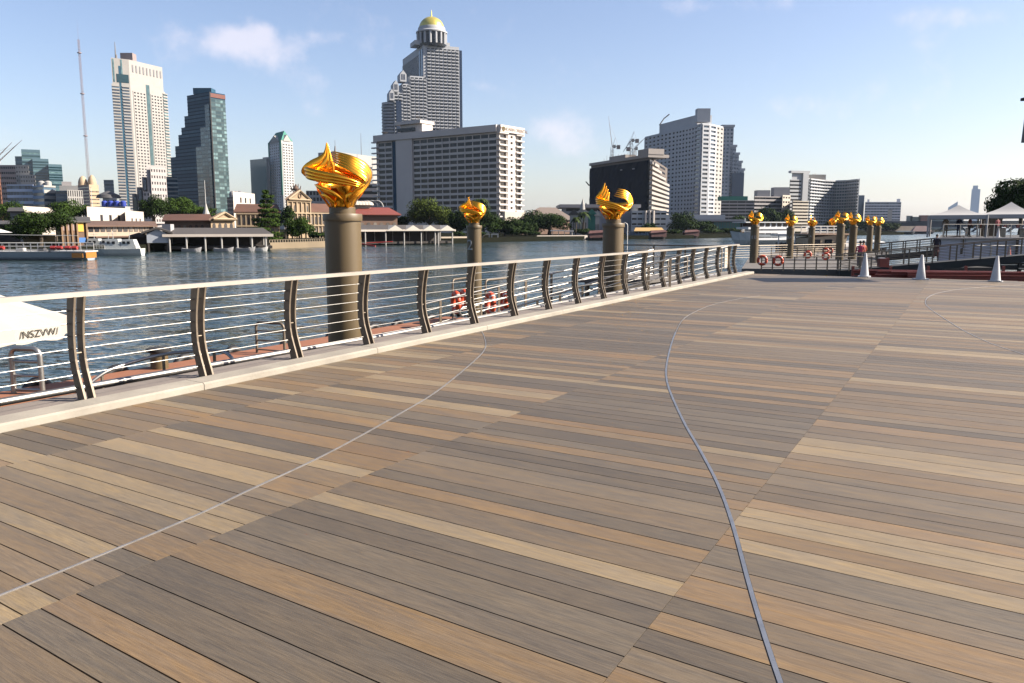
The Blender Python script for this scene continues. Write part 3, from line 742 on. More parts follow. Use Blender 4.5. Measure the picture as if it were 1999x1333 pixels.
# ================================================================ THE CITY
def glass_mat(name, dark_c, light_c, rough=.12, scale=1.0, spec=.6):
    m = bpy.data.materials.new(name); m.use_nodes = True
    dark_c = [c * .6 for c in dark_c]; light_c = [c * .75 for c in light_c]
    nt = m.node_tree; ns, ls = nt.nodes, nt.links; b = ns['Principled BSDF']
    b.inputs['Roughness'].default_value = rough; b.inputs['Specular IOR Level'].default_value = spec
    g = ns.new('ShaderNodeObjectInfo'); g2 = ns.new('ShaderNodeNewGeometry')
    a = ns.new('ShaderNodeMath'); a.operation = 'ADD'; ls.new(g.outputs['Random'], a.inputs[0]); ls.new(g2.outputs['Random Per Island'], a.inputs[1])
    fr = ns.new('ShaderNodeMath'); fr.operation = 'FRACT'; ls.new(a.outputs[0], fr.inputs[0])
    t = ns.new('ShaderNodeTexCoord'); n = ns.new('ShaderNodeTexNoise'); n.inputs['Scale'].default_value = .25 * scale; ls.new(t.outputs['Object'], n.inputs['Vector'])
    p = ns.new('ShaderNodeMath'); p.operation = 'POWER'; ls.new(fr.outputs[0], p.inputs[0]); p.inputs[1].default_value = 2.2
    q = ns.new('ShaderNodeMath'); q.operation = 'MULTIPLY'; ls.new(p.outputs[0], q.inputs[0]); ls.new(n.outputs['Fac'], q.inputs[1])
    q2 = ns.new('ShaderNodeMath'); q2.operation = 'MULTIPLY'; q2.use_clamp = True; ls.new(q.outputs[0], q2.inputs[0]); q2.inputs[1].default_value = 1.8
    mx = ns.new('ShaderNodeMix'); mx.data_type = 'RGBA'; ls.new(q2.outputs[0], mx.inputs['Factor'])
    mx.inputs['A'].default_value = (*dark_c, 1); mx.inputs['B'].default_value = (*light_c, 1)
    ls.new(mx.outputs['Result'], b.inputs['Base Color'])
    return m
g_dark = glass_mat('dark_window_glass', (.012, .016, .022), (.045, .045, .05), spec=.2)
g_blue = glass_mat('blue_window_glass', (.02, .045, .085), (.10, .16, .22))
g_teal = glass_mat('teal_window_glass', (.012, .045, .055), (.16, .27, .28), .08)
g_navy = glass_mat('navy_curtain_glass', (.012, .058, .11), (.04, .10, .15), .3, spec=.06)
g_curtain = glass_mat('curtained_glass', (.035, .035, .04), (.22, .19, .16))
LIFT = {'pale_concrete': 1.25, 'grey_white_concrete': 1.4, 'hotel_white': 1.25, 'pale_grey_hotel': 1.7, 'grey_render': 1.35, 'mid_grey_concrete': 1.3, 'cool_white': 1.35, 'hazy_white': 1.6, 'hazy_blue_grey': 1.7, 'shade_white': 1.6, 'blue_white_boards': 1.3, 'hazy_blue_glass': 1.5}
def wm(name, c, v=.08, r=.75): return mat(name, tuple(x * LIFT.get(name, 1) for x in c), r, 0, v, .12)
c_cream = wm('cream_render', (.47, .455, .43)); c_white = wm('white_render', (.50, .49, .465)); c_grey = wm('grey_render', (.34, .34, .35)); c_lilac = wm('pale_concrete', (.46, .43, .42))
c_mid = wm('mid_grey_concrete', (.22, .22, .23)); c_dk = wm('dark_grey_concrete', (.09, .09, .095))

def top_pt(px, py, z):
    r = ray(px, py); k = (z - CAM_H) / r.z
    return Vector((r.x * k, r.y * k, 0))
def at_px(px, Y):      # plan position of a vertical edge, taken at the horizon line
    r = ray(px, HY); return Vector((r.x * Y / r.y, Y, 0))
def h_at(py, Y): return P(CX, py, Y).z
def face_frame(A, B):
    A = Vector((A[0], A[1], 0)); B = Vector((B[0], B[1], 0)); d = (B - A); L = d.length; u = d / L; n = Vector((u.y, -u.x, 0)); return A, u, n, L
def fbox(b, A, u, n, x0, x1, z0, z1, d0, d1, mi=0):
    p = [A + u * x0 + n * d1, A + u * x1 + n * d1, A + u * x1 + n * d0, A + u * x0 + n * d0]
    b.hexa([q + Vector((0, 0, z0)) for q in p] + [q + Vector((0, 0, z1)) for q in p], mi)
class Bld:
    """a building: footprint prism plus facades on its faces"""
    def __init__(s, name, label, cat='building', group=None):
        s.root = thing(name, label, cat, (0, 0, LAND_Z), group); s.nw = 0; s.cnt = {}; s.extra = {}; s.placed = False; s.org = Vector((0, 0, LAND_Z))
    def out(s, b, name, m, smooth=False):
        o = b.build(name, m, s.root, smooth=smooth, auto=40 if smooth else None); o.location = -s.org; return o
    def setorg(s, p):
        s.org = Vector((p[0], p[1], LAND_Z)); s.root.location = s.org
    def body(s, poly, z0, z1, m, name='wall', ztop=None):
        if not s.placed:
            c = sum((Vector((p[0], p[1], 0)) for p in poly), Vector()) / len(poly); s.setorg(c); s.placed = True
        b = MB(); pl = [(p[0], p[1]) for p in poly]
        ar = sum(pl[i][0] * pl[(i + 1) % len(pl)][1] - pl[(i + 1) % len(pl)][0] * pl[i][1] for i in range(len(pl)))
        if ar < 0: pl = pl[::-1]; ztop = ztop[::-1] if ztop else None
        b.prism(pl, z0, z1, ztop=ztop); return s.out(b, name, m)
    def window(s, b_pts, m, name='window'):
        s.cnt[name] = s.cnt.get(name, 0) + 1
        if s.cnt[name] <= 100:
            b = MB(); b.hexa(b_pts); s.out(b, name, m)
        else: s.extra.setdefault((name, m.name), (MB(), m))[0].hexa(b_pts)
    def finish(s):
        for (n, _), (b, m) in s.extra.items():
            o = s.out(b, n, m); o['kind'] = 'stuff'
        return s
    def grid(s, A, B, z0, z1, nf, nc, wf=.6, hf=.55, gm=None, fm=None, dep=.35, sill=.25, x0=0, x1=None, skip=None, frame=True, colgap=None):
        """punched windows between proud floor bands and piers"""
        A, u, n, L = face_frame(A, B); x1 = L if x1 is None else x1
        fh = (z1 - z0) / nf; cw = (x1 - x0) / nc; gm = gm or g_dark
        fr = MB()
        if frame:
            for k in range(nf):
                fbox(fr, A, u, n, x0, x1, z0 + k * fh + fh * (sill + hf), z0 + (k + 1) * fh + fh * sill if k < nf - 1 else z1, .0, dep)
            fbox(fr, A, u, n, x0, x1, z0, z0 + fh * sill, .0, dep)
            for c in range(nc + 1):
                xa = x0 + c * cw - cw * (1 - wf) / 2; xb = xa + cw * (1 - wf)
                xa, xb = max(xa, x0), min(xb, x1)
                fbox(fr, A, u, n, xa, xb, z0 + .01, z1 - .01, .0, dep - .04)
            s.out(fr, 'facade_frame', fm)
        cells = [(k, c) for k in range(nf) for c in range(nc)]
        for k, c in cells:
            if skip and skip(k, c): continue
            xa = x0 + c * cw + cw * (1 - wf) / 2; za = z0 + k * fh + fh * sill
            p = [A + u * xa + n * .06, A + u * (xa + cw * wf) + n * .06, A + u * (xa + cw * wf) - n * .02, A + u * xa - n * .02]
            s.window([q + Vector((0, 0, za)) for q in p] + [q + Vector((0, 0, za + fh * hf)) for q in p], gm)
    def bands(s, A, B, z0, z1, nf, gm=None, fm=None, dep=.4, hf=.5, sill=.25, x0=0, x1=None, over=0, mull=0):
        """ribbon windows: one glass band per floor between proud spandrels"""
        A, u, n, L = face_frame(A, B); x1 = L if x1 is None else x1
        fh = (z1 - z0) / nf; fr = MB(); gm = gm or g_dark
        for k in range(nf):
            fbox(fr, A, u, n, x0 - over, x1 + over, z0 + k * fh + fh * (sill + hf), z0 + (k + 1) * fh + fh * sill if k < nf - 1 else z1, .0, dep)
            g = MB(); M_ = max(1, mull); 
            for c in range(M_):
                w = (x1 - x0) / M_; fbox(g, A, u, n, x0 + c * w + (.12 if mull else 0), x0 + (c + 1) * w - (.12 if mull else 0), z0 + k * fh + fh * sill, z0 + k * fh + fh * (sill + hf), -.02, .07)
            if mull: s.nw += 1
            s.out(g, 'window_band', gm)
        fbox(fr, A, u, n, x0 - over, x1 + over, z0, z0 + fh * sill, .0, dep)
        s.out(fr, 'spandrels', fm)
def quad_fp(L, M, Rr): return [L, M, Rr, L + Rr - M]
def back(A, B, dp):
    A_, u, n, L = face_frame(A, B); m = (Vector(A) + Vector(B)) / 2; m.z = 0; m = m.normalized() * dp
    return [Vector(A), Vector(B), Vector(B) + m, Vector(A) + m]

# --- tall cream tower with glass stripe (left)
H = 190
L_, M_, R_ = top_pt(214, 112, H), top_pt(251, 116, H), top_pt(319, 132, H)
t = Bld('office_tower', 'tallest cream tower at the left with a green glass stripe and banded shaded side')
fp = quad_fp(L_, M_, R_); t.body(fp, LAND_Z, H - 28, c_cream)
A1, u1, n1, ln1 = face_frame(L_, M_); A2, u2, n2, ln2 = face_frame(M_, R_)
inn = [fp[0] + u1 * ln1 * .06 + u2 * ln2 * .0, fp[1] - u1 * .0 + u2 * 0, fp[2] - u2 * ln2 * .04, fp[3] - u2 * ln2 * .04]
t.body(inn, H - 28, H, c_cream, 'crown')
wl_ = t
t.bands(L_, M_, 8, H - 30, 46, g_blue, c_cream, .8, .52, .2, 0, ln1 * .40)
t.bands(L_, M_, 8, H - 30, 46, g_blue, c_cream, .8, .52, .2, ln1 * .55, ln1 * .93)
b = MB(); fbox(b, A1, u1, n1, ln1 * .42, ln1 * .53, 0, H - 8, -.1, .1); t.out(b, 'dark_slot', g_navy)
t.grid(M_, R_, 6, H - 34, 42, 4, .52, .44, g_dark, c_cream, .5, .3, ln2 * .06, ln2 * .42)
t.grid(M_, R_, 6, H - 34, 42, 4, .52, .44, g_dark, c_cream, .5, .3, ln2 * .56, ln2 * .90)
b = MB(); fbox(b, A2, u2, n2, ln2 * .44, ln2 * .54, 40, H - 24, -.1, .25); t.out(b, 'glass_stripe', g_teal)
t.bands(M_, R_, 6, H - 30, 44, g_teal, c_cream, .9, .5, .2, ln2 * .93, ln2 * 1.06)
b = MB()
for k in range(9):
    x = ln2 * (.08 + k * .1); fbox(b, A2, u2, n2, x, x + ln2 * .035, H - 13, H - 5, .3, .5)
t.out(b, 'louvres', c_mid)
b = MB()
for k in (.12, .55): fbox(b, A1, u1, n1, ln1 * k, ln1 * (k + .08), H - 26, H - 1, -.2, .3)
fbox(b, A1, u1, n1, ln1 * .3, ln1 * .94, H - 26, H - 17, -.2, .35)
t.out(b, 'crown_glass', g_teal)
cpt = L_.lerp(R_, .25) + Vector((0, 12, 0))
b = MB(); b.box((cpt.x, cpt.y, H + 5), (14, 10, 9)); t.out(b, 'plant_room', wm('pinkish_concrete', (.38, .31, .30)))
b = MB(); b.tube([(L_.x + 4, L_.y + 6, H), (L_.x + 4, L_.y + 6, H + 18)], [.9, .3], 6); b.tube([(L_.x + 5, L_.y + 5, H - 14), (L_.x + 5, L_.y + 5, H + 4)], 1.2, 6); t.out(b, 'antenna', c_mid)
t.finish()
# --- stepped dark glass tower
H = 135
t = Bld('glass_tower', 'dark teal glass tower with a stair-stepped left side beside the tall cream tower')
Lx, Mx, Rx = 365, 409, 439
M_ = top_pt(409, 179, H); R_ = top_pt(439, 184, H)
L0 = top_pt(365, 187, H)
A2, u2, n2, ln2 = face_frame(M_, R_); A1, u1, n1, ln1 = face_frame(L0, M_)
sc1 = ln1 / 44
steps = [(0, 0, H), (7.5, 0, 115), (15, 0, 104), (22, 0, 97), (30, 0, 86), (41, 0, 75)]
zb = 0
prev = H
for k, (ex, ey, zt) in enumerate(steps):
    z0 = steps[k + 1][2] if k + 1 < len(steps) else LAND_Z
    LL = M_ - u1 * (ln1 + ex * sc1); 
    poly = [LL, M_ + n1 * 0, R_, LL + (R_ - M_)]
    t.body([p for p in poly], z0 if k + 1 < len(steps) else LAND_Z, zt, g_navy, 'block')
    # lit right part of the left face steps forward
    nf = max(2, round((zt - z0) / 3.6))
    t.bands(LL, M_, z0, zt, nf, g_navy, mat('dark_mullion', (.008, .036, .068), .6, spec=.05), .25, .75, .1)
t.bands(M_, R_, 2, H - 6, 34, g_teal, mat('teal_spandrel', (.05, .10, .11), .25), .25, .68, .12, mull=6)
# projecting stepped wing toward the viewer, right half of the left face
for k, (f, zt) in enumerate([(.60, H * .66), (.42, H * .50), (.20, H * .36)]):
    a = M_ - u1 * ln1 * (.22 + .23 * k) + n1 * (.6 + .3 * k); c = M_ - u1 * ln1 * .03 + n1 * (.6 + .3 * k)
    t.bands(a, c, 10, zt + 34, max(4, int((zt + 24) / 3.8)), g_teal, mat('teal_spandrel', (.05, .10, .11), .25), .25, .7, .12, mull=5)
b = MB(); fbox(b, A2, u2, n2, ln2 * .03, ln2 * 1.0, H - 5, H - 1, 0, .5); t.out(b, 'red_parapet', wm('brick_red_panel', (.20, .06, .04)))
b = MB(); cc = L0.lerp(M_, .62) + Vector((0, 10, 0)); b.box((cc.x, cc.y, H + 3), (ln1 * .45, 12, 6)); t.out(b, 'plant_room', g_navy)
b = MB(); fbox(b, A2, u2, n2, -.6, .6, LAND_Z, H, .3, .6); t.out(b, 'dark_edge', dark)
t.finish()
# podium joined to the left
H = 30; t = Bld('office_block', 'low dark navy glass block at the foot of the stepped glass tower')
A_, B_ = at_px(308, 690), at_px(352, 690); t.body(back(A_, B_, 30), LAND_Z, h_at(345, 690), g_navy); t.bands(A_, B_, 2, h_at(345, 690), 12, g_blue, mat('dark_mullion', (.008, .036, .068), .6, spec=.05), .2, .4, .3); t.finish()
t = Bld('office_block', 'dark low block with rounded tanks on its roof right of the stepped glass tower')
A_, B_ = at_px(446, 640), at_px(476, 640); t.body(back(A_, B_, 30), LAND_Z, h_at(385, 640), g_navy); t.bands(A_, B_, 2, h_at(385, 640), 7, g_blue, c_dk, .3, .4, .3)
for k in range(3):
    b = MB(); c = A_.lerp(B_, .2 + .25 * k); b.lathe([(2.6, 0), (2.6, 3), (2.0, 4.4), (.8, 5.2)], 16, c=(c.x, c.y + 6, h_at(385, 640))); t.out(b, 'roof_tank', c_mid, True)
t.finish()

# --- white stair-stepped building with square windows
t = Bld('apartment_building', 'white stair-stepped block with square windows in front of the tall cream tower')
Y = 560
segs = [(293, 330, 322), (283, 293, 345), (272, 283, 365), (262, 272, 378)]
for k, (x0, x1, yt) in enumerate(segs):
    A_, B_ = at_px(x0, Y), at_px(x1 + (12 if k else 0), Y + (12 if k else 9)); zt = h_at(yt, Y)
    t.body(back(A_, B_, 26), LAND_Z, zt, c_lilac, 'wall' if k == 0 else 'wing')
    if k == 0: t.grid(at_px(300, Y), B_, 4, zt - 1.5, 9, 6, .45, .42, g_dark, c_lilac, .35, .3)
    else:
        b = MB(); A__, u, n, ln = face_frame(at_px(x0, Y), at_px(x1, Y)); fbox(b, A__, u, n, ln * .25, ln * .75, zt - 9, zt - 2, -.1, .12); t.out(b, 'corner_glass', g_blue)
        if k == 1: t.grid(at_px(284, Y - .6), at_px(297, Y - .6), 2, zt - 10, 6, 2, .45, .42, g_dark, c_lilac, .35, .3)
        if k == 3: b = MB(); fbox(b, A__, u, n, ln * .2, ln * .8, 0, zt - 4, -.1, .13); t.out(b, 'corner_glass', g_teal)
t.finish()
# --- slender tower, green roof
H = 118; t = Bld('residential_tower', 'slender white tower with a green hipped roof left of the nearest gold flame')
L_, M_, R_ = top_pt(524, 279, H), top_pt(549, 273, H), top_pt(571, 276, H)
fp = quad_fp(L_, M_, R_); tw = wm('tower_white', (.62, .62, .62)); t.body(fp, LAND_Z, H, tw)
A1, u1, n1, ln1 = face_frame(L_, M_); A2, u2, n2, ln2 = face_frame(M_, R_)
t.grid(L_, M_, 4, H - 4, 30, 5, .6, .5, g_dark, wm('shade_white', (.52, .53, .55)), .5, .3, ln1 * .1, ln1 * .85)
t.grid(M_, R_, 4, H - 4, 30, 4, .58, .48, g_dark, tw, .5, .3, ln2 * .06, ln2)
green = wm('green_tile', (.03, .27, .20)); b = MB(); fbox(b, A1, u1, n1, 0, ln1 * .09, 30, H, 0, .8); fbox(b, A1, u1, n1, ln1 * .87, ln1, 45, H, 0, .8); t.out(b, 'green_pilaster', green)
cen = (fp[0] + fp[2]) / 2; rz = H + 14
b = MB(); e = [p + (p - cen) * .02 for p in fp]
m1, m2 = (fp[0].lerp(fp[3], .5)), (fp[1].lerp(fp[2], .5)); m1 = m1.lerp(cen, .35); m2 = m2.lerp(cen, .35)
E4 = [Vector((p.x, p.y, H)) for p in e]; r1, r2 = Vector((m1.x, m1.y, rz)), Vector((m2.x, m2.y, rz))
b.quad(E4[0], E4[1], r2, r1); b.quad(E4[2], E4[3], r1, r2); b.tri(E4[1], E4[2], r2); b.tri(E4[3], E4[0], r1); b.quad(*E4[::-1]); t.out(b, 'roof', green)
b = MB()
for A__, u, n, ln in ((A1, u1, n1, ln1), (A2, u2, n2, ln2)):
    a_, c_ = A__ + u * ln * .15 + n * .9, A__ + u * ln * .8 + n * .9; ap = (a_ + c_) / 2
    for d in (0, -3.5):
        pass
    b.prism([(a_.x, a_.y), (c_.x, c_.y), ((c_ - n * 2).x, (c_ - n * 2).y), ((a_ - n * 2).x, (a_ - n * 2).y)], H - 1, H + .2)
    v = [Vector((a_.x, a_.y, H)), Vector((c_.x, c_.y, H)), Vector((ap.x, ap.y, H + 8))]; w = [q - n * 5 for q in v]
    b.tri(*v); b.quad(v[1], w[1], w[2], v[2]); b.quad(w[0], v[0], v[2], w[2])
t.out(b, 'gable', c_white); t.finish()
# --- blue glass building left of it
H = 95; t = Bld('office_building', 'blue glass building with a pale top corner left of the green-roofed tower')
L_, M_, R_ = top_pt(488, 312, H), top_pt(494, 312, H), top_pt(526, 309, H)
fp = quad_fp(L_, M_, R_); t.body(fp, LAND_Z, H, g_blue); t.bands(M_, R_, 2, H - 12, 22, g_blue, mat('blue_spandrel', (.035, .07, .13), .25), .2, .8, .1, mull=8)
A2, u2, n2, ln2 = face_frame(M_, R_); b = MB(); fbox(b, A2, u2, n2, 0, ln2 * .22, H - 18, H, 0, .6); fbox(b, A2, u2, n2, ln2 * .62, ln2, H - 30, H + 2, 0, .6); t.out(b, 'stone_corner', c_lilac); t.finish()

# --- far-left group
def simple(name, label, x0, x1, yt, Y, m, style='bands', nf=10, nc=8, gm=None, fm=None, dp=30, skew=0, hf=.5, group=None, base=LAND_Z, split=None, wf=.6):
    t = Bld(name, label, group=group); A_, B_ = at_px(x0, Y + skew), at_px(x1, Y); zt = h_at(yt, (Y + Y + skew) / 2)
    t.body(back(A_, B_, dp), base, zt, m)
    z0 = max(2, base)
    if style == 'bands': t.bands(A_, B_, z0, zt, nf, gm, fm or m, .4, hf, .25)
    elif style == 'mull': t.bands(A_, B_, z0, zt, nf, gm, fm or m, .4, hf, .25, mull=nc)
    elif style == 'grid': t.grid(A_, B_, z0, zt, nf, nc, wf, hf, gm, fm or m, .4, .25)
    return t, A_, B_, zt
tealw = mat('pale_teal_panel', (.14, .24, .29), .25)
t, A_, B_, zt = simple('glass_tower', 'far pale teal glass complex of stepped slabs left of the lattice mast', 41, 62, 305, 1150, tealw, 'bands', 20, gm=g_teal, fm=tealw); 
for x0, x1, yt in ((54, 90, 291), (74, 105, 309), (104, 130, 320)):
    a, c = at_px(x0, 1140), at_px(x1, 1150); z = h_at(yt, 1140); t.body(back(a, c, 40), LAND_Z, z, tealw, 'slab'); t.bands(a, c, 4, z - 3, 24, g_teal, tealw, .3, .6, .2)
t.finish()
pink = wm('pink_brown_concrete', (.34, .24, .21))
t, A_, B_, zt = simple('apartment_building', 'brown-grey banded block with a pinkish roofline at the far left', 4, 41, 322, 900, pink, 'grid', 12, 9, g_dark, wm('pale_pink_band', (.44, .36, .34)), hf=.42, wf=.8); t.finish()
t, A_, B_, zt = simple('office_building', 'white building with rows of slanted square windows at its upper right, far left', 40, 66, 322, 860, c_white, 'grid', 14, 5, g_curtain, c_white, hf=.4, wf=.5)
a, c = at_px(48, 850), at_px(77, 850); t.body(back(a, c, 20), LAND_Z, h_at(341, 850), c_white, 'wing'); t.grid(a, c, 4, h_at(341, 850), 12, 6, .5, .45, g_curtain, c_white, .4); t.finish()
orange_w = wm('orange_render', (.42, .19, .09))
t, A_, B_, zt = simple('building', 'narrow orange and cream building at the very left edge', -30, 8, 320, 700, orange_w, 'grid', 14, 3, g_dark, orange_w); t.finish()
bluep = mat('blue_panel', (.16, .32, .58), .35)
t, A_, B_, zt = simple('office_building', 'blue and white banded glass office building at the left', 20, 72, 360, 640, bluep, 'mull', 7, 9, g_blue, mat('pale_blue_spandrel', (.60, .72, .95), .4), hf=.55)
a, c = at_px(70, 640), at_px(91, 630); t.body(back(a, c, 30), LAND_Z, h_at(362, 635), bluep, 'wing'); t.bands(a, c, 2, h_at(362, 635), 7, g_blue, bluep, .4, .5, .25)
a, c = at_px(91, 630), at_px(114, 640); t.body(back(a, c, 30), LAND_Z, h_at(362, 635), c_white, 'wing'); t.bands(a, c, 2, h_at(362, 635), 7, g_blue, c_white, .5, .45, .25)
for px in (88, 101):
    b = MB(); p = at_px(px, 645); b.lathe([(2.4, 0), (2.4, 3.2), (1, 4.2)], 16, c=(p.x, p.y, h_at(362, 635))); t.out(b, 'roof_tank', c_white, True)
t.finish()
t, A_, B_, zt = simple('office_building', 'grey-white building with pale pilasters between the blue block and the cream domes', 114, 136, 372, 620, g_blue, 'bands', 8, gm=g_blue, fm=mat('slate_panel', (.12, .16, .22), .4))
a, c = at_px(136, 612), at_px(166, 620); t.body(back(a, c, 24), LAND_Z, h_at(371, 616), c_white, 'wing'); t.grid(a, c, 2, h_at(371, 616), 5, 7, .45, .8, g_curtain, c_white, .6, .12)
a, c = at_px(122, 625), at_px(158, 628); t.body(back(a, c, 16), h_at(372, 620), h_at(362, 625), c_white, 'upper_tier')
a, c = at_px(127, 627), at_px(146, 629); t.body(back(a, c, 12), h_at(362, 625), h_at(354, 625), c_lilac, 'roof_tier'); t.finish()
# cream twin-dome building
t = Bld('domed_building', 'cream building with twin vaulted tops at the foot of the lattice mast')
creamy = wm('sunny_cream', (.62, .47, .30)); Y = 760
a, c = at_px(155, Y), at_px(180, Y - 20); d = at_px(198, Y - 12); t.body([a, c, d, a + d - c], LAND_Z, h_at(362, Y), creamy)
t.bands(a, c, 4, h_at(364, Y), 12, g_blue, wm('shaded_cream', (.38, .34, .32)), .3, .35, .3); t.bands(c, d, 4, h_at(372, Y), 9, g_curtain, creamy, .3, .3, .35, mull=6)  # greyer cream on the left face puts its shade into the colour
for px, yt, w in ((166, 343, 4.2), (184, 341, 3.8)):
    p = at_px(px, Y); z0 = h_at(364, Y); z1 = h_at(yt, Y); b = MB(); hh = z1 - z0
    b.lathe([(w, 0), (w * .98, hh * .35), (w * .85, hh * .6), (w * .6, hh * .82), (w * .3, hh * .95), (.3, hh)], 20, c=(p.x, p.y + 2, z0)); t.out(b, 'dome', creamy, True)
t.finish()
t, A_, B_, zt = simple('office_building', 'small dark blue glass block between domes and the tall cream tower', 209, 228, 351, 700, g_blue, 'bands', 14, gm=g_blue, fm=mat('blue_spandrel2', (.08, .14, .2), .3)); t.finish()
t, A_, B_, zt = simple('building', 'small dark-domed white pavilion roof behind the white wall left of the cream tower', 205, 232, 386, 560, c_grey, 'grid', 3, 6, g_dark, c_grey)
b = MB(); p = at_px(216, 566); b.lathe([(8, 0), (7, 2.2), (3, 4), (.3, 5)], 16, c=(p.x, p.y, zt)); t.out(b, 'dome', c_dk, True); t.finish()

# --- lattice mast
def lattice(name, label, base, h, w0, w1, m, cat='mast', segs=26, r=.35, tip=.12, bands=None, lean=(0, 0)):
    t = thing(name, label, cat, base); legs = []; 
    def cor(k, z): w = w0 + (w1 - w0) * (z / h); a = math.pi / 2 * k + .4; return Vector((w * math.cos(a) + lean[0] * z, w * math.sin(a) + lean[1] * z, z))
    hz = h * (1 - tip)
    for k in range(4):
        b = MB(); b.tube([cor(k, 0), cor(k, hz)], r, 5); b.build('leg', m, t)
    b = MB()
    for q in range(segs):
        z0, z1 = hz * q / segs, hz * (q + 1) / segs
        for k in range(4):
            b.tube([cor(k, z0), cor((k + 1) % 4, z1)], r * .6, 4); b.tube([cor(k, z1), cor((k + 1) % 4, z1)], r * .6, 4)
    b.build('bracing', m, t)
    b = MB(); b.tube([Vector((lean[0] * hz, lean[1] * hz, hz)), Vector((lean[0] * h, lean[1] * h, h))], [r * .8, r * .3], 5); b.build('tip_antenna', m, t)
    for f in (.93, .72, .5):
        b = MB(); b.lathe([(w0 * .5 + 1.2, 0), (w0 * .5 + 1.2, .8)], 12, c=(lean[0] * hz * f, lean[1] * hz * f, hz * f)); b.build('platform', m, t)
    return t
mast_m = mat('red_white_mast', (.40, .30, .30), .5, .2, .25, .03)
p = at_px(180, 800); lattice('radio_mast', 'very tall thin lattice mast rising left of the tall cream tower', (p.x, p.y, LAND_Z), h_at(36, 800), 1.4, .8, mast_m, segs=60, r=.12, tip=.09)
p = at_px(183, 420); t = thing('pole', 'thin white pole standing in front of the cream twin-dome building', 'pole', (p.x, p.y, LAND_Z)); b = MB(); b.tube([(0, 0, 0), (0, 0, h_at(360, 420))], [.25, .12], 6); b.build('shaft', white_paint, t); b = MB(); b.box((0, 0, h_at(360, 420)), (1.2, .12, .12)); b.build('crossbar', white_paint, t)

# --- tower crane helper
def crane(label, base, hm, jib_tip, m, r=.4, back_l=8):
    t = thing('tower_crane', label, 'crane', base, 'construction cranes')
    b = MB()
    for k in range(4):
        a = math.pi / 2 * k; o = Vector((1.0 * math.cos(a), 1.0 * math.sin(a), 0)); b.tube([o, o + Vector((0, 0, hm))], r * .5, 4)
    for q in range(int(hm / 2.5)):
        for k in range(4):
            a, c = math.pi / 2 * k, math.pi / 2 * (k + 1); b.tube([(math.cos(a), math.sin(a), q * 2.5), (math.cos(c), math.sin(c), q * 2.5 + 2.5)], r * .3, 4)
    b.build('tower_mast', m, t)
    tip = Vector(jib_tip) - Vector(base); root_ = Vector((0, 0, hm)); d = (tip - root_).normalized(); dh = Vector((d.x, d.y, 0)); dh = dh.normalized() if dh.length > .01 else Vector((1, 0, 0))
    b = MB(); b.tube([root_, tip], [r * .9, r * .4], 4); n = 12; o = Vector((0, 0, 1.3))
    b.tube([root_ + o, tip], r * .35, 4)
    for q in range(n): b.tube([root_.lerp(tip, q / n), (root_ + o).lerp(tip, (q + .5) / n)], r * .3, 4)
    b.build('jib', m, t)
    b = MB(); b.tube([root_, root_ - dh * back_l + Vector((0, 0, .5))], r * .8, 4); b.box(root_ - dh * back_l, (2.2, 2.2, 2.4)); b.build('counter_jib', m, t)
    b = MB(); ap = root_ - dh * 2 + Vector((0, 0, 6)); b.tube([root_, ap], r * .5, 4); b.tube([ap, root_.lerp(tip, .75)], r * .2, 4); b.tube([ap, root_ - dh * back_l], r * .2, 4); b.build('stay', m, t)
    b = MB(); b.box(root_ + Vector((1.4, 0, .4)), (1.6, 1.6, 2)); b.build('cab', c_white, t)
    return t
cr_m = mat('orange_crane_paint', (.45, .17, .07), .5, 0, .1, .2); cr_g = mat('grey_crane_paint', (.28, .24, .23), .5, 0, .1, .2)
p = P(3, 400, 820); p.z = LAND_Z; crane('orange tower crane at the far left edge, its jib leaning further right', p, P(3, 315, 820).z, P(43, 273, 820), cr_m)
p = P(-4, 400, 850); p.z = LAND_Z; crane('orange tower crane at the far left edge with the steeper jib', p, P(-4, 312, 850).z, P(23, 278, 850), cr_m)

# --- white building behind the nearest flame
H = 70; t = Bld('hotel_building', 'pale building with a blank grey side wall behind the nearest gold flame')
L_, M_, R_ = top_pt(621, 298, H), top_pt(655, 296, H), top_pt(733, 306, H)
fp = quad_fp(L_, M_, R_); t.body(fp, LAND_Z, H, c_lilac); A2, u2, n2, ln2 = face_frame(M_, R_)
b = MB(); fbox(b, A2, u2, n2, 0, ln2, H - 9, H, 0, .9); fbox(b, A2, u2, n2, ln2 * .5, ln2 * .56, 0, H, 0, 1.2); fbox(b, A2, u2, n2, ln2 * .9, ln2, 0, H, 0, 1.0); t.out(b, 'white_frame', c_white)
t.grid(M_, R_, 4, H - 9, 13, 4, .8, .6, g_blue, c_white, .7, .15, ln2 * .12, ln2 * .5); t.grid(M_, R_, 4, H - 9, 13, 3, .75, .5, g_blue, c_white, .7, .2, ln2 * .56, ln2 * .9)
text_part('sign_lettering', 'THE HOTEL TOWER'[:0] or '◦ ◦ ◦ ◦ ◦', 3.0, mat('brass_letters', (.42, .33, .12), .4, .3), t.root, A2 + u2 * ln2 * .3 + n2 * 1.0 + Vector((0, 0, H - 4.5)) - t.org, u2, (0, 0, 1), .1) if False else None
b = MB(); q = M_ + Vector((-2, 8, 0)); b.tube([(q.x, q.y, H), (q.x, q.y, H + 6)], [1.3, .5], 8); b.tube([(q.x, q.y, H + 6), (q.x, q.y, H + 11)], .2, 5); t.out(b, 'antenna', c_mid)
b = MB(); q = A2 + u2 * ln2 * .6 + Vector((0, 6, 0)); b.tube([(q.x, q.y, H), (q.x, q.y, H + 21)], [.35, .15], 5); t.out(b, 'antenna', c_mid)
t.finish()
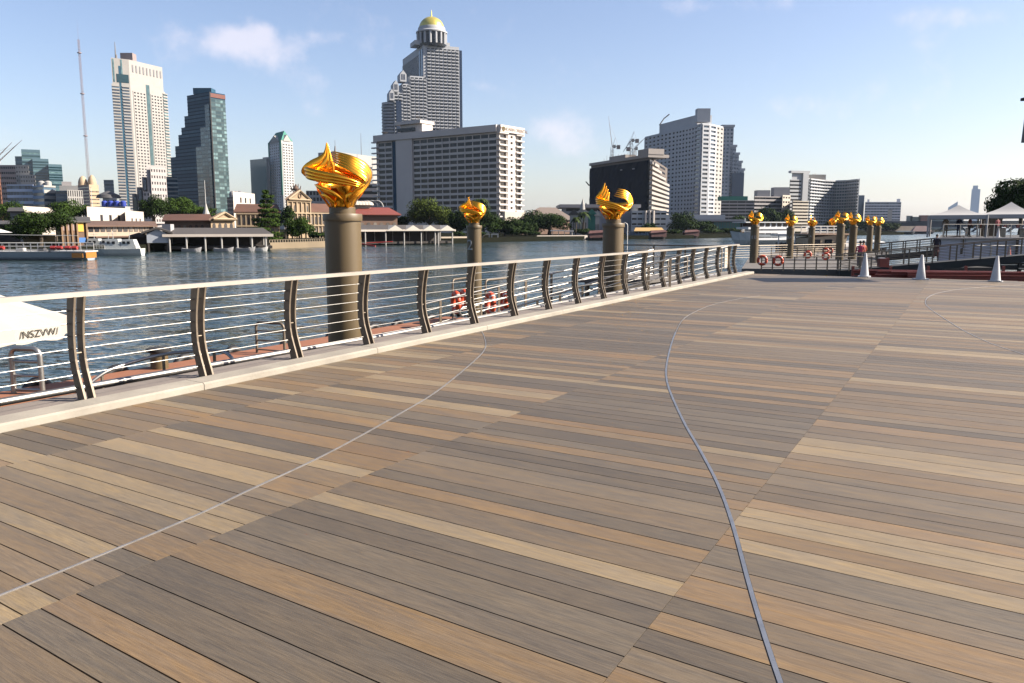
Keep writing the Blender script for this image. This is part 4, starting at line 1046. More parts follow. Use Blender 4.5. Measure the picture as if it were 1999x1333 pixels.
t, A_, B_, zt = simple('building', 'low pale banded block between the nearest gold flame and the large white hotel', 700, 738, 358, 520, c_lilac, 'bands', 7, gm=g_dark, fm=c_lilac); t.finish()
t, A_, B_, zt = simple('building', 'pale low tower block behind the pedimented customs house, left of the nearest flame', 600, 632, 372, 460, c_lilac, 'grid', 6, 5, g_dark, c_white, hf=.6, wf=.7); t.finish()

# --- domed skyscraper
H = 215; t = Bld('domed_skyscraper', 'grey skyscraper with balconies, stepped gables and a golden dome')
g1 = wm('grey_white_concrete', (.40, .42, .45)); navy_s = mat('navy_glass_strip', (.015, .03, .07), .15)
M_ = top_pt(826, 86, H); R_ = top_pt(896, 92, H); L_ = top_pt(786, 116, H)
A2, u2, n2, ln2 = face_frame(M_, R_); A1, u1, n1, ln1 = face_frame(L_, M_)
t.body(quad_fp(L_, M_, R_), LAND_Z, H, g1)
K = ln2 / 70.0      # metres per photo pixel here
def xz(px): return (px - 826) * K
def zz(py): return h_at(py, (M_.y + R_.y) / 2)
# front bank of balconies
def balc(x0, x1, z0, z1, nf, nc, off=0, wf=.78):
    A__ = A2 + n2 * off; t.grid(A__, A__ + u2 * 500, z0, z1, nf, nc, wf, .5, g_dark, g1, .5, .32, x0, x1)
    fh = (z1 - z0) / nf; cw = (x1 - x0) / nc
    for k in reversed(range(nf)):
        for c in range(nc):
            b = MB(); xa = x0 + c * cw + cw * .14; fbox(b, A__, u2, n2, xa, xa + cw * .72, z0 + k * fh + .1, z0 + k * fh + fh * .34, .45, 1.7); t.window(b.v, g1, 'balcony')
balc(xz(832), xz(896), 4, H - 3, 56, 8)
# lower stepped wing to the left
for x0, x1, yt, off in ((800, 832, 152, .0), (785, 800, 168, 0), (768, 785, 185, 0)):
    z = zz(yt); a = A2 + u2 * xz(x0); c = A2 + u2 * xz(x1); t.body([a + n2 * .0, c, c - n2 * 34, a - n2 * 34], LAND_Z, z, g1, 'wing'); balc(xz(x0), xz(x1), 4, z - 1, round(z / 3.85), max(2, round((x1 - x0) / 8)))
# rounded left bay
z = zz(204); bc = A2 + u2 * xz(767) - n2 * 12; b = MB(); b.lathe([(17 * K, LAND_Z), (17 * K, z)], 28, c=(bc.x, bc.y, 0)); t.out(b, 'round_bay', g1, True)
b = MB(); nfl = 40
for k in range(nfl): b.lathe([(17.2 * K, 0), (17.8 * K, .2), (17.8 * K, 1.1), (17.2 * K, 1.3)], 28, c=(bc.x, bc.y, 2 + k * (z - 4) / nfl), cap=False)
t.out(b, 'bay_balconies', g1)
b = MB()
for k in range(nfl): b.lathe([(17.15 * K, 0), (17.15 * K, 1.5)], 28, c=(bc.x, bc.y, 2 + k * (z - 4) / nfl + 1.5), cap=False)
t.out(b, 'bay_glass', g_dark)
b = MB(); fbox(b, A2, u2, n2, xz(772), xz(782), 4, zz(203), -.5, 2.0); t.out(b, 'glass_strip', navy_s)
b = MB(); fbox(b, A2, u2, n2, xz(895), xz(902), 4, zz(95), -3, -.5); t.out(b, 'glass_strip', navy_s)
# upper left angled block with navy strips
t.bands(L_, M_, zz(152), zz(104), 17, g_dark, g1, .8, .5, .2, 0, ln1 * .82)
b = MB(); fbox(b, A1, u1, n1, ln1 * .84, ln1 * .90, zz(150), zz(98), 0, 1.2); fbox(b, A1, u1, n1, ln1 * .93, ln1 * 1.0, zz(150), zz(98), 0, 1.2); t.out(b, 'glass_strip', navy_s)
# gables stepping down
for px, yt, w in ((786, 143, 12), (772, 163, 10), (764, 180, 9)):
    x0, x1 = xz(px - w / 2), xz(px + w / 2); za, zt = zz(yt + 22), zz(yt); zm = zz(yt + 8); b = MB()
    a, c = A2 + u2 * x0 + n2 * 3, A2 + u2 * x1 + n2 * 3; m_ = (a + c) / 2; D_ = -n2 * 14
    V = lambda p, z_: Vector((p.x, p.y, z_))
    for off in (0,):
        f_ = [V(a, za), V(c, za), V(c, zm), V(m_, zt), V(a, zm)]; g_ = [q + D_ for q in f_]; i = len(b.v); b.v += [tuple(q) for q in f_ + g_]; b.f += [(0, 1, 2, 3, 4), (9, 8, 7, 6, 5)] + [(k, 5 + k, 5 + (k + 1) % 5, (k + 1) % 5) for k in range(5)]; b.m += [0] * 7
    t.out(b, 'gable', g1)
    b = MB()
    for q in (.2, .42, .64): fbox(b, A2 + n2 * 3, u2, n2, x0 + (x1 - x0) * q, x0 + (x1 - x0) * (q + .12), za + 2, zm, 0, .15)
    t.out(b, 'gable_window', navy_s)
# crown
cen = A2 + u2 * xz(848) - n2 * 18 * K
b = MB(); rr = 27 * K
t.body([A2 + u2 * xz(812) - n2 * 4, A2 + u2 * xz(880) - n2 * 4, A2 + u2 * xz(880) - n2 * 26, A2 + u2 * xz(812) - n2 * 26], H, H + 5, g1, 'parapet')
b = MB(); z0, z1 = zz(86), zz(63); b.lathe([(28 * K, z0 - 3), (28.5 * K, z0), (26 * K, z0 + .5), (25 * K, z0 + 1), (25 * K, z1)], 40, c=(cen.x, cen.y, 0)); t.out(b, 'drum', g_dark, True)
b = MB()
for q in range(16):
    an = 2 * math.pi * q / 16; p = cen + Vector((math.cos(an), math.sin(an), 0)) * 26.5 * K; b.tube([(p.x, p.y, z0), (p.x, p.y, z1)], 1.5, 8)
t.out(b, 'columns', wm('white_columns', (.55, .57, .6)))
b = MB(); b.lathe([(25 * K, z1 - .5), (29.5 * K, z1), (29.5 * K, z1 + 1.5), (26 * K, z1 + 3), (25.5 * K, z1 + 6), (24.5 * K, z1 + 7)], 40, c=(cen.x, cen.y, 0)); t.out(b, 'cornice', wm('white_columns', (.55, .57, .6)), True)
b = MB(); zd = z1 + 5; rd = 24 * K; b.lathe([(rd * math.cos(a), rd * .95 * math.sin(a)) for a in [math.pi / 2 * q / 12 for q in range(12)]] + [(.8, rd * .95), (.5, rd * .95 + 5), (.1, rd * .95 + 8)], 40, c=(cen.x, cen.y, zd)); t.out(b, 'golden_dome', mat('dome_gold', (.50, .42, .10), .35, .6, .1, .2), True)
t.finish()

# --- large white riverside hotel
H = 52; t = Bld('hotel_building', 'large white hotel with dark window grid behind the second pillar')
L_, M_, R_ = top_pt(734, 266.5, H), top_pt(971, 245, H), top_pt(1016, 252.5, H)
hw = wm('hotel_white', (.66, .61, .57)); fp = quad_fp(L_, M_, R_); t.body(fp, LAND_Z, H, hw)
A1, u1, n1, ln1 = face_frame(L_, M_); A2, u2, n2, ln2 = face_frame(M_, R_)
def fx(px):     # distance along the left face seen at photo column px
    r = ray(px, 330); k = (A1.x * u1.y - A1.y * u1.x) / (r.x * u1.y - r.y * u1.x); q = Vector((r.x * k, r.y * k, 0)); return (q - A1).dot(u1)
nfl = 15
zt = H - 3.4
t.grid(L_, M_, 4.0, zt, nfl, 11, .90, .60, g_dark, hw, .4, .20, fx(808), ln1 - .2)
t.grid(L_, M_, 4.0, zt, nfl, 2, .90, .60, g_dark, hw, .4, .20, fx(740), fx(767))
b = MB(); fbox(b, A1, u1, n1, fx(767.5), fx(776), 2, zt, -.1, .3); t.out(b, 'dark_recess', g_navy)
b = MB(); fbox(b, A1, u1, n1, fx(776), fx(807.5), LAND_Z, H + .3, 0, 1.2); t.out(b, 'stair_tower', hw)
b = MB()
for k in range(16): fbox(b, A1, u1, n1, fx(733) - 1.2, fx(741), 4.0 + k * (zt - 4) / 15 - .35, 4.0 + k * (zt - 4) / 15 + .35, 0, 1.8)
t.out(b, 'end_balconies', hw)
t.grid(M_, R_, 4, zt, nfl, 1, .8, .62, g_curtain, hw, 1.0, .2, .3, ln2 * .36)
t.grid(M_, R_, 4, zt, nfl, 1, .8, .62, g_curtain, hw, 1.0, .2, ln2 * .68, ln2)
b = MB()
for k in range(nfl + 1): fbox(b, A2, u2, n2, -.8, ln2 * .34, 4 + k * (zt - 4) / nfl - .3, 4 + k * (zt - 4) / nfl + .3, 0, 2.2); fbox(b, A2, u2, n2, ln2 * .7, ln2 + .8, 4 + k * (zt - 4) / nfl - .3, 4 + k * (zt - 4) / nfl + .3, 0, 2.0)
t.out(b, 'balconies', hw)
t.grid(M_, R_, 4, zt, nfl, 1, .3, .4, g_dark, hw, 1.3, .3, ln2 * .36, ln2 * .68)
b = MB(); fbox(b, A2, u2, n2, -.5, ln2 + .5, zt + .4, H + .4, 0, 2.4); fbox(b, A1, u1, n1, -.5, ln1 + .5, zt + .35, H + .35, 0, 1.9); t.out(b, 'parapet', hw)
text_part('sign_lettering', 'MANDARIN ORIENTAL', 2.3, mat('brown_letters', (.18, .09, .04), .5), t.root, A2 + u2 * ln2 * .56 + n2 * 2.45 + Vector((0, 0, H - 1.5)) - t.org, u2, (0, 0, 1), .05)
b = MB(); pe = A2 + u2 * ln2 * .1 + n2 * 2.5 + Vector((0, 0, H - 1.5)); b.tube([pe + u2 * 1.0 * math.cos(a) + Vector((0, 0, math.sin(a))) for a in [math.pi * 2 * q / 12 for q in range(13)]], .2, 5); b.tube([pe + Vector((0, 0, -.7)), pe + Vector((0, 0, .7))], .2, 5); t.out(b, 'sign_emblem', mat('brass_letters', (.42, .33, .12), .4, .3))
# roof pavilion over the stair tower
z0, z1 = H + .3, H + 6.5; xa, xb = fx(777), fx(824)
b = MB(); fbox(b, A1, u1, n1, xa + 2, xb, z0, z1 - 1, -9, -.5); t.out(b, 'penthouse', hw)
b = MB(); fbox(b, A1, u1, n1, xa, xb - 5, z0 + .8, z0 + 2.8, -.5, .0); t.out(b, 'penthouse_window', g_dark)
b = MB(); fbox(b, A1, u1, n1, xa - .5, xb + .5, z1 - 1.6, z1, -10, 1.4); t.out(b, 'penthouse_roof', hw)
b = MB()
for px in (739, 742, 806):
    q = A1 + u1 * fx(px) - n1 * 5; zc = H + (2 if px < 800 else 8.5); b.tube([(q.x, q.y, H), (q.x, q.y, zc)], .15, 5); b.lathe([(.2, 0), (1.0, .25), (1.5, .7)], 14, c=(q.x, q.y, zc), cap=False)
t.out(b, 'satellite_dish', c_dk)
b = MB(); fbox(b, A2, u2, n2, ln2 * .1, ln2 * 1.0, -1, 9.6, 0, 3.2); t.out(b, 'terrace_block', wm('sunny_white', (.66, .60, .50)))
t.finish()

# --- netted tower block under construction
H = 48; t = Bld('netted_building', 'building wrapped in black netting with pale balconied right side, cranes on its roof')
L_, M_, R_ = top_pt(1154, 318, H), top_pt(1269, 300, H), top_pt(1303, 323, H)
net = mat('black_netting', (.004, .007, .02), .9, 0, .5, .15, spec=.08); slab = wm('raw_slab', (.50, .46, .42)); raw = wm('brown_shade', (.15, .12, .10))
fp = quad_fp(L_, M_, R_); t.body(fp, LAND_Z, H - 2, raw)
A1, u1, n1, ln1 = face_frame(L_, M_); A2, u2, n2, ln2 = face_frame(M_, R_)
b = MB(); nx, nz = 26, 14; rn = random.Random(2)
grid_ = [[A1 + u1 * ln1 * (i / nx) + n1 * (1.2 + rn.uniform(-.35, .35)) + Vector((0, 0, -1 + (H - 3) * j / nz)) for i in range(nx + 1)] for j in range(nz + 1)]
for j in range(nz):
    for i in range(nx): b.quad(grid_[j][i], grid_[j][i + 1], grid_[j + 1][i + 1], grid_[j + 1][i])
t.out(b, 'netting', net)
b = MB()
for i in range(9):
    x = rn.uniform(.08, .85) * ln1; z = rn.uniform(8, H - 6); w = rn.uniform(1, 4); fbox(b, A1, u1, n1, x, x + w, z, z + .7, 1.4, 1.9)
t.out(b, 'exposed_slab', c_grey)
for k in range(14):
    z = 1.5 + k * (H - 4) / 14; b = MB(); cut = ln2 * (1.0 if k < 11 else 1.0 - .25 * (k - 10)); cut = max(cut, ln2 * .35)
    fbox(b, A2, u2, n2, -.4, cut, z - .85, z + .85, 0, 1.9); t.out(b, 'balcony', slab)
    b = MB(); fbox(b, A2, u2, n2, .3, ln2 * .3, z + .9, z + 2.2, 0, .1); fbox(b, A2, u2, n2, ln2 * .5, ln2 * .85, z + .9, z + 2.2, 0, .1); t.out(b, 'window', g_dark)
b = MB(); fbox(b, A1, u1, n1, 0, ln1 + .5, H - 2.2, H - .3, -14, 1.6); fbox(b, A1, u1, n1, ln1 * .35, ln1 * .62, H - .3, H + 2, -8, .6); fbox(b, A1, u1, n1, ln1 * .85, ln1 + .8, H - .3, H + 3.2, -10, 1.7); t.out(b, 'roof_slab', wm('dusty_slab', (.42, .38, .35)))
b = MB()
for (f, z) in ((-.02, H * .66), (-.02, H * .33)):
    p = A1 + u1 * ln1 * f; q = [p + Vector((0, 0, z)), p - u1 * 5.5 + Vector((0, 0, z + 3)), p - u1 * 5 + n1 * 1 + Vector((0, 0, z + 3)), p + n1 * 1 + Vector((0, 0, z))]
    b.hexa(q + [x + Vector((0, 0, .4)) for x in q])
t.out(b, 'catch_fan', net)
b = MB()
for i in range(12):
    x = ln1 * (.25 + .6 * i / 12); q = A1 + u1 * x; b.tube([(q.x, q.y + 2, H - .5), (q.x, q.y + 2, H + rn.uniform(1, 3.5))], .12, 4)
t.out(b, 'scaffold_poles', c_mid)
t.finish()
Yc = M_.y + 12
for px, tipx, tipy, rooty, lab in ((1195, 1188, 227, 287, 'crane with a near-vertical jib on the netted building'), (1231, 1216, 297, 275, 'crane with two low jibs in the middle of the netted building roof'), (1238, 1258, 270, 291, 'smaller crane leaning right on the netted building roof')):
    p = P(px, 300, Yc); bz = H - 1; base = Vector((p.x, p.y, bz)); crane(lab, base, max(2.0, P(px, rooty, Yc).z - bz), P(tipx, tipy, Yc), cr_g, .22, 4)

# --- long grey hotel with curved face
H = 88; t = Bld('hotel_building', 'tall pale grey hotel with a curved face right of the netted building')
sh = wm('pale_grey_hotel', (.36, .38, .41)); t.placed = False
tops = [(1259, 267), (1290, 259.5), (1320, 253), (1345, 247.5), (1357, 244.5)]
pts = [top_pt(x, y, H) for x, y in tops]
bay = [(1357, 244.5), (1371, 240), (1385, 241), (1398, 243.5)]
bpts = [top_pt(x, y, H) for x, y in bay]
rr_ = [top_pt(1398, 243.5, H), top_pt(1412, 247, H)]
outline = pts + bpts[1:] + rr_[1:]
bk = [outline[-1] + Vector((6, 34, 0)), outline[0] + Vector((12, 34, 0))]
t.body(outline + bk, LAND_Z, H, sh)
for a, c in zip(pts[:-1], pts[1:]): t.grid(a, c, 9, H - 1, 22, 4 if a != pts[-2] else 2, .5, .42, g_dark, sh, .5, .3)
for a, c in zip(bpts[:-1], bpts[1:]): t.grid(a, c, 9, H - 1, 22, 1, .72, .5, g_blue, sh, .9, .25)
t.grid(rr_[0], rr_[1], 9, H - 1, 22, 2, .45, .4, g_dark, c_white, .5, .3)
b = MB()
for a, c, hh, x0, x1 in ((pts[0], pts[4], 7, .25, 1.0),):
    A__, u, n, ln = face_frame(a, c)
    v = [A__ + u * ln * x0 - n * 3, c - n * 2, c - n * 16, A__ + u * ln * x0 - n * 16]; b.prism([(q.x, q.y) for q in v], H, H + 9)
t.out(b, 'roof_wall', sh)
A__, u, n, ln = face_frame(pts[0], pts[4]); pq = A__ + u * ln * .62 - n * 2.9
text_part('sign_lettering', 'S Shangri-La', 5.0, mat('brass_letters', (.42, .33, .12), .4, .3), t.root, pq + Vector((0, 0, H + 5)) - t.org, u, (0, 0, 1), .05)
b = MB(); q = bpts[1] + Vector((2, 8, 0)); b.box((q.x, q.y, H + 7), (11, 8, 11)); t.out(b, 'plant_room', sh)
b = MB(); q = pts[1] + Vector((0, 8, 0)); b.tube([(q.x, q.y, H + 8), (q.x + 4, q.y, H + 14), (q.x + 9, q.y, H + 18)], .6, 5); t.out(b, 'cleaning_cradle_arm', c_mid)
t.finish()
# stepped tower behind
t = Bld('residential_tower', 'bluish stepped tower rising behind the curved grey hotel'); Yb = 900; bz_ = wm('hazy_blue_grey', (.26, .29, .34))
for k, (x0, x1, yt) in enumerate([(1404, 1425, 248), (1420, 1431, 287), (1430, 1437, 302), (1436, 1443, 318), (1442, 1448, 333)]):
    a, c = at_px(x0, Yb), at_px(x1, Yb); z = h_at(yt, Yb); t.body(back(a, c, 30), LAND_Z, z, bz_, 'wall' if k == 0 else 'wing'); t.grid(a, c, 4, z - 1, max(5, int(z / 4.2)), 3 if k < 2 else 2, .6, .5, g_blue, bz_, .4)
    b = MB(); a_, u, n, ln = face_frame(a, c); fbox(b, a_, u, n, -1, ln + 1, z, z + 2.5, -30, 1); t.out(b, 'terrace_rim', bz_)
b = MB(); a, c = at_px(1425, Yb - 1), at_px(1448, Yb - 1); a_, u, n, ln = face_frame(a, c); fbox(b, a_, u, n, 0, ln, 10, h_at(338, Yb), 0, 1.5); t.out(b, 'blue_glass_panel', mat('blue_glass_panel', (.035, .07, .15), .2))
t.finish()
# parking-like white block with green strip
t, A_, B_, zt = simple('parking_building', 'long white banded block with a green roof strip right of the curved grey hotel', 1406, 1470, 391, 560, c_lilac, 'mull', 8, 4, g_dark, c_lilac, hf=.5)
b = MB(); a_, u, n, ln = face_frame(A_, B_); fbox(b, a_, u, n, 0, ln * .8, zt, zt + 2.8, -10, .3); t.out(b, 'green_screen', green)
a, c = at_px(1470, 560), at_px(1524, 568); z = h_at(383, 560); t.body(back(a, c, 24), LAND_Z, z, c_lilac, 'wing'); t.bands(a, c, 2, z, 8, g_dark, c_lilac, .5, .5, .25, mull=5)
a, c = at_px(1524, 556), at_px(1539, 562); z = h_at(381, 560); t.body(back(a, c, 24), LAND_Z, z, wm('sunny_white', (.66, .60, .50)), 'wing'); t.grid(a, c, 2, z, 7, 3, .6, .4, g_dark, wm('sunny_white', (.66, .60, .50)), .5)
b = MB(); p = at_px(1485, 575); b.box((p.x, p.y, h_at(380, 575)), (9, 8, 6)); p = at_px(1520, 580); b.box((p.x, p.y, h_at(377, 580)), (11, 8, 8)); t.out(b, 'plant_room', c_grey)
t.finish()
# balconied curved hotel at right
t = Bld('hotel_building', 'hotel with rows of balconies between the white block and the hazy slab')
Yh = 600; cx_ = [at_px(1574, 585), at_px(1600, 605), at_px(1625, 612), at_px(1650, 606), at_px(1673, 590)]; zt = h_at(350, 600); c_h = wm('cool_white', (.46, .48, .50))
t.body([cx_[0], cx_[1], cx_[2], cx_[3], cx_[4], cx_[4] + Vector((4, 30, 0)), cx_[0] + Vector((0, 30, 0))], LAND_Z, zt, c_h)
for k, (a, c) in enumerate(zip(cx_[:-1], cx_[1:])):
    t.grid(a, c, 4, zt - 1, 14, 5, .66, .55, g_blue if k < 2 else g_navy, c_h, .7, .28)
b = MB()
for a, c in zip(cx_[:-1], cx_[1:]):
    a_, u, n, ln = face_frame(a, c)
    for k in range(15): fbox(b, a_, u, n, -.4, ln + .4, 4 + k * (zt - 5) / 14 - .12, 4 + k * (zt - 5) / 14 + .75, .6, 1.9)
t.out(b, 'balconies', c_h)
a, c = at_px(1541, 580), at_px(1572, 584); z = h_at(337, 580); t.body(back(a, c, 26), LAND_Z, z, c_h, 'end_tower'); a_, u, n, ln = face_frame(a, c)
t.bands(a, c, 4, h_at(350, 580), 12, g_dark, c_h, .5, .45, .25, -1.5, ln * .6)
b = MB(); fbox(b, a_, u, n, -1.5, ln + .8, z - .2, z + 1.4, -2, 1.2); fbox(b, a_, u, n, ln * .64, ln * .98, 0, z, 0, 1.4); t.out(b, 'white_slab', c_h)
a, c = at_px(1544, 545), at_px(1575, 552); z = h_at(392, 548); t.body(back(a, c, 20), LAND_Z, z, wm('sunny_white', (.66, .60, .50)), 'low_wing'); t.bands(a, c, 2, z, 8, g_dark, wm('sunny_white', (.66, .60, .50)), .8, .5, .25, mull=3)
b = MB()
for k in range(6): p = at_px(1578 + k * 4, 612); b.tube([(p.x, p.y, zt), (p.x, p.y, zt + rn.uniform(3, 6))], .3, 4)
p = at_px(1585, 612); b.box((p.x, p.y, zt + 2), (14, 8, 4)); t.out(b, 'roof_frame', wm('sunny_white', (.66, .60, .50)))
t.finish()
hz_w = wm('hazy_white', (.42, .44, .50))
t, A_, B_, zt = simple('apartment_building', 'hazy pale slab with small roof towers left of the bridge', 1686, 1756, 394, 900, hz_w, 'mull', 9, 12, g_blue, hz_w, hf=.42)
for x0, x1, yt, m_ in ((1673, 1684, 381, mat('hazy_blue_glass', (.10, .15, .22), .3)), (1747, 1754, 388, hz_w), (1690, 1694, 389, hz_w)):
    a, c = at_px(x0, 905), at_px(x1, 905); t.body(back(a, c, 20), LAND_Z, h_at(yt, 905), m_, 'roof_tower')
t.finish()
t, A_, B_, zt = simple('building', 'white twin-towered landmark in front of the hazy pale slab', 1731, 1740, 409, 800, c_white, 'none')
t.finish()
# far towers and low shore houses
far = mat('far_hazed_glass', (.34, .46, .66), .4, 0, .03, .01)  # haze over the far towers is put into this pale colour
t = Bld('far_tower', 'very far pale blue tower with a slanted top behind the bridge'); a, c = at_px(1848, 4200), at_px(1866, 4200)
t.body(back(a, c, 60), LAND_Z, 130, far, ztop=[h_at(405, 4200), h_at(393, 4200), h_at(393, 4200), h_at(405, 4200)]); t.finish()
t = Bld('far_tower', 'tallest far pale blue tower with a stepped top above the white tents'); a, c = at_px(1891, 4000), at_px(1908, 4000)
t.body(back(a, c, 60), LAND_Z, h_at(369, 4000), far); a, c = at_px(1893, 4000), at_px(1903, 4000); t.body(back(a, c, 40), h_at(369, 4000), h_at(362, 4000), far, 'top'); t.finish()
for k, (x0, x1, yt, col) in enumerate([(1768, 1780, 421, (.20, .24, .26)), (1776, 1796, 423, (.13, .16, .16)), (1792, 1819, 420, (.30, .12, .10)), (1817, 1848, 424, (.14, .20, .21)), (1845, 1880, 427, (.18, .22, .24))]):
    t, *_ = simple('shore_house', ['small grey-blue building', 'low dark building', 'low red building', 'long green-grey low building', 'long pale low building'][k] + ' seen above the bridge deck' + [' at its left end', ', second from left', ' in the middle', ' right of the red one', ' under the slanted far tower'][k], x0, x1, yt, 1100, wm('shore%d' % k, col), 'none', group=None); t.finish()
# --- bridge
br = thing('bridge', 'long low concrete river bridge at the right behind the pillars', 'bridge', (at_px(1790, 760)))
bm_ = wm('bridge_concrete', (.085, .095, .115), .1)
b = MB(); a, c = at_px(1600, 790), at_px(2120, 700); a_, u, n, ln = face_frame(a, c); fbox(b, a_, u, n, 0, ln, h_at(443, 760), h_at(434.5, 760), -12, 0); o = b.build('deck', bm_, br, loc=br.location); o.location = (0, 0, 0)
b = MB(); fbox(b, a_, u, n, 0, ln, h_at(434.4, 760), h_at(431.5, 760), -.5, .3); o = b.build('parapet', bm_, br, loc=br.location); o.location = (0, 0, 0)
for k in range(8):
    f = .07 + k * .13; p = a_ + u * ln * f
    for q in (-1, 1):
        b = MB(); s0 = p + u * 7 * q; s1 = p + u * 2 * q
        v0 = [s0 + n * 0, s0 + u * 2, s0 + u * 2 - n * 10, s0 - n * 10]; v1 = [s1, s1 + u * 2, s1 + u * 2 - n * 10, s1 - n * 10]
        b.hexa([Vector((x.x, x.y, WATER_Z)) for x in v1] + [Vector((x.x, x.y, h_at(443, 760) + .01)) for x in v0]); o = b.build('pier', bm_, br, loc=br.location); o.location = (0, 0, 0)

# ================================================================ TREES
leaf_m = {}
def leafmat(name, c):
    m = mat(name, c, .65, 0, .25, .5, island=.55, spec=.04); return m
L_dark = leafmat('dark_leaves', (.030, .056, .012)); L_mid = leafmat('green_leaves', (.050, .090, .016)); L_lite = leafmat('sunny_leaves', (.085, .118, .022)); L_palm = leafmat('palm_leaves', (.06, .09, .025))
bark = mat('bark', (.10, .075, .05), .9, 0, .3, 2)
def tree(label, cx, ytop, wpx, ybot, Y, m, n=1900, shape='round', seed=1, group='trees along the far bank', leaf=None, name='tree', trunk=True, base_z=LAND_Z):
    rn = random.Random(seed * 77 + 5); k = Y / F_PX
    top = P(cx, ytop, Y).z; bot = max(base_z + .4, P(cx, ybot, Y).z); c = P(cx, (ytop + ybot) / 2, Y); W_ = wpx * k / 2 * 1.1; Hh = (top - bot) / 2; cz = (top + bot) / 2
    t = thing(name, label, name, (c.x, c.y, base_z), group); o0 = Vector((c.x, c.y, base_z)); lf = leaf or max(.16, 1.15 * k * 1.6)
    lobes = []
    if shape == 'cone':
        for q in range(11):
            f = q / 10; r = W_ * (1 - f * .78) * rn.uniform(.6, .8)
            for j in range(3): a = rn.uniform(0, 6.28); lobes.append((Vector((math.cos(a) * r * .8, math.sin(a) * r * .8, cz - Hh + 2 * Hh * f - base_z)), Vector((r * .75, r * .75, Hh * .09))))
    elif shape == 'flat':
        for q in range(16):
            a = rn.uniform(0, 6.28); r = W_ * math.sqrt(rn.random()) * .8; z = cz + rn.uniform(-.75, .8) * Hh
            lobes.append((Vector((math.cos(a) * r, math.sin(a) * r * .6, z - base_z)), Vector((W_ * rn.uniform(.25, .4), W_ * .3, Hh * rn.uniform(.12, .22)))))
    else:
        for q in range(15):
            a = rn.uniform(0, 6.28); e = rn.uniform(-.7, .9); r = math.sqrt(max(0, 1 - e * e)) * rn.uniform(.45, .8)
            s = rn.uniform(.30, .46)
            lobes.append((Vector((math.cos(a) * r * W_, math.sin(a) * r * W_ * .8, cz + e * Hh * .72 - base_z)), Vector((W_ * s, W_ * s, Hh * s * 1.15))))
        lobes.append((Vector((0, 0, cz - base_z)), Vector((W_ * .55, W_ * .5, Hh * .6))))
    b = MB(); tot = sum(l[1].x * l[1].z for l in lobes)
    for lc, lr in lobes:
        for _ in range(int(3.4 * n * lr.x * lr.z / tot) + 12):
            v = Vector((rn.gauss(0, 1), rn.gauss(0, 1), rn.gauss(0, 1))).normalized() * (rn.random() ** .25) * rn.uniform(.85, 1.12)
            p = lc + Vector((v.x * lr.x, v.y * lr.y, v.z * lr.z)); s = lf * rn.uniform(.55, 1.3)
            nn = (v + Vector((rn.uniform(-.8, .8), rn.uniform(-.8, .8), rn.uniform(-.3, .9)))).normalized(); a = nn.cross(Vector((rn.uniform(-1, 1), rn.uniform(-1, 1), .3))).normalized(); cc = nn.cross(a)
            b.quad(p - a * s, p + cc * s * .55, p + a * s, p - cc * s * .55)
    b.build('crown', m, t)
    if trunk:
        b = MB(); r0 = max(.12, W_ * .07); zt = cz - base_z
        b.tube([(0, 0, -.3), (r0 * .4, 0, zt * .35), (0, r0 * .3, zt * .7), (0, 0, zt * 1.05)], [r0, r0 * .8, r0 * .6, r0 * .3], 8)
        for lc, lr in lobes[::2]:
            s = Vector((0, 0, min(zt * .8, max(.2, lc.z * .6)))); b.tube([s, s.lerp(lc, .5) + Vector((0, 0, lr.z * .2)), lc], [r0 * .42, r0 * .28, r0 * .1], 5)
        b.build('trunk', bark, t)
    return t
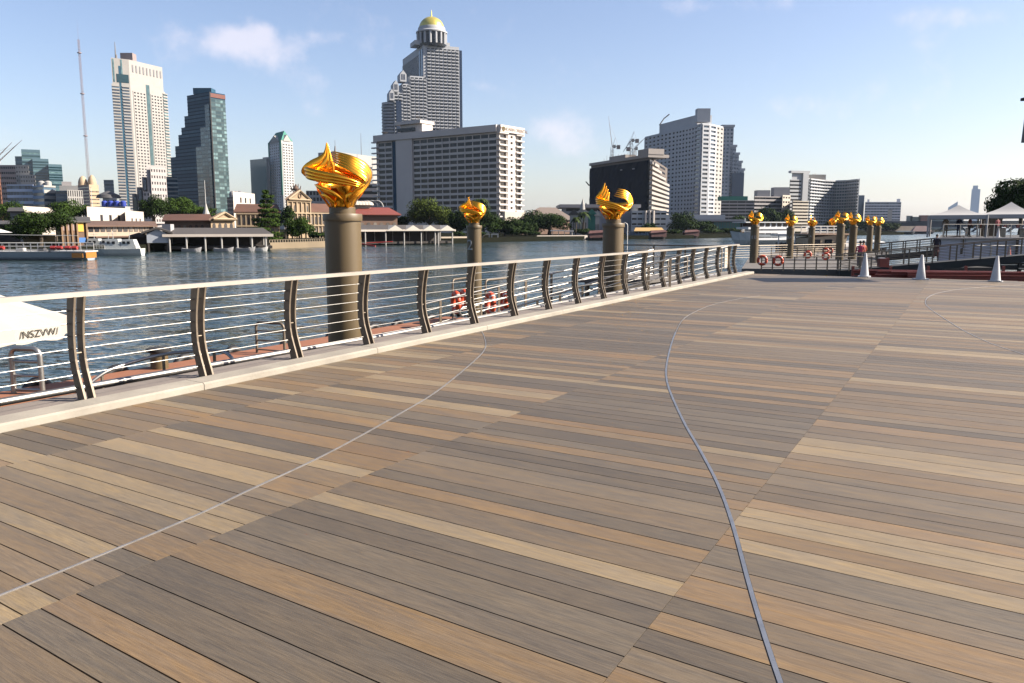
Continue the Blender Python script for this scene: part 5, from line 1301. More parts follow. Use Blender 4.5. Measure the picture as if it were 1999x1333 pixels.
TR = [
 ('bushy tree at the left edge behind the brown-roofed river house', 12, 392, 70, 440, 215, L_mid, 900, 'round'),
 ('big dark spreading tree over the sign-topped pavilion at the left', 76, 405, 118, 470, 124, L_dark, 3200, 'round'),
 ('dense tree between the white wall and the timber house, left', 137, 391, 66, 432, 215, L_mid, 1400, 'round'),
 ('dark tree filling the gap behind the spreading tree', 108, 414, 50, 452, 170, L_dark, 1000, 'round'),
 ('large round tree below the white stair-stepped block', 300, 380, 56, 428, 250, L_dark, 1700, 'round'),
 ('round tree in front of the stepped glass tower podium', 351, 380, 62, 426, 255, L_mid, 1700, 'round'),
 ('low trees right of the podium, behind the low red roof', 398, 402, 60, 424, 270, L_mid, 800, 'round'),
 ('tall layered conical tree standing in front of the customs house', 522, 374, 72, 470, 185, L_mid, 3000, 'cone'),
 ('leafy bush-like tree at the foot of the pedimented block', 583, 424, 56, 470, 172, L_mid, 1500, 'round'),
 ('small tree behind the conical tree, left of the pediment', 556, 400, 40, 440, 215, L_dark, 600, 'round'),
 ('large broad tree with sunlit right side before the white hotel', 838, 388, 92, 448, 262, L_lite, 2800, 'round'),
 ('small tree at the foot of the hotel stair tower', 782, 420, 34, 446, 262, L_dark, 600, 'round'),
 ('dark tree left of the second pillar under the hotel', 898, 408, 52, 472, 250, L_dark, 1600, 'round'),
 ('dark tree behind the second pillar', 944, 398, 56, 472, 255, L_dark, 1800, 'round'),
 ('dark tree right of the second pillar below the sunlit hotel end', 985, 424, 60, 474, 262, L_dark, 1800, 'round'),
 ('widest dark tree mass between hotel and warehouses', 1072, 405, 108, 466, 300, L_dark, 3000, 'round'),
 ('low dark tree left of the widest tree mass', 1025, 432, 44, 472, 285, L_dark, 1100, 'round'),
 ('small tree at the foot of the netted building, right of the third pillar', 1268, 434, 26, 452, 330, L_dark, 400, 'round'),
 ('round dark tree below the curved grey hotel, left part', 1335, 412, 58, 456, 390, L_dark, 1600, 'round'),
 ('dark tree below the curved grey hotel, next to the glass pavilion', 1378, 430, 46, 458, 395, L_dark, 900, 'round'),
 ('broad dark tree under the white banded parking block', 1488, 404, 62, 448, 470, L_dark, 1600, 'round'),
 ('dark tree right of the glass pavilion', 1448, 420, 40, 452, 460, L_dark, 900, 'round'),
 ('dark tree in front of the sunlit low wing', 1532, 410, 42, 450, 475, L_dark, 1000, 'round'),
 ('dark shore tree behind the row of far pillars', 1636, 428, 52, 452, 520, L_dark, 900, 'round'),
 ('dark shore tree under the hazy slab', 1690, 430, 60, 452, 540, L_dark, 900, 'round'),
 ('dark shore tree at the left end of the bridge', 1734, 434, 44, 452, 560, L_dark, 600, 'round'),
]
for k, (lab, cx, yt, w, yb, Y, m, n, sh_) in enumerate(TR): tree(lab, cx, yt, w, yb, Y, m, n, sh_, seed=k + 1)
tree('dark broad tree at the right edge behind the white tents', 1996, 345, 128, 428, 118, L_dark, 4200, 'round', seed=63, leaf=.24, group=None, base_z=-.5)
rs = random.Random(21)
for k, (x0, x1, yt, yb, Y) in enumerate([(885, 905, 452, 470, 238), (1005, 1048, 448, 470, 262), (1028, 1052, 452, 470, 262), (1120, 1160, 446, 462, 300), (1375, 1412, 446, 460, 360), (1405, 1440, 445, 458, 380), (640, 702, 452, 474, 215), (604, 640, 452, 470, 195), (1295, 1330, 448, 462, 325), (912, 952, 450, 472, 236), (985, 1015, 440, 470, 258)]):
    tree(['shrub at the right end of the white canopy pier', 'dark shrub mass on the bank left of the cream quay', 'shrub beside the cream quay, right part', 'low shrub behind the cream quay', 'shrub in front of the glass pavilion, left', 'shrub in front of the glass pavilion, right', 'shrub on the bank right of the nearest pillar', 'shrub on the bank left of the nearest pillar', 'shrub right of the yellow-roofed landing', 'shrub just right of the second pillar', 'shrub at the foot of the sunlit hotel end'][k], (x0 + x1) / 2, yt, x1 - x0, yb, Y, L_dark, 700, 'round', seed=90 + k, group='shrubs on the far bank', name='shrub', trunk=True)
def palm(label, px, ytop, Y, r, hang=1.0):
    top = P(px, ytop + 6, Y); t = thing('palm_tree', label, 'palm', (top.x, top.y, LAND_Z), 'palm trees on the far bank'); h = top.z - LAND_Z
    b = MB(); b.tube([(0, 0, -.2), (.15, 0, h * .5), (0, 0, h)], [.28, .2, .16], 8); b.build('trunk', bark, t)
    b = MB(); rn = random.Random(int(px))
    for q in range(16):
        a = q * 2.4; e = rn.uniform(.1, 1.0); prev = Vector((0, 0, h)); pw = .05
        for s in range(1, 8):
            f = s / 7; p = Vector((math.cos(a) * r * f, math.sin(a) * r * f, h + r * (e * f - 1.25 * f * f * hang))); w = .5 * math.sin(math.pi * min(1, f + .08)) + .05; sd = Vector((-math.sin(a), math.cos(a), 0))
            dr = Vector((0, 0, -.4 * w)); b.quad(prev - sd * pw + dr * .3, prev, p, p - sd * w + dr); b.quad(prev, prev + sd * pw + dr * .3, p + sd * w + dr, p); prev = p; pw = w
    b.build('fronds', L_palm, t)
palm('palm tree rising above the second pillar in front of the hotel', 938, 386, 258, 3.6); palm('palm tree in front of the green-netted building', 1139, 410, 300, 3.0); palm('short palm left of the green-netted building', 1124, 420, 298, 2.4)

# ================================================================ LOW BUILDINGS ON THE FAR BANK
roof_red = wm('weathered_red_tile', (.15, .065, .035), .4); roof_brown = wm('brown_tile', (.15, .085, .055), .3); roof_dk = wm('dark_shingle', (.075, .07, .065), .2)
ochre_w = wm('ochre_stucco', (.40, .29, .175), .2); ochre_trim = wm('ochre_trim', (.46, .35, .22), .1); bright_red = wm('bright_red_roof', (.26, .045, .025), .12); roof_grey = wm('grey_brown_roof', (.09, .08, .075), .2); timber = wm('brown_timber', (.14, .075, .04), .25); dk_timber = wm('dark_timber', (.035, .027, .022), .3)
def arch_win(B_, A, u, n, x, z, w, h, m=None, name='window'):
    b = MB(); seg = [(x - w / 2, z), (x + w / 2, z), (x + w / 2, z + h - w / 2)] + [(x + w / 2 * math.cos(a), z + h - w / 2 + w / 2 * math.sin(a)) for a in (math.pi / 4, math.pi / 2, 3 * math.pi / 4)] + [(x - w / 2, z + h - w / 2)]
    f_ = [A + u * px + n * .07 + Vector((0, 0, pz)) for px, pz in seg]; g_ = [q - n * .1 for q in f_]; k = len(seg)
    b.v += [tuple(q) for q in f_ + g_]; b.f.append(tuple(range(k))); b.f.append(tuple(reversed(range(k, 2 * k)))); b.m += [0, 0]
    for i in range(k): b.f.append((i, i + k, (i + 1) % k + k, (i + 1) % k)); b.m.append(0)
    B_.out(b, name, m or g_curtain)
def roof_gable(B_, FL, FR, BR, BL, ze, zr, m, along=True, hip=.0, over=.6, th=.25, name='roof'):
    """along=True: ridge parallel to the front; False: gable faces the front"""
    if not along: FL, FR, BR, BL = FR, BR, BL, FL
    d1 = (FR - FL).normalized(); d2 = (BL - FL).normalized()
    FL, FR, BR, BL = FL - d1 * over - d2 * over, FR + d1 * over - d2 * over, BR + d1 * over + d2 * over, BL - d1 * over + d2 * over
    rA = (FL + BL) / 2; rB = (FR + BR) / 2; rA, rB = rA.lerp(rB, hip), rB.lerp(rA, hip)
    e = [Vector((p.x, p.y, ze)) for p in (FL, FR, BR, BL)]; r = [Vector((p.x, p.y, zr)) for p in (rA, rB)]; dz = Vector((0, 0, -th))
    b = MB(); b.quad(e[0], e[1], r[1], r[0]); b.quad(e[2], e[3], r[0], r[1]); b.tri(e[1], e[2], r[1]); b.tri(e[3], e[0], r[0])
    el = [p + dz for p in e]
    b.quad(*el[::-1])
    for i in range(4): j = (i + 1) % 4; b.quad(el[i], el[j], e[j], e[i])
    B_.out(b, name, m)
def house(name, label, x0, Y0, x1, Y1, dp, ytop_e, ytop_r, wall_m, roof_m, along=True, hip=0.0, over=.6, wins=None, base=LAND_Z, gable_m=None, group=None, side='radial'):
    B_ = Bld(name, label, group=group); A, B = at_px(x0, Y0), at_px(x1, Y1); A_, u, n, L = face_frame(A, B); bk_ = Vector(((A + B) / 2).to_tuple()); bk_.z = 0; bk_ = bk_.normalized() * dp
    Ym = (Y0 + Y1) / 2; ze, zr = h_at(ytop_e, Ym), h_at(ytop_r, Ym); FL, FR = A, B; BR, BL = B + bk_, A + bk_
    B_.body([FL, FR, BR, BL], base, ze, wall_m); roof_gable(B_, FL, FR, BR, BL, ze, zr, roof_m, along, hip, over)
    if gable_m:
        b = MB(); m_ = (A + B) / 2; q = [Vector((A.x, A.y, ze)) + n * .5, Vector((B.x, B.y, ze)) + n * .5, Vector((m_.x, m_.y, zr - .1)) + n * .5]; w = [p - n * 1.2 for p in q]
        b.tri(*q); b.tri(*w[::-1]); b.quad(q[1], w[1], w[2], q[2]); b.quad(w[0], q[0], q[2], w[2]); b.quad(q[0], w[0], w[1], q[1]); B_.out(b, 'pediment', gable_m)
        b = MB(); e = n * .3
        for p, r in ((q[0], q[2]), (q[1], q[2]), (q[0], q[1])): b.tube([p + e, r + e], .28, 4)
        B_.out(b, 'pediment_moulding', ochre_trim)
    if wins:
        for (nr, nc, zf, hfr, wfr) in wins:
            for c in range(nc): arch_win(B_, A, u, n, L * (c + .5) / nc, LAND_Z + (ze - LAND_Z) * zf, L / nc * wfr, (ze - LAND_Z) * hfr)
    return B_, A, B, u, n, L, ze, zr
# customs house: central block, wings
H1, A, B, u, n, L, ze, zr = house('customs_house', 'old ochre stucco block with a tall pediment left of the nearest pillar', 561, 216, 605, 226, 18, 390, 371, ochre_w, roof_brown, False, 0, .5, [(1, 4, .70, .17, .5), (1, 5, .42, .18, .5), (1, 5, .12, .18, .5)], gable_m=ochre_w)
b = MB(); 
for z in (.36, .64, .94): fbox(b, A, u, n, -.3, L + .3, LAND_Z + (ze - LAND_Z) * z, LAND_Z + (ze - LAND_Z) * z + .35, 0, .5)
H1.out(b, 'cornice', ochre_trim)
for k in range(6): b = MB(); fbox(b, A, u, n, L * k / 5 - .22, L * k / 5 + .22, LAND_Z, ze, 0, .42); H1.out(b, 'pilaster', ochre_trim)
b = MB(); m_ = (A + B) / 2; m_ = m_ - n * .5
for k in range(5): b.tube([(m_.x - 1 + k * .5, m_.y, zr - .2), (m_.x - 1.4 + k * .7, m_.y, zr + 1.2 + .5 * (k % 2))], [.25, .08], 5)
b.lathe([(.8, 0), (.9, .4), (.5, .9), (.15, 1.6)], 12, c=(m_.x, m_.y, zr)); H1.out(b, 'finial', roof_brown)
b = MB(); mc = m_ + n * 1.15; b.tube([Vector((mc.x, mc.y, (ze + zr) / 2 - .2)) + u * .62 * math.cos(a) + Vector((0, 0, .62 * math.sin(a))) for a in [2 * math.pi * q / 14 for q in range(15)]], .13, 6); H1.out(b, 'clock_surround', roof_brown)
H1.finish()
for lab, x0, Y0, x1, Y1, nc in (('long right wing of the customs house with red roof, arched windows, behind the nearest pillar', 605.5, 228, 690, 240, 12), ('left wing of the customs house, red roof and arched windows, behind the conical tree', 462, 212, 545, 216, 9)):
    H2, A, B, u, n, L, ze, zr = house('customs_wing', lab, x0, Y0, x1, Y1, 12, 413, 397, ochre_w, roof_red, True, .06, .6, [(1, nc, .52, .28, .5), (1, nc, .12, .26, .5)])
    b = MB(); fbox(b, A, u, n, 0, L, LAND_Z + (ze - LAND_Z) * .44, LAND_Z + (ze - LAND_Z) * .44 + .35, 0, .5); fbox(b, A, u, n, 0, L, ze - .7, ze - .35, 0, .5); H2.out(b, 'cornice', ochre_trim)
    for k in range(nc + 1): b = MB(); fbox(b, A, u, n, L * k / nc - .14, L * k / nc + .14, LAND_Z, ze - .75, 0, .35); H2.out(b, 'pilaster', ochre_trim)
    H2.finish()
H3, A, B, u, n, L, ze, zr = house('customs_annex', 'low ochre building with a small pediment and arched openings behind the covered pier', 412, 172, 457, 178, 30, 428, 414, ochre_w, roof_brown, False, 0, .5, [(1, 4, .52, .3, .5), (1, 4, .05, .3, .5)], gable_m=ochre_w); H3.finish()
H3, A, B, u, n, L, ze, zr = house('customs_annex', 'long low red-brown roofed building left of the small pediment', 322, 180, 412, 177, 12, 430, 417, timber, roof_red, True, .05, .7, [(1, 8, .5, .28, .5)]); H3.finish()
H3, A, B, u, n, L, ze, zr = house('red_roof_building', 'building with a bright red hipped roof and white scalloped top right of the nearest pillar', 688, 232, 776, 238, 22, 418, 403, wm('brick_brown', (.20, .11, .07)), bright_red, True, .22, 1.2, [(1, 7, .3, .35, .55)])
b = MB(); c = (A + B) / 2; m0 = A + u * L * .1 - n * 9; fbox(b, m0, u, n, 0, L * .5, zr - .8, zr + .7, -1, 0)
for k in range(7): q = m0 + u * L * .5 * (k + .5) / 7; b.lathe([(1.6, 0), (1.4, .6), (.8, 1.0), (.1, 1.2)], 12, c=(q.x, q.y - .5, zr + .6))
H3.out(b, 'scalloped_parapet', wm('sunny_white', (.66, .60, .50)), True); H3.finish()
t, A_, B_, zt = simple('building', 'grey barrel-vaulted arcade behind the bright red roof', 712, 742, 391, 300, c_lilac, 'none')
for k in range(3):
    b = MB(); a_, u, n, ln = face_frame(A_, B_); q = a_ + u * ln * (k + .5) / 3
    b.tube([q + u * 2.2 * math.cos(a) + n * .3 + Vector((0, 0, zt - 2.4 + 2.2 * math.sin(a))) for a in [math.pi * s / 8 for s in range(9)]], .3, 5); t.out(b, 'arch', c_white)
t.finish()
# river houses at the left
H3, *_ = house('river_house', 'brown-walled river house with a shallow tan roof at the left edge', -30, 135, 38, 135, 12, 437, 430, dk_timber, roof_grey, True, .1, 1.0); H3.finish()
H3, A, B, u, n, L, ze, zr = house('river_house', 'small grey tower-like house behind the spreading tree at the left', 22, 165, 44, 165, 8, 412, 404, c_mid, roof_dk, True, .1, .6); H3.finish()
t, A_, B_, zt = simple('river_shed', 'cream wall board with a yellow-brown sign under the spreading tree', 43, 106, 458, 125, wm('sign_board_brown', (.20, .14, .05)), 'none', dp=1.2, base=h_at(471, 125)); 
for f in (.05, .5, .95): b = MB(); p = A_.lerp(B_, f); b.tube([(p.x, p.y + .4, LAND_Z - 1), (p.x, p.y + .4, zt)], .1, 6); t.out(b, 'post', dk_timber)
text_part('lettering', 'RIVERSIDE'[:0] or '~~~~~~', .8, ink, t.root, (A_ + B_) / 2 - t.org + Vector((0, -.12, (zt + h_at(471, 125)) / 2)), (1, 0, 0), (0, 0, 1), .01); t.finish()
H3, A, B, u, n, L, ze, zr = house('timber_house', 'timber riverside house with a slanted dark roof, yellow and blue panels', 116, 128, 170, 133, 10, 431, 422, timber, roof_dk, True, .0, .8)
for k, (xa, xb, ya, yb, c_) in enumerate([(.60, .84, 434, 452, (.72, .46, .05)), (.64, .92, 464, 474, (.05, .18, .48)), (.05, .14, 434, 450, (.30, .22, .2)), (.22, .32, 434, 450, (.30, .22, .2)), (.4, .5, 434, 450, (.30, .22, .2)), (.05, .16, 456, 472, (.06, .04, .03)), (.28, .5, 456, 472, (.06, .04, .03))]):
    b = MB(); fbox(b, A, u, n, L * xa, L * xb, h_at(yb, 130), h_at(ya, 130), 0, .15); H3.out(b, 'panel', wm('panel%d' % k, c_))
b = MB()
for f in (.0, .18, .36, .55, .9): fbox(b, A, u, n, L * f, L * f + .3, WATER_Z, ze, 0, .35)
H3.out(b, 'timber_posts', wm('ochre_wood', (.24, .14, .065))); H3.finish()
H3, A, B, u, n, L, ze, zr = house('shophouse_row', 'long two-storey cream shophouse row with a brown roof left of the covered pier', 171, 148, 300, 166, 10, 440, 431, wm('cream_board', (.50, .40, .30)), roof_brown, True, .02, 1.2)
b = MB()
for k in range(12): fbox(b, A, u, n, L * (k + .1) / 12, L * (k + .85) / 12, h_at(452, 156), h_at(443, 156), 0, .1)
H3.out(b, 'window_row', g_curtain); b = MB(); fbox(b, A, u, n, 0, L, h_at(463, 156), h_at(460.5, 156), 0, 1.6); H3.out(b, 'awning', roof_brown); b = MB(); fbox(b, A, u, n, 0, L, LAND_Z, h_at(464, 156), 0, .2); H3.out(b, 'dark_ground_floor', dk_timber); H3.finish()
for lab, x0, x1, yt, Y in (('sunlit white wall block behind the spreading tree at the left', 48, 110, 404, 235), ('white flat-topped wall building left of the large round tree', 172, 250, 405, 220), ('low white extension with a teal tarp roof, right of the white wall building', 246, 282, 412, 225), ('pale low block behind the conical tree top', 458, 500, 376, 320)):
    t, A_, B_, zt = simple('building', lab, x0, x1, yt, Y + 12, wm('sunlit_white', (.74, .66, .58)), 'none', skew=-22)
    b = MB(); a_, u, n, ln = face_frame(A_, B_)
    for k in range(3): fbox(b, a_, u, n, ln * (.3 + .22 * k), ln * (.36 + .22 * k), zt - 4, zt - 2, -.05, .06)
    t.out(b, 'window_row', g_dark); t.finish()
b0_ = at_px(223, 300); t = thing('water_tanks', 'blue plastic roof tanks above the white wall building', 'tanks', (b0_.x, b0_.y, h_at(403, 300)))
for k in range(4): b = MB(); b.lathe([(.9, 0), (1, .3), (1, 1.7), (.6, 2.1)], 14, c=(k * 2.3 - 3, 0, 0)); b.build('tank', wm('blue_plastic', (.02, .06, .45)), t, smooth=True, auto=40)
b = MB(); b.box((0, 0, -3), (11, 4, 6)); b.build('support', c_grey, t)
t = thing('white_mast', 'white lattice flagpole above the small white spire left of the conical tree', 'mast'); p = at_px(404, 210); t.location = (p.x, p.y, LAND_Z); b = MB(); h_ = h_at(352, 210) - LAND_Z
b.tube([(0, 0, 0), (0, 0, h_)], [.16, .06], 6); b.build('pole', white_paint, t); b = MB(); b.lathe([(1.6, 0), (1.3, h_ * .35), (.5, h_ * .5), (.1, h_ * .62)], 12); b.build('spire_base', c_white, t)

# buildings between the hotel and the netted tower
H3, A, B, u, n, L, ze, zr = house('gabled_hall', 'brown-roofed gabled hall behind the widest dark tree', 1015, 330, 1120, 345, 30, 428, 403, wm('brick_brown', (.20, .11, .07)), wm('dusty_roof', (.20, .155, .13)), True, .35, .8); H3.finish()
t, A_, B_, zt = simple('warehouse', 'long grey warehouse with a dark window strip under its eave behind the third pillar', 1096, 1245, 401, 380, c_grey, 'none', dp=30)
b = MB(); a_, u, n, ln = face_frame(A_, B_); fbox(b, a_, u, n, ln * .06, ln * .9, h_at(412, 380), h_at(407, 380), -.05, .1); t.out(b, 'window_strip', g_dark); b = MB(); fbox(b, a_, u, n, -1, ln + 1, zt - 1, zt + .5, -30, 2); t.out(b, 'roof_edge', c_lilac); t.finish()
for k, (x0, x1, yt, m_, lab) in enumerate([(1112, 1128, 418, c_white, 'white pointed-gable villa behind the palms, leftmost'), (1128, 1146, 414, c_white, 'white villa with a tall spire left of the green netting'), (1148, 1162, 417, wm('green_net', (.02, .20, .15)), 'villa wrapped in green construction netting left of the third pillar'), (1162, 1170, 420, c_white, 'narrow white gabled villa touching the green netting')]):
    H3, A, B, u, n, L, ze, zr = house('villa', lab, x0, 312, x1, 312, 10, yt, yt - 10, m_, roof_grey if k < 1 else m_, False, 0, .4, [(2, 3, .25, .3, .4)] if k != 2 else None)
    if k == 1: b = MB(); p = (A + B) / 2; b.lathe([(1.0, 0), (.7, 2), (.05, 4.2)], 8, c=(p.x, p.y, zr - 1)); H3.out(b, 'spire', c_white)
    H3.finish()
t, A_, B_, zt = simple('building', 'low white building with dark window rows and pipes right of the third pillar', 1232, 1300, 411, 355, wm('cool_white', (.46, .48, .50)), 'grid', 3, 6, g_dark, wm('cool_white', (.46, .48, .50)), wf=.82, hf=.32)
a_, u, n, ln = face_frame(A_, B_)
for f in (.40, .52, .62): b = MB(); p = a_ + u * ln * f + n * .9; b.tube([(p.x, p.y, LAND_Z), (p.x, p.y, zt)], .55, 8); t.out(b, 'duct', wm('sunlit_white', (.74, .66, .58)))
H3, A, B, u, n, L, ze, zr = house('villa', 'small white gabled pavilion above the low white building', 1233, 365, 1243, 365, 8, 411, 402, c_white, c_white, False, 0, .3, None, base=h_at(420, 365)); H3.finish(); t.finish()
t = thing('lamp_hook', 'white hook-shaped lamp post rising behind the right side of the third pillar', 'lamp'); p = at_px(1221, 60); t.location = (p.x, p.y, WATER_Z)
b = MB(); hh = h_at(440, 60) - WATER_Z; b.tube([(.15, 0, 0), (.15, 0, hh), (.1, 0, hh + .12), (-.03, 0, hh + .2), (-.17, 0, hh + .12), (-.22, 0, hh - .1)], .035, 8); b.build('post', white_paint, t, smooth=True, auto=60)
# glass pavilion in front of the curved hotel
t, A_, B_, zt = simple('pavilion', 'low riverside pavilion with a wide flat roof and turquoise glass', 1372, 1446, 432, 440, wm('dark_base', (.06, .07, .07)), 'none', dp=16)
a_, u, n, ln = face_frame(A_, B_); b = MB(); fbox(b, a_, u, n, -2, ln + 2, zt, zt + 1.0, -17, 3); t.out(b, 'flat_roof', c_grey)
for k in range(10): b = MB(); fbox(b, a_, u, n, ln * (.28 + .07 * k), ln * (.28 + .07 * k + .06), h_at(446, 440), zt - .4, -.05, .12); t.out(b, 'glass_panel', mat('turquoise_glass', (.03, .22, .23), .2))
t.finish()
t, A_, B_, zt = simple('building', 'pale podium storey at the foot of the curved grey hotel', 1300, 1415, 419, 470, sh, 'none', dp=10); t.finish()

# ================================================================ PIERS ON THE FAR BANK
def canopy_pier(name, label, cols, Y0, Y1, y_eave, y_ridge, xa, xb, deckz, roof_m, fascia_m, post_m, depth=8):
    t = Bld(name, label); A, B = at_px(xa, Y0), at_px(xb, Y1); a_, u, n, ln = face_frame(A, B); ze = h_at(y_eave, (Y0 + Y1) / 2); zr = h_at(y_ridge, (Y0 + Y1) / 2); t.setorg(A.lerp(B, .5)); t.placed = True
    e0, e1 = A - u * .4 + n * .6, B + u * .4 + n * .6; r0, r1 = A - n * depth / 2, B - n * depth / 2; k0, k1 = A - n * (depth + .6) - u * .4, B - n * (depth + .6) + u * .4
    V = lambda p, z: Vector((p.x, p.y, z)); b = MB()
    inset = u * ln * .06
    b.quad(V(e0, ze), V(e1, ze), V(r1 - inset, zr), V(r0, zr)); b.quad(V(k1, ze), V(k0, ze), V(r0, zr), V(r1 - inset, zr)); b.tri(V(e1, ze), V(k1, ze), V(r1 - inset, zr)); b.quad(V(e0, ze - .1), V(k0, ze - .1), V(k1, ze - .1), V(e1, ze - .1)); t.out(b, 'roof', roof_m)
    b = MB(); fbox(b, a_, u, n, -.5, ln + .5, ze - .45, ze + .02, .45, .65); t.out(b, 'fascia', fascia_m)
    for px in cols:
        f = (px - xa) / (xb - xa); p = A.lerp(B, f) + n * .3
        for q in (0, 1): b = MB(); pp = p - n * depth * q; b.tube([(pp.x, pp.y, WATER_Z - .5), (pp.x, pp.y, ze - .3)], .17, 8); t.out(b, 'column', post_m)
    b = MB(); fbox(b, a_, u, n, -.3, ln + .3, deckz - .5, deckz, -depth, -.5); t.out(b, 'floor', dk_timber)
    b = MB(); fbox(b, a_, u, n, 0, ln, deckz, ze - .3, -depth + .2, -depth + .4); t.out(b, 'shade_backing', dk_timber)  # added dark sheet for the shade under the roof, floor coloured dark too
    return t, A, B, a_, u, n, ln, ze, zr
t, A, B, a_, u, n, ln, ze, zr = canopy_pier('covered_pier', 'long covered pier with a grey roof, white fascia and a row of pale columns', [329, 361, 397, 429, 460, 489, 517], 141, 147, 457, 444.5, 322, 527, WATER_Z + .9, roof_grey, wm('sunlit_white', (.74, .66, .58)), c_white)
gA, gB = at_px(285, 140), at_px(327, 141); g_, gu, gn, gl = face_frame(gA, gB); zb_, z1_, z2_ = h_at(474, 140), h_at(457, 140), h_at(447, 140); m_ = (gA + gB) / 2; bwh = wm('blue_white_boards', (.46, .50, .56))
b = MB(); V = lambda p, z: Vector((p.x, p.y, z)); f_ = [V(gA, zb_), V(gB, zb_), V(gB, z1_), V(m_, z2_), V(gA, z1_)]; g2 = [q - gn * .3 for q in f_]; b.v += [tuple(q) for q in f_ + g2]; b.f += [(0, 1, 2, 3, 4), (9, 8, 7, 6, 5)] + [(k, 5 + k, 5 + (k + 1) % 5, (k + 1) % 5) for k in range(5)]; b.m += [0] * 7; t.out(b, 'gable_wall', bwh)
b = MB(); d = gn * .4
for s, e in ((V(gA, z1_) - gu * .8, V(m_, z2_)), (V(gB, z1_) + gu * .8, V(m_, z2_))): b.hexa([s + d, e + d, e - gn * 9, s - gn * 9, s + d + Vector((0, 0, .35)), e + d + Vector((0, 0, .35)), e - gn * 9 + Vector((0, 0, .35)), s - gn * 9 + Vector((0, 0, .35))])
t.out(b, 'gable_roof', roof_grey)
b = MB(); p = (m_ - gn * 3); b.box((p.x + 1.6, p.y, z2_ + .2), (1.5, 1.5, 1.3)); t.out(b, 'roof_vent', c_grey)
for f in (.05, .95): b = MB(); p = gA.lerp(gB, f); b.tube([(p.x, p.y, WATER_Z - .4), (p.x, p.y, zb_)], .2, 6); t.out(b, 'column', dk_timber)
t.finish()
H3, *_ = house('boathouse', 'small dark open boathouse with a gable left of the covered pier', 257, 143, 285, 142, 9, 460, 454, dk_timber, roof_dk, False, 0, .8, base=WATER_Z); H3.finish()
t, A, B, a_, u, n, ln, ze, zr = canopy_pier('landing_pier', 'open river landing with four small white gabled canopies on white posts', [711, 749, 784.5, 818, 846, 852.5, 881.5], 190, 203, 448, 439, 702, 884, WATER_Z + .8, roof_grey, wm('sunlit_white', (.74, .66, .58)), c_white, 7)
wcn = wm('white_canopy', (.72, .68, .60))
for k in range(4):
    f0, f1 = [(x - 702) / 182 for x in (749 + k * 34.4, 749 + (k + 1) * 34.4)]; p0, p1 = A.lerp(B, f0) + n * .9, A.lerp(B, f1) + n * .9; mm_ = (p0 + p1) / 2; b = MB(); zz_ = ze - .3; zp = h_at(439.5, 197)
    q = [V(p0, zz_), V(p1, zz_), V(mm_, zp)]; w = [x - n * 4 for x in q]; b.tri(*q); b.tri(*w[::-1]); b.quad(q[1], w[1], w[2], q[2]); b.quad(w[0], q[0], q[2], w[2]); b.quad(q[0], w[0], w[1], q[1]); t.out(b, 'gable_canopy', wcn)
t.finish()
def quay_block(name, label, x0, Y0, x1, Y1, ytop, m, dp=4, extra=None):
    t = Bld(name, label); A, B = at_px(x0, Y0), at_px(x1, Y1); t.body(back(A, B, dp), WATER_Z - .5, h_at(ytop, (Y0 + Y1) / 2), m); return t, A, B
t, A, B = quay_block('quay_wall', 'low tan quay wall with railing between covered pier and nearest pillar', 526, 160, 705, 190, 471, wm('tan_wall', (.26, .20, .12), .3)); a_, u, n, ln = face_frame(A, B)
b = MB()
for k in range(40): fbox(b, a_, u, n, ln * k / 40, ln * k / 40 + .15, h_at(471, 175), h_at(466.5, 175), -.3, -.15)
fbox(b, a_, u, n, 0, ln, h_at(466.5, 175), h_at(466, 175), -.35, -.1); t.out(b, 'balustrade', wm('tan_rail', (.36, .29, .2))); t.finish()
t, A, B = quay_block('quay_wall', 'sunlit cream quay front with black fenders left of the third pillar', 1048, 262, 1152, 272, 459.5, wm('sunlit_white', (.74, .66, .58))); a_, u, n, ln = face_frame(A, B)
for f in (.23, .58, .93): b = MB(); fbox(b, a_, u, n, ln * f, ln * f + 1.0, WATER_Z, h_at(463.5, 266), 0, .6); t.out(b, 'fender', rubber)
b = MB(); fbox(b, a_, u, n, 0, ln, WATER_Z - .3, WATER_Z + .35, 0, .3); t.out(b, 'waterline', dark); t.finish()
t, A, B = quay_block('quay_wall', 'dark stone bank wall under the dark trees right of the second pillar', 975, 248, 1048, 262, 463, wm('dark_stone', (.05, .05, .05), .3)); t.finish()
t, A, B = quay_block('quay_wall', 'cream low wall behind the second pillar at the landing pier end', 850, 215, 912, 222, 462, wm('cream_wall', (.50, .42, .32), .2)); t.finish()
t, A, B = quay_block('quay_wall', 'pale quay strip in front of the glass pavilion shrubs', 1360, 340, 1440, 365, 459.5, wm('pale_quay', (.34, .32, .28), .2)); t.finish()
t = thing('gazebo', 'small white flat-roofed gazebo on the cream quay', 'gazebo'); p = at_px(1102, 275); t.location = (p.x, p.y, h_at(460, 275)); hh = h_at(450, 275) - h_at(460, 275)
b = MB(); b.box((-2.5, 0, hh), (4.6, 3, .35)); b.box((1.6, 0, hh - .15), (3.0, 3, .35)); b.build('roof', white_paint, t)
for x in (-4, -2, 0, 2.6): b = MB(); b.tube([(x, 0, 0), (x, 0, hh)], .12, 6); b.build('post', white_paint, t)
for k, px in enumerate((949, 966)):
    t = thing('mooring_frame', ['white goal-like mooring frame in the water right of the second pillar, left one', 'white goal-like mooring frame in the water right of the second pillar, right one'][k], 'mooring frame', group='white mooring frames'); p = at_px(px, 236); t.location = (p.x, p.y, WATER_Z); h_ = h_at(457, 236) - WATER_Z
    for x in (-.9, .9): b = MB(); b.box((x, 0, h_ / 2), (.25, .25, h_)); b.build('leg', white_paint, t)
    b = MB(); b.box((0, 0, h_), (2.1, .3, .3)); b.build('beam', white_paint, t)
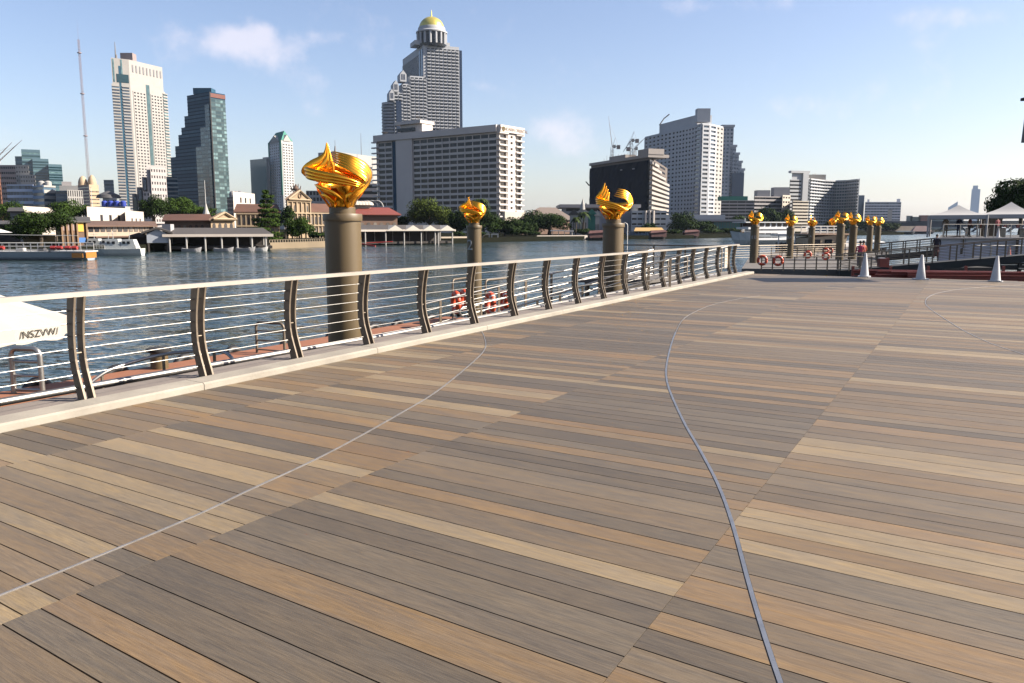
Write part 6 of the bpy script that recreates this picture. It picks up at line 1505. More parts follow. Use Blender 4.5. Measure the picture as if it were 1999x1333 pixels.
t, A_, B_, zt = simple('landing_pier', 'landing with a long yellow roof and blue-white crowd barriers right of third pillar', 1222, 1297, 452, 292, dk_timber, 'none', dp=6); a_, u, n, ln = face_frame(A_, B_)
b = MB(); e0, e1 = A_ + n * 1 , B_ + n * 1; b.hexa([V(e0 + u * ln * .2, zt), V(e1, zt), V(B_ - n * 5, zt + 1.2), V(A_ - n * 5 + u * ln * .3, zt + 1.2), V(e0 + u * ln * .2, zt + .25), V(e1, zt + .25), V(B_ - n * 5, zt + 1.45), V(A_ - n * 5 + u * ln * .3, zt + 1.45)]); t.out(b, 'roof', wm('yellow_roof', (.62, .40, .14)))
b = MB()
for k in range(26): fbox(b, a_, u, n, ln * k / 26, ln * k / 26 + .35, WATER_Z + .8, WATER_Z + .8 + random.uniform(1.2, 2.2), .6, .8)
t.out(b, 'barrier_panels', wm('blue_white_panels', (.24, .32, .42), .7)); b = MB(); fbox(b, a_, u, n, 0, ln, WATER_Z - .3, WATER_Z + .8, 0, 2); t.out(b, 'float', wm('grey_float', (.18, .19, .2))); t.finish()

# ================================================================ BOATS
def hull_mesh(b, L, beam, h, bow=.35, stern=.8, rise=.35, mi=0, z0=-.3, cols=12):
    rows = []
    for k in range(cols + 1):
        x = k / cols; w = beam / 2 * (min(1, stern + (1 - stern) * x / .25) if x < .25 else (1 if x < 1 - bow else max(.02, math.cos((x - 1 + bow) / bow * math.pi / 2)) ** .7))
        sh_ = h + rise * max(0, (x - .5) / .5) ** 2 + .1 * max(0, (.2 - x) / .2); X = (x - .5) * L + (.0 if x < 1 else 0)
        rows.append([(X, -w, sh_), (X - (.04 * L * x if x > .8 else 0), -w * .82, sh_ * .35), (X - (.10 * L * x * max(0, (x - .7) / .3)), -w * .45, z0), (X - (.10 * L * x * max(0, (x - .7) / .3)), w * .45, z0), (X - (.04 * L * x if x > .8 else 0), w * .82, sh_ * .35), (X, w, sh_)])
    i0 = len(b.v)
    for r in rows: b.v += r
    for k in range(cols):
        for q in range(5): a = i0 + k * 6 + q; b.f.append((a, a + 1, a + 7, a + 6)); b.m.append(mi)
        b.f.append((i0 + k * 6 + 5, i0 + k * 6, i0 + k * 6 + 6, i0 + k * 6 + 11)); b.m.append(mi)
    b.f.append(tuple(i0 + q for q in range(6))); b.m.append(mi); b.f.append(tuple(i0 + cols * 6 + q for q in reversed(range(6)))); b.m.append(mi)
def boat(name, label, px, Y, rz, group=None):
    p = at_px(px, Y); return thing(name, label, 'boat', (p.x, p.y, WATER_Z), group, rz=rz)
def rail_part(t, L0, L1, y, z0, z1, n, m=white_paint, name='railing', r=.035):
    b = MB()
    for f in (0, .5, 1): b.tube([(L0, y, z0 + (z1 - z0) * (1 - f * .8)), (L1, y, z0 + (z1 - z0) * (1 - f * .8))], r, 5)
    for k in range(n + 1): x = L0 + (L1 - L0) * k / n; b.tube([(x, y, z0), (x, y, z1)], r, 5)
    b.build(name, m, t)
grey_hull = mat('grey_hull', (.46, .54, .62), .4, 0, .1, .5); orange_p = mat('orange_panel', (.55, .23, .04), .5); navy_grey = mat('patrol_grey', (.72, .76, .74), .45, 0, .08, .5)
# long ferry at left: bow away to the left, stern with orange band at x=190
t = boat('ferry', 'long low grey ferry with white canopy and orange stern at the left edge', 43, 106, 0, None); t.scale = (.9, .9, .86)
b = MB(); hull_mesh(b, 19.5, 3.6, 1.25, .25, .85, .5); o = b.build('hull', grey_hull, t); o.rotation_euler.z = math.pi; 
b = MB(); b.box((0, 0, -.02), (18.6, 3.3, .28)); b.build('waterline', dark, t)
b = MB(); b.box((7.2, 0, 1.32), (5.4, 3.7, .16)); b.box((-1.5, 0, 1.3), (13, 3.7, .12)); b.build('deck_edge', white_paint, t)
b = MB(); b.box((8.75, -1.82, .75), (1.6, .12, .7)); b.box((9.75, 0, .75), (.14, 2.9, .85)); b.build('stern_band', orange_p, t)
b = MB(); b.hexa([(-9.5, -1.9, 4.3), (-2.6, -1.9, 4.15), (-2.6, 1.9, 4.15), (-9.5, 1.9, 4.3), (-8.2, -1.0, 5.2), (-5.2, -1.0, 5.1), (-5.2, 1.0, 5.1), (-8.2, 1.0, 5.2)]); b.build('canopy', white_paint, t)
b = MB(); b.hexa([(-9, -1.5, 1.3), (-6.0, -1.5, 1.3), (-6.0, 1.5, 1.3), (-9, 1.5, 1.3), (-9, -1.5, 4.3), (-7.6, -1.5, 4.3), (-7.6, 1.5, 4.3), (-9, 1.5, 4.3)]); b.build('cabin', grey_hull, t)
b = MB(); b.box((-8.2, -1.53, 3.4), (.8, .08, 1.2)); b.build('window', g_dark, t)
for s in (-1, 1): rail_part(t, -5.2, 9.3, s * 1.8, 1.3, 2.6, 14)
b = MB(); b.tube([(-5, -1.8, 3.9), (9, -1.8, 3.7)], .035, 5); b.tube([(-4.9, -1.8, 1.3), (-4.9, -1.8, 3.9)], .04, 5); b.build('awning_wire', white_paint, t)
red_f = mat('red_float', (.55, .05, .04), .5)
for x in (-2.2, 5.3, 6.2, 7.4, 8.4): b = MB(); b.tube([(x - .35, -1.7, 1.9), (x + .35, -1.7, 1.9)], .3, 8); b.build('red_float', red_f, t)
for x in (-6, 0, 3, 4.6): b = MB(); b.box((x, -.6, 1.6), (.9, .8, .45)); b.build('bench', c_dk if x > 1 else white_paint, t)
# patrol boats
for k, (px, Y, sc, lab) in enumerate([(228, 122, .84, 'grey patrol boat with two cabins moored left of the boathouse, front one'), (190, 133, .8, 'grey patrol boat moored behind, its wheelhouse left of the front boat')]):
    t = boat('patrol_boat', lab, px, Y, math.pi * 0 + .06, 'grey patrol boats'); t.scale = (sc, sc, sc)
    b = MB(); hull_mesh(b, 8.6, 2.6, 1.2, .4, .9, -.1); o = b.build('hull', navy_grey, t); o.rotation_euler.z = math.pi
    for x0, x1, zt in ((-1.8, .3, 3.0), (1.0, 3.0, 2.9)): b = MB(); b.hexa([(x0 - .3, -1, 1.1), (x1 + .6, -1, 1.1), (x1 + .6, 1, 1.1), (x0 - .3, 1, 1.1), (x0, -.8, zt), (x1, -.8, zt), (x1, .8, zt), (x0, .8, zt)]); b.build('cabin', navy_grey, t)
    for x in (-1.3, -.4, 1.4, 2.2): b = MB(); b.box((x, -.93, 2.35), (.5, .08, .45)); b.build('window', g_dark, t)
    b = MB(); b.tube([(-.8, 0, 3), (-.8, 0, 4.4)], .05, 5); b.tube([(-1.6, 0, 3.9), (0, 0, 3.9)], .04, 5); b.tube([(2.0, 0, 2.9), (2.2, 0, 4.2)], .05, 5); b.build('mast', navy_grey, t); rail_part(t, -3.8, -1.9, -1.1, 1.2, 1.9, 4, r=.03); rail_part(t, 3.2, 4.1, -1.1, 1.2, 1.9, 3, r=.03)
# white cruise boat, bow towards the left
t = boat('cruise_boat', 'white two-deck cruise boat heading left in mid-river', 1484, 208, R(24)); ch = mat('cruise_white', (.95, .97, 1.0), .35, 0, .05, .3)
b = MB(); hull_mesh(b, 19, 5.2, 2.4, .34, .95, .9, z0=-.2); o = b.build('hull', mat('cruise_hull', (.62, .68, .74), .35, 0, .06, .3), t); o.rotation_euler.z = math.pi
b = MB(); b.box((2.6, 0, 2.2), (13.5, 4.7, 2.4)); b.build('lower_deck', ch, t); b = MB(); b.box((1.0, 0, 4.0), (13.5, 4.6, .5)); b.box((2, 0, 4.7), (12, 4.2, 1.2)); b.build('upper_deck', ch, t)
b = MB(); b.box((.6, 0, 5.5), (15, 5.2, .22)); b.build('roof', ch, t)
for k in range(3): b = MB(); b.box((-1.4 + k * 2.1, -2.38, 2.2), (1.85, .08, 1.1)); b.build('window', g_dark, t)
for k in range(6): b = MB(); b.box((-3.2 + k * 1.9, -2.13, 4.85), (1.35, .08, .85)); b.build('window', g_dark, t)
b = MB(); b.box((-4.06, 0, 4.85), (.08, 3.8, .85)); b.build('windscreen', g_dark, t)
b = MB(); b.box((-6.6, -1.0, 3.1), (.7, .7, .5)); b.build('orange_gear', orange_p, t)
rail_part(t, -7.5, -4.0, -1.9, 3.0, 3.7, 5, name='bow_rail'); b = MB(); b.tube([(-5, 0, 5.6), (-5, 0, 6.6)], .06, 5); b.build('mast', ch, t)
# moored boats at the right pontoon
t = boat('river_boat', 'dark open-sided boat with a white roof and red fenders moored between the far pillars', 1564, 93, R(-6)); t.scale = (1.15, 1.15, 1.1); b = MB(); hull_mesh(b, 8, 2.6, 1.0, .4, .8, .3); b.build('hull', mat('dark_hull', (.04, .035, .035), .5), t)
b = MB(); b.box((.4, 0, 3.1), (6.2, 2.6, .2)); b.build('roof', white_paint, t); b = MB(); b.box((.3, 0, 1.6), (5, 2, 1.4)); b.build('cabin', mat('dark_hull', (.04, .035, .035), .5), t)
for x in (-2.4, -.8, .8, 2.6): b = MB(); b.tube([(x, -1.2, 1), (x, -1.2, 3)], .06, 5); b.build('post', white_paint, t)
for x in (-2.6, -.4): b = MB(); torus(b, (x, -1.38, .9), (1, 0, 0), (0, 0, 1), .3, .14, 14); b.build('red_fender', red_f, t)
t = boat('river_boat', 'beige boat with a raised wheelhouse and white roof rails between the far pillars', 1606, 91, R(12)); t.scale = (1.2, 1.2, 1.15); b = MB(); hull_mesh(b, 6.5, 2.4, 1.1, .4, .8, .5); be = mat('beige_boat', (.62, .48, .33), .5); b.build('hull', be, t)
b = MB(); b.hexa([(-2, -1.1, 1.4), (1.6, -1.1, 1.4), (1.6, 1.1, 1.4), (-2, 1.1, 1.4), (-2.1, -1.2, 2.7), (1.9, -1.2, 3.1), (1.9, 1.2, 3.1), (-2.1, 1.2, 2.7)]); b.build('wheelhouse', be, t)
for x in (-1.3, -.1, 1.1): b = MB(); b.box((x, -1.2, 2.25), (.7, .1, .6)); b.build('window', g_dark, t)
b = MB(); b.box((0, 0, 3.05), (4.4, 2.7, .12)); b.build('roof', mat('pinkish_roof', (.55, .38, .28), .6), t); rail_part(t, -1.6, 1.2, -1.0, 3.1, 3.8, 4, r=.04); rail_part(t, -1.6, 1.2, 1.0, 3.1, 3.8, 4, r=.04)
for k, (px, Y, lab, L_) in enumerate([(1647, 100, 'boat with a rounded pale canopy behind the close pair of pillars', 6.0), (1688, 135, 'boat with a pale rounded canopy left of the pillar behind the first cone', 6.4)]):
    t = boat('canopy_boat', lab, px, Y, R(-15), 'small canopy boats'); b = MB(); hull_mesh(b, L_ + 1, 2.0, .6, .4, .7, .4); b.build('hull', mat('dark_hull', (.04, .035, .035), .5), t)
    b = MB(); n = 10
    for i in range(n):
        for j in range(8):
            def pp(u_, v_): a = math.pi * v_; return Vector(((u_ - .5) * L_, -1.2 * math.cos(a), 1.5 + (.8 * math.sin(a)) * (math.sin(math.pi * (.15 + .7 * u_)))))
            b.quad(pp(i / n, j / 8), pp((i + 1) / n, j / 8), pp((i + 1) / n, (j + 1) / 8), pp(i / n, (j + 1) / 8))
    b.build('canopy', white_paint, t, smooth=True)
    for x in (-L_ * .4, L_ * .4):
        for y in (-1.1, 1.1): b = MB(); b.tube([(x, y, .5), (x, y, 1.7)], .05, 5); b.build('post', white_paint, t)
# rice barges with maroon covers
mar = mat('maroon_cover', (.13, .045, .04), .7, 0, .3, .8)
for k, (px, Y, lab) in enumerate([(1165, 262, 'maroon covered rice barge left of the third pillar'), (1284, 285, 'maroon covered rice barge under the yellow-roofed landing'), (1349, 310, 'maroon covered rice barge alone right of the landing')]):
    t = boat('rice_barge', lab, px, Y, R(8), 'maroon covered rice barges'); b = MB(); hull_mesh(b, 6, 3, .9, .3, .6, .5); b.build('hull', dk_timber, t)
    b = MB(); b.hexa([(-2.6, -1.4, .8), (2.8, -1.4, .8), (2.8, 1.4, .8), (-2.6, 1.4, .8), (-2.9, -1.2, 2.2), (3.0, -1.2, 2.7), (3.0, 1.2, 2.7), (-2.9, 1.2, 2.2)]); b.build('cover', mar, t)
    b = MB(); b.hexa([(-3.1, -1.5, 2.2), (3.2, -1.5, 2.7), (3.2, 1.5, 2.7), (-3.1, 1.5, 2.2), (-2.4, -.4, 3.1), (2.4, -.4, 3.3), (2.4, .4, 3.3), (-2.4, .4, 3.1)]); b.build('roof', mar, t)
# barges under the bridge
for k, (px, Y, L_, c_, lab) in enumerate([(1752, 560, 26, (.36, .29, .22), 'beige thatched-roof barge below the left part of the bridge'), (1774, 600, 22, (.38, .31, .24), 'beige hump-roofed barge behind, below the bridge'), (1766, 470, 12, (.05, .08, .10), 'small dark tug on the water below the bridge'), (1800, 520, 16, (.46, .30, .28), 'white and pink boat below the right part of the bridge')]):
    t = boat('barge', lab, px, Y, R(-8), 'barges near the bridge'); m_ = mat('barge%d' % k, c_, .7, 0, .2, .3); b = MB(); hull_mesh(b, L_, 5, 1.5, .3, .7, .5); b.build('hull', mat('barge_hull', (.06, .07, .09), .7), t)
    b = MB(); h_ = 2.2 if k == 2 else 5; b.hexa([(-L_ * .4, -2.2, 1.5), (L_ * .35, -2.2, 1.5), (L_ * .35, 2.2, 1.5), (-L_ * .4, 2.2, 1.5), (-L_ * .25, -.5, h_), (L_ * .2, -.5, h_), (L_ * .2, .5, h_), (-L_ * .25, .5, h_)]); b.build('roof', m_, t)
# long-tail boats in the shade of the covered pier and red boom at the landing
for k, (px, Y) in enumerate([(372, 143), (435, 144), (478, 146), (503, 147)]):
    t = boat('skiff', ['small pale skiff under the covered pier, leftmost', 'small pale skiff under the covered pier, second from left', 'small pale skiff under the covered pier, third from left', 'small pale skiff at the right end of the covered pier'][k], px, Y - 2, R(5), 'skiffs moored under the covered pier'); b = MB(); hull_mesh(b, 3.4, 1.1, .55, .4, .8, .3); b.build('hull', c_grey if k < 3 else white_paint, t); b = MB(); b.box((0, 0, .5), (1.2, .9, .1)); b.build('seat', dk_timber, t)
t = thing('boom', 'bent red floating boom between the posts left of the white canopies', 'boom'); p = at_px(735, 183); t.location = (p.x, p.y, WATER_Z); b = MB(); b.tube([(-2.5, 0, .7), (3.6, 0, 1.0)], .14, 6); b.build('beam', red_f, t); b = MB(); b.tube([(-3.4, 0, .5), (0, -2, .05)], .16, 6); b.build('beam', red_f, t)

# ================================================================ RIGHT-HAND QUAY AND PONTOON
PZ2 = -1.0
rp = thing('pontoon', 'grey floating pontoon with fences and life rings below the row of far pillars', 'pontoon', (17, 60, PZ2))
def rpo(b, name, m, smooth=False): o = b.build(name, m, rp, smooth=smooth, loc=rp.location); o.location = (0, 0, 0); return o
b = MB(); c4 = [G(1448, 524, PZ2), G(1700, 527, PZ2), at_px(1740, 92), at_px(1470, 84)]; b.prism([(p.x, p.y) for p in c4], WATER_Z - .3, PZ2); rpo(b, 'deck', pont_grey)
def fence(label, A, B, h, n, nr, m=steel_dark, r=.022, group='pontoon fences', cat='fence', top_r=.03, name='fence'):
    A, B = Vector(A), Vector(B); t = thing(name, label, cat, A, group); L = B - A
    for k in range(n + 1): b = MB(); p = L * (k / n); b.box(p + Vector((0, 0, h / 2)), (.07, .05, h)); b.build('post', m, t)
    for k in range(nr): b = MB(); z = Vector((0, 0, h * (k + 1) / nr)); b.tube([z, L + z], top_r if k == nr - 1 else r * .7, 6); b.build('rail', m, t)
    return t
fence('near dark fence of the right pontoon, from the first far pillar to the gangway foot', G(1486, 529, PZ2), G(1700, 529, PZ2), .88, 10, 4, r=.03)
fence('far thin cable fence of the right pontoon behind the first far pillar', at_px(1436, 66) + Vector((0, 0, PZ2)), at_px(1690, 76) + Vector((0, 0, PZ2)), 1.15, 6, 6, m=steel_dark)
fence('middle dark fence of the right pontoon, left of the beige boat', at_px(1508, 70) + Vector((0, 0, PZ2)), at_px(1660, 70) + Vector((0, 0, PZ2)), .95, 9, 4)
for k, (px, py, Y, lab) in enumerate([(1488, 508, 49, 'orange life ring half hidden behind the first far pillar'), (1519, 509, 49.5, 'orange life ring hanging alone on the near pontoon fence'), (1577, 497, 60, 'orange life ring under the beige boat, on the pontoon fence'), (1612, 490, 72, 'orange life ring on the far fence, left of two, right of beige boat'), (1620, 489, 73, 'orange life ring on the far fence, right of two'), (1612, 500, 60, 'orange life ring below the two on the far fence')]):
    p = P(px, py, Y); life_ring(p, (-.35, -.94, 0), lab, .25 if Y < 55 else .22)
# platform beside the quay end: railing round the corner and low stage
st_ = thing('platform', 'small grey stage outside the railing at the far end of the quay', 'platform', Q(30.5, -11, -.35)); b = MB(); b.box((0, 0, 0), (4.5, 4.2, .18), ax=N_Q); b.build('deck', pont_grey, st_); 
for a_, c_ in ((-2, -1.8), (2, -1.8), (-2, 1.8), (2, 1.8)): b = MB(); b.tube([N_Q * a_ + D_Q * c_, N_Q * a_ + D_Q * c_ + Vector((0, 0, -2.6))], .1, 8); b.build('leg', steel_dark, st_)
fence('short steel railing on the small stage beyond the end of the long railing', Q(32.4, -13.0, -.26), Q(32.4, -8.9, -.26), 1.2, 3, 5, m=steel_dark, group=None)
t = thing('notice_board', 'cream notice sheet tied to the last bay of the long railing', 'notice', Q(28.4, T_RAIL - .06, .62)); b = MB(); b.box((0, 0, 0), (.62, .02, .72), ax=D_Q); b.build('sheet', canvas, t); b = MB()
for k in range(5): b.box(N_Q * .015 + D_Q * random.uniform(-.05, .05) + Vector((0, 0, .24 - k * .11)), (.4, .01, .03), ax=D_Q)
b.build('print_lines', mat('faded_print', (.55, .42, .30), .8), t)
# gangways on the right
def gangway(label, A, B, w, h, n, grp='sloping gangways at the right quay'):
    A, B = Vector(A), Vector(B); t = thing('gangway', label, 'gangway', A, grp); L = B - A; d = Vector((L.x, L.y, 0)).normalized(); s = Vector((-d.y, d.x, 0)) * w
    b = MB(); o = Vector((0, 0, -.42)); b.hexa([o, L + o, L + s + o, s + o, Vector((0, 0, 0)), L, L + s, s]); b.build('deck', mat('black_girder', (.02, .022, .022), .7), t)
    for q in (0, 1):
        for k in range(5): b = MB(); z = Vector((0, 0, h * (k + 1) / 5)) + s * q; b.tube([z, L + z], .032 if k == 4 else .018, 6); b.build('rail', steel_dark, t)
        for k in range(n + 1): b = MB(); p = L * (k / n) + s * q; b.box(p + Vector((0, 0, h / 2)), (.08, .05, h), ax=d); b.build('post', steel_dark, t)
    return t
gangway('nearer sloping gangway with dark girder behind the white cones', G(1640, 528, -1.0), P(2060, 493, 47), 1.6, .95, 9)
gangway('farther gangway sloping up to the tented platform at the right', P(1712, 499, 62), P(1880, 484.5, 60), 1.6, .9, 6)
# tented platform
plat = thing('platform', 'raised dark platform faced with white hoarding panels under the white tents', 'platform', (45, 66, -1)); PT = .86
def plo(b, name, m): o = b.build(name, m, plat, loc=plat.location); o.location = (0, 0, 0); return o
xa = at_px(1838, 60).x
b = MB(); b.prism([(xa, 60.3), (110, 60.3), (110, 92), (at_px(1838, 92).x, 92)], -1.1, PT - .06); plo(b, 'deck', mat('dark_quay_concrete', (.05, .05, .052), .85, 0, .3, 1))
hoard = mat('pale_hoarding', (.62, .67, .80), .6, 0, .06, .8)
for k in range(8):
    x0 = xa + k * 1.9; b = MB(); b.box((x0 + .94, 60.1 + (.0 if k < 3 else -.35), (PT + PZ2 + .05) / 2), (1.86, .08, PT - PZ2 - .1)); plo(b, 'hoarding_panel', hoard)
b = MB(); b.box((xa + 8, 60.0, PT + .02), (16.6, .5, .10)); plo(b, 'top_ledge', c_lilac)
b = MB(); b.box((xa + 8, 60.2, -1.3), (17, .6, .35)); b.box((xa + 8, 60.4, -2.2), (17, .3, .1)); plo(b, 'fender_beam', dark)
for k in range(9): b = MB(); b.box((xa + 2.6 + k * 1.7, 59.9, -2.0), (.22, .2, 2.0)); plo(b, 'pile', dark)
b = MB()
for k in range(5): b.box((xa + 6.05, 59.7, -1.35 - k * .3), (.5, .05, .05))
plo(b, 'ladder', steel_pole)
b = MB(); b.prism([(xa - 1.2, 57), (xa + 2.3, 57), (xa + 2.3, 59.5), (xa - 1.2, 59.5)], WATER_Z - .3, -1.15); plo(b, 'floating_block', dark)
fence('thin rail in front of the hoarding with a hooked end', P(1898, 508, 55), P(2040, 508, 55), 1.0, 4, 4, group=None, m=steel_pole)
fence('long thin hand rope across the tented platform', at_px(1842, 64) + Vector((0, 0, PT)), at_px(2040, 64) + Vector((0, 0, PT)), 1.05, 6, 1, group=None, m=steel_pole, top_r=.02, name='rope_rail')
tent_w = mat('tent_fabric', (.55, .55, .55), .75, 0, .05, .6)
def tent(label, x0, x1, ypk, yev, Y):
    k = Y / F_PX; A, B = at_px(x0, Y), at_px(x1, Y); w = (B - A).length; t = thing('tent', label, 'tent', ((A.x + B.x) / 2, Y + w / 2, PT), 'white pyramid tents at the right', rz=-math.atan2((A.x + B.x) / 2, Y)); ze, zp = h_at(yev, Y) - PT, h_at(ypk, Y + w / 2) - PT; h = w / 2
    b = MB(); c = [Vector((-h, -h, ze)), Vector((h, -h, ze)), Vector((h, h, ze)), Vector((-h, h, ze))]; ap = Vector((0, 0, zp)); n = 7
    for i in range(4):
        p, q = c[i], c[(i + 1) % 4]
        for j in range(n):
            for e in range(n):
                def pp(u_, v_): x = p.lerp(q, u_).lerp(ap, v_); return x + Vector((0, 0, -(zp - ze) * .16 * math.sin(math.pi * v_)))
                b.quad(pp(j / n, e / n), pp((j + 1) / n, e / n), pp((j + 1) / n, (e + 1) / n), pp(j / n, (e + 1) / n))
    b.build('roof', tent_w, t, smooth=True)
    b = MB()
    for i in range(4): p, q = c[i], c[(i + 1) % 4]; b.quad(p + Vector((0, 0, -.32)), q + Vector((0, 0, -.32)), q, p)
    b.build('valance', tent_w, t)
    for p in c: b = MB(); b.tube([(p.x, p.y, 0), tuple(p)], .07, 8); b.build('post', tent_w, t); 
    return t
tent('white pyramid tent, the fully visible left one above the hoarding', 1846, 1947, 400, 419.5, 66)
tent('white pyramid tent cut by the right edge of the view', 1950, 2056, 394, 418, 66)
# simple figures
skin_m = mat('skin', (.35, .20, .13), .6)
def person_mat(key, top, bottom, hair=(.02, .015, .012)):
    m = bpy.data.materials.new('clothes_' + key); m.use_nodes = True; nt = m.node_tree; ns, ls = nt.nodes, nt.links; bs = ns['Principled BSDF']; bs.inputs['Roughness'].default_value = .8
    tcn = ns.new('ShaderNodeTexCoord'); sp = ns.new('ShaderNodeSeparateXYZ'); ls.new(tcn.outputs['Object'], sp.inputs[0]); rp_ = ns.new('ShaderNodeValToRGB'); rp_.color_ramp.interpolation = 'CONSTANT'
    dv_ = ns.new('ShaderNodeMath'); dv_.operation = 'DIVIDE'; dv_.inputs[1].default_value = 1.75; ls.new(sp.outputs['Z'], dv_.inputs[0]); ls.new(dv_.outputs[0], rp_.inputs[0])
    el = rp_.color_ramp.elements; el[0].position = 0; el[0].color = (.02, .02, .02, 1); el[1].position = .05; el[1].color = (*bottom, 1)
    for p_, c_ in ((.54, top), (.835, (.35, .20, .13)), (.955, hair)): e = el.new(p_); e.color = (*c_, 1)
    ls.new(rp_.outputs[0], bs.inputs['Base Color']); return m
def person(label, loc, rz, key, top, bottom, pose=0, skirt=False):
    t = thing('person', label, 'person', loc, None, rz=rz)
    pts = [((0, 0, .95), (.15, .11)), ((0, 0, 1.15), (.135, .10)), ((0, 0, 1.36), (.17, .11)), ((0, 0, 1.46), (.06, .06)), ((0, .0, 1.53), (.055, .055)), ((0, -.01, 1.64), (.085, .10)), ((0, 0, 1.73), (.05, .06)),
           ((.10, 0, .9), (.095, .10)), ((.11, -.03 * pose, .5), (.065, .065)), ((.11, .05 * pose, .08), (.045, .045)), ((.11, -.12, .04), (.04, .03)), ((-.10, 0, .9), (.095, .10)), ((-.11, .05 * pose, .5), (.065, .065)), ((-.11, -.05 * pose, .08), (.045, .045)), ((-.11, -.12 - .05 * pose, .04), (.04, .03)),
           ((.21, 0, 1.38), (.055, .055)), ((.27, .02, 1.12), (.043, .043)), ((.25, -.12 - .1 * pose, .92), (.032, .032)), ((.25, -.17 - .1 * pose, .86), (.035, .022)), ((-.21, 0, 1.38), (.055, .055)), ((-.27, .02, 1.12), (.043, .043)), ((-.25, -.12, .9), (.032, .032)), ((-.25, -.15, .83), (.035, .022))]
    ed = [(0, 1), (1, 2), (2, 3), (3, 4), (4, 5), (5, 6), (0, 7), (7, 8), (8, 9), (9, 10), (0, 11), (11, 12), (12, 13), (13, 14), (2, 15), (15, 16), (16, 17), (17, 18), (2, 19), (19, 20), (20, 21), (21, 22)]
    me = bpy.data.meshes.new('body'); me.from_pydata([p for p, _ in pts], ed, []); me.materials.append(person_mat(key, top, bottom)); o = bpy.data.objects.new('body', me); COL.objects.link(o); o.parent = t
    sk = o.modifiers.new('skin', 'SKIN'); 
    for k, (_, r_) in enumerate(pts): me.skin_vertices[0].data[k].radius = r_
    me.skin_vertices[0].data[0].use_root = True; sb = o.modifiers.new('sub', 'SUBSURF'); sb.levels = 1; sb.render_levels = 1
    b = MB(); b.lathe([(.09, 0), (.108, .05), (.10, .11), (.05, .155), (.01, .165)], 14, c=(0, .015, 1.62)); b.build('hair', mat('dark_hair', (.015, .012, .01), .6), t, smooth=True)
    if skirt: b = MB(); b.lathe([(.155, 1.02), (.20, .8), (.26, .5)], 18, cap=False); b.build('skirt', mat('skirt_' + key, bottom, .8), t, smooth=True)
    return t
def on(px, Y, z): p = at_px(px, Y); return (p.x, p.y, z)
gz = lambda px, Y, py: P(px, py, Y).z
person('person in a dark top and dark red skirt standing on the gangway at the right', on(1831, 60, gz(1831, 60, 504)), R(160), 'a', (.015, .012, .02), (.09, .012, .018), 0, True)
person('person in a dark red jacket walking under the left tent', on(1893, 66, PT), R(80), 'b', (.10, .03, .02), (.01, .01, .012), 1)
person('person in dark blue clothes at the left end under the left tent', on(1872, 68, PT), R(190), 'c', (.02, .03, .08), (.02, .03, .07), 0)
person('person in brown beside the left tent post', on(1846, 67, PT), R(120), 'd', (.10, .07, .04), (.08, .06, .04), 0)
person('person in maroon by the post between the two tents', on(1947, 72, PT), R(200), 'e', (.14, .02, .03), (.02, .02, .03), 0)
person('person in a pink top on the pontoon behind the first white cone', on(1682, 55, PZ2), R(170), 'f', (.28, .03, .07), (.04, .03, .05), 0)
person('person in an orange-red top on the pontoon behind the first white cone', on(1688, 56, PZ2), R(200), 'g', (.28, .06, .02), (.04, .03, .03), 0)
person('person in a white top with dark trousers under the left tent, right part', on(1925, 70, PT), R(200), 'h', (.55, .50, .48), (.05, .05, .07), 0)
# things on the platform
for k, (px, Y, c_, lab) in enumerate([(1908, 70, (.45, .38, .30), 'cluttered cream stall table under the left tent'), (1978, 66, (.36, .38, .42), 'grey equipment cart under the right tent')]):
    t = thing('stall', lab, 'stall', on(px, Y, PT)); b = MB(); b.box((0, 0, .75), (1.8, .8, .06)); b.build('top', mat('stall%d' % k, c_, .7), t)
    for x in (-.8, .8): b = MB(); b.box((x, 0, .37), (.06, .7, .72)); b.build('leg', steel_pole, t)
    for q in range(7): b = MB(); b.box((-.75 + q * .25, random.uniform(-.2, .2), .78 + .12), (.16, .16, random.uniform(.12, .34))); b.build('box', mat('stall_item%d' % (q % 4), [(.45, .12, .08), (.5, .42, .3), (.15, .2, .3), (.55, .52, .5)][q % 4], .6), t)
t = thing('sun_screen', 'dark brown screen wall behind the left tent', 'screen', on(1935, 73, PT)); b = MB(); b.box((0, 0, 1.0), (1.9, .08, 2.0)); b.build('panel', mat('brown_screen', (.07, .05, .03), .8), t); b = MB(); b.box((0, .1, .03), (1.9, .5, .05)); b.build('foot', steel_dark, t)
def cone(label, loc, h, m, band=None, base=.40, tilt=(0, 0), grp='white traffic cones on the boards'):
    t = thing('traffic_cone', label, 'traffic cone', loc, grp); t.rotation_euler = (tilt[0], tilt[1], random.uniform(0, 1.5)); r0 = h * .19; r1 = h * .048
    b = MB(); b.lathe([(r0, .02), (r0 * .96, .05), (r1, h), (r1 * .7, h + .005)], 28); b.build('body', m, t, smooth=True, auto=40)
    b = MB(); s = base / 2; b.prism([(-s, -s * .75), (-s * .75, -s), (s * .75, -s), (s, -s * .75), (s, s * .75), (s * .75, s), (-s * .75, s), (-s, s * .75)], 0, .035); b.build('foot', m, t)
    if band:
        for z in (.35, .62): b = MB(); ra = r0 + (r1 - r0) * z + .004; rb = r0 + (r1 - r0) * (z + .15) + .004; b.lathe([(ra, h * z), (rb, h * (z + .15))], 28, cap=False); b.build('band', band, t, smooth=True)
    return t
cone('leftmost white traffic cone at the far edge of the boards', G(1687, 540.5), .81, white_plastic); cone('middle white traffic cone at the far edge of the boards', G(1797, 545.5), .80, white_plastic); cone('rightmost and largest white traffic cone near the right edge', G(1943, 549.5), .80, white_plastic, tilt=(0, R(2.5)))
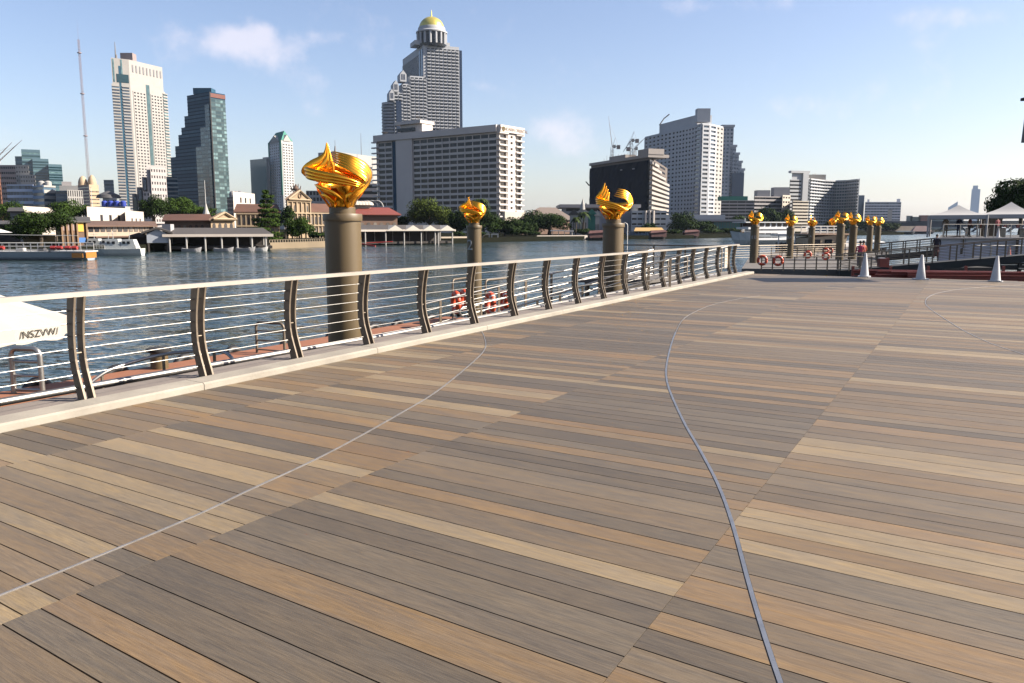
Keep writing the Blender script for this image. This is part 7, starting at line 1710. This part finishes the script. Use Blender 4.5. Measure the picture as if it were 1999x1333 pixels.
cone('white traffic cone standing on top of the hoarding between the two tents', on(1950, 60.2, PT + .07), .66, white_plastic, base=.35, grp=None)
cone('orange-red traffic cone in front of the hoarding at the right', P(1969, 508, 56), .92, mat('orange_cone', (.85, .06, .015), .5), mat('cone_band', (.80, .25, .2), .5), grp=None)
# red steel beams on a low barge behind the boards
t = thing('steel_bundle', 'bundle of red-brown steel beams lying beyond the boards behind the cones', 'steel beams', (19, 35, -.52)); rr_ = random.Random(8)
for k in range(18):
    x0 = rr_.uniform(14.9, 16.2) - 19 + (0 if k % 3 else 1.5); x1 = rr_.uniform(21.5, 25) - 19; y = -1.6 + (k % 6) * .42 + rr_.uniform(-.1, .1); z = .0 + (k // 6) * .115; sl = rr_.uniform(-.06, .06)
    b = MB(); A, B = Vector((x0, y, z + .06)), Vector((x1, y - .5 + sl * 4, z + sl)); d = (B - A); m_ = (A + B) / 2; u_ = Vector((d.x, d.y, 0)).normalized()
    for dz, hh, ww in ((-.06, .02, .12), (.06, .02, .12), (0, .12, .02)):
        w = Vector((-u_.y, u_.x, 0)) * ww / 2; z_ = Vector((0, 0, dz)); h_ = Vector((0, 0, hh / 2)); b.hexa([A - w + z_ - h_, B - w + z_ - h_, B + w + z_ - h_, A + w + z_ - h_, A - w + z_ + h_, B - w + z_ + h_, B + w + z_ + h_, A + w + z_ + h_])
    b.build('beam', red_steel, t)
for k in range(6): b = MB(); b.box((-3.6 + k * 1.7, 1.2, .1), (.1, .1, .75)); b.build('stake', red_steel, t)
b = MB(); b.box((1, 0, -.28), (11, 5, .42)); b.build('dunnage', dark, t)
t = thing('barge', 'dark low work barge carrying the red steel beams', 'barge', (20, 36, WATER_Z)); b = MB(); b.prism([(-7, -4.5), (9, -4.5), (9, 5), (-7, 5)], -.3, 1.6); b.build('hull', mat('black_girder', (.02, .022, .022), .7), t); b = MB(); b.prism([(-7.2, -4.7), (9.2, -4.7), (9.2, -4.45), (-7.2, -4.52)], 1.3, 1.5); b.build('rubbing_strake', rubber, t)
t = thing('red_cabinet', 'dark red steel cabinet standing behind the beams by the gangway foot', 'cabinet', P(1722, 521, 42)); b = MB(); b.box((0, 0, .22), (.42, .3, .44)); b.box((.26, 0, .22), (.08, .28, .5)); b.build('body', red_steel, t); b = MB(); b.box((-.05, 0, .46), (.3, .2, .05)); b.build('lid', white_paint, t)
# sign post at the right edge: panel high above the boards
t = thing('sign_post', 'grey panel high on a post, just entering the view at the upper right edge', 'sign', (17.6, 25.8, 0)); b = MB(); b.tube([(.55, .1, 0), (.55, .1, 5.75)], .07, 12); b.build('post', steel_dark, t, smooth=True, auto=40)
pl_ = P(1996.5, 240, 26.75); b = MB(); w0 = pl_.x - 17.6; b.hexa([(w0, -.95, 4.42), (w0 + 1.5, -.95, 4.42), (w0 + 1.5, .95, 4.42), (w0, .95, 4.42), (w0 + .06, -.95, 5.75), (w0 + 1.5, -.95, 5.75), (w0 + 1.5, .95, 5.75), (w0 + .06, .95, 5.75)]); b.build('panel', mat('sign_grey', (.12, .13, .14), .5), t)
b = MB(); b.box((w0 + .75, 0, 5.80), (1.66, 2.1, .09)); b.build('cap', dark, t)

# ---------------------------------------------------------------- haze
hm = bpy.data.materials.new('river_haze'); hm.use_nodes = True; hn = hm.node_tree.nodes; hn.remove(hn['Principled BSDF'])
pv = hn.new('ShaderNodeVolumePrincipled'); pv.inputs['Color'].default_value = (.62, .78, 1.0, 1); pv.inputs['Density'].default_value = .00003; pv.inputs['Anisotropy'].default_value = .3
hm.node_tree.links.new(pv.outputs[0], hn['Material Output'].inputs['Volume'])
b = MB(); b.box((2600, 4000, 133), (12500, 10400, 274)); hz = b.build('haze', hm); tag(hz, kind='stuff')
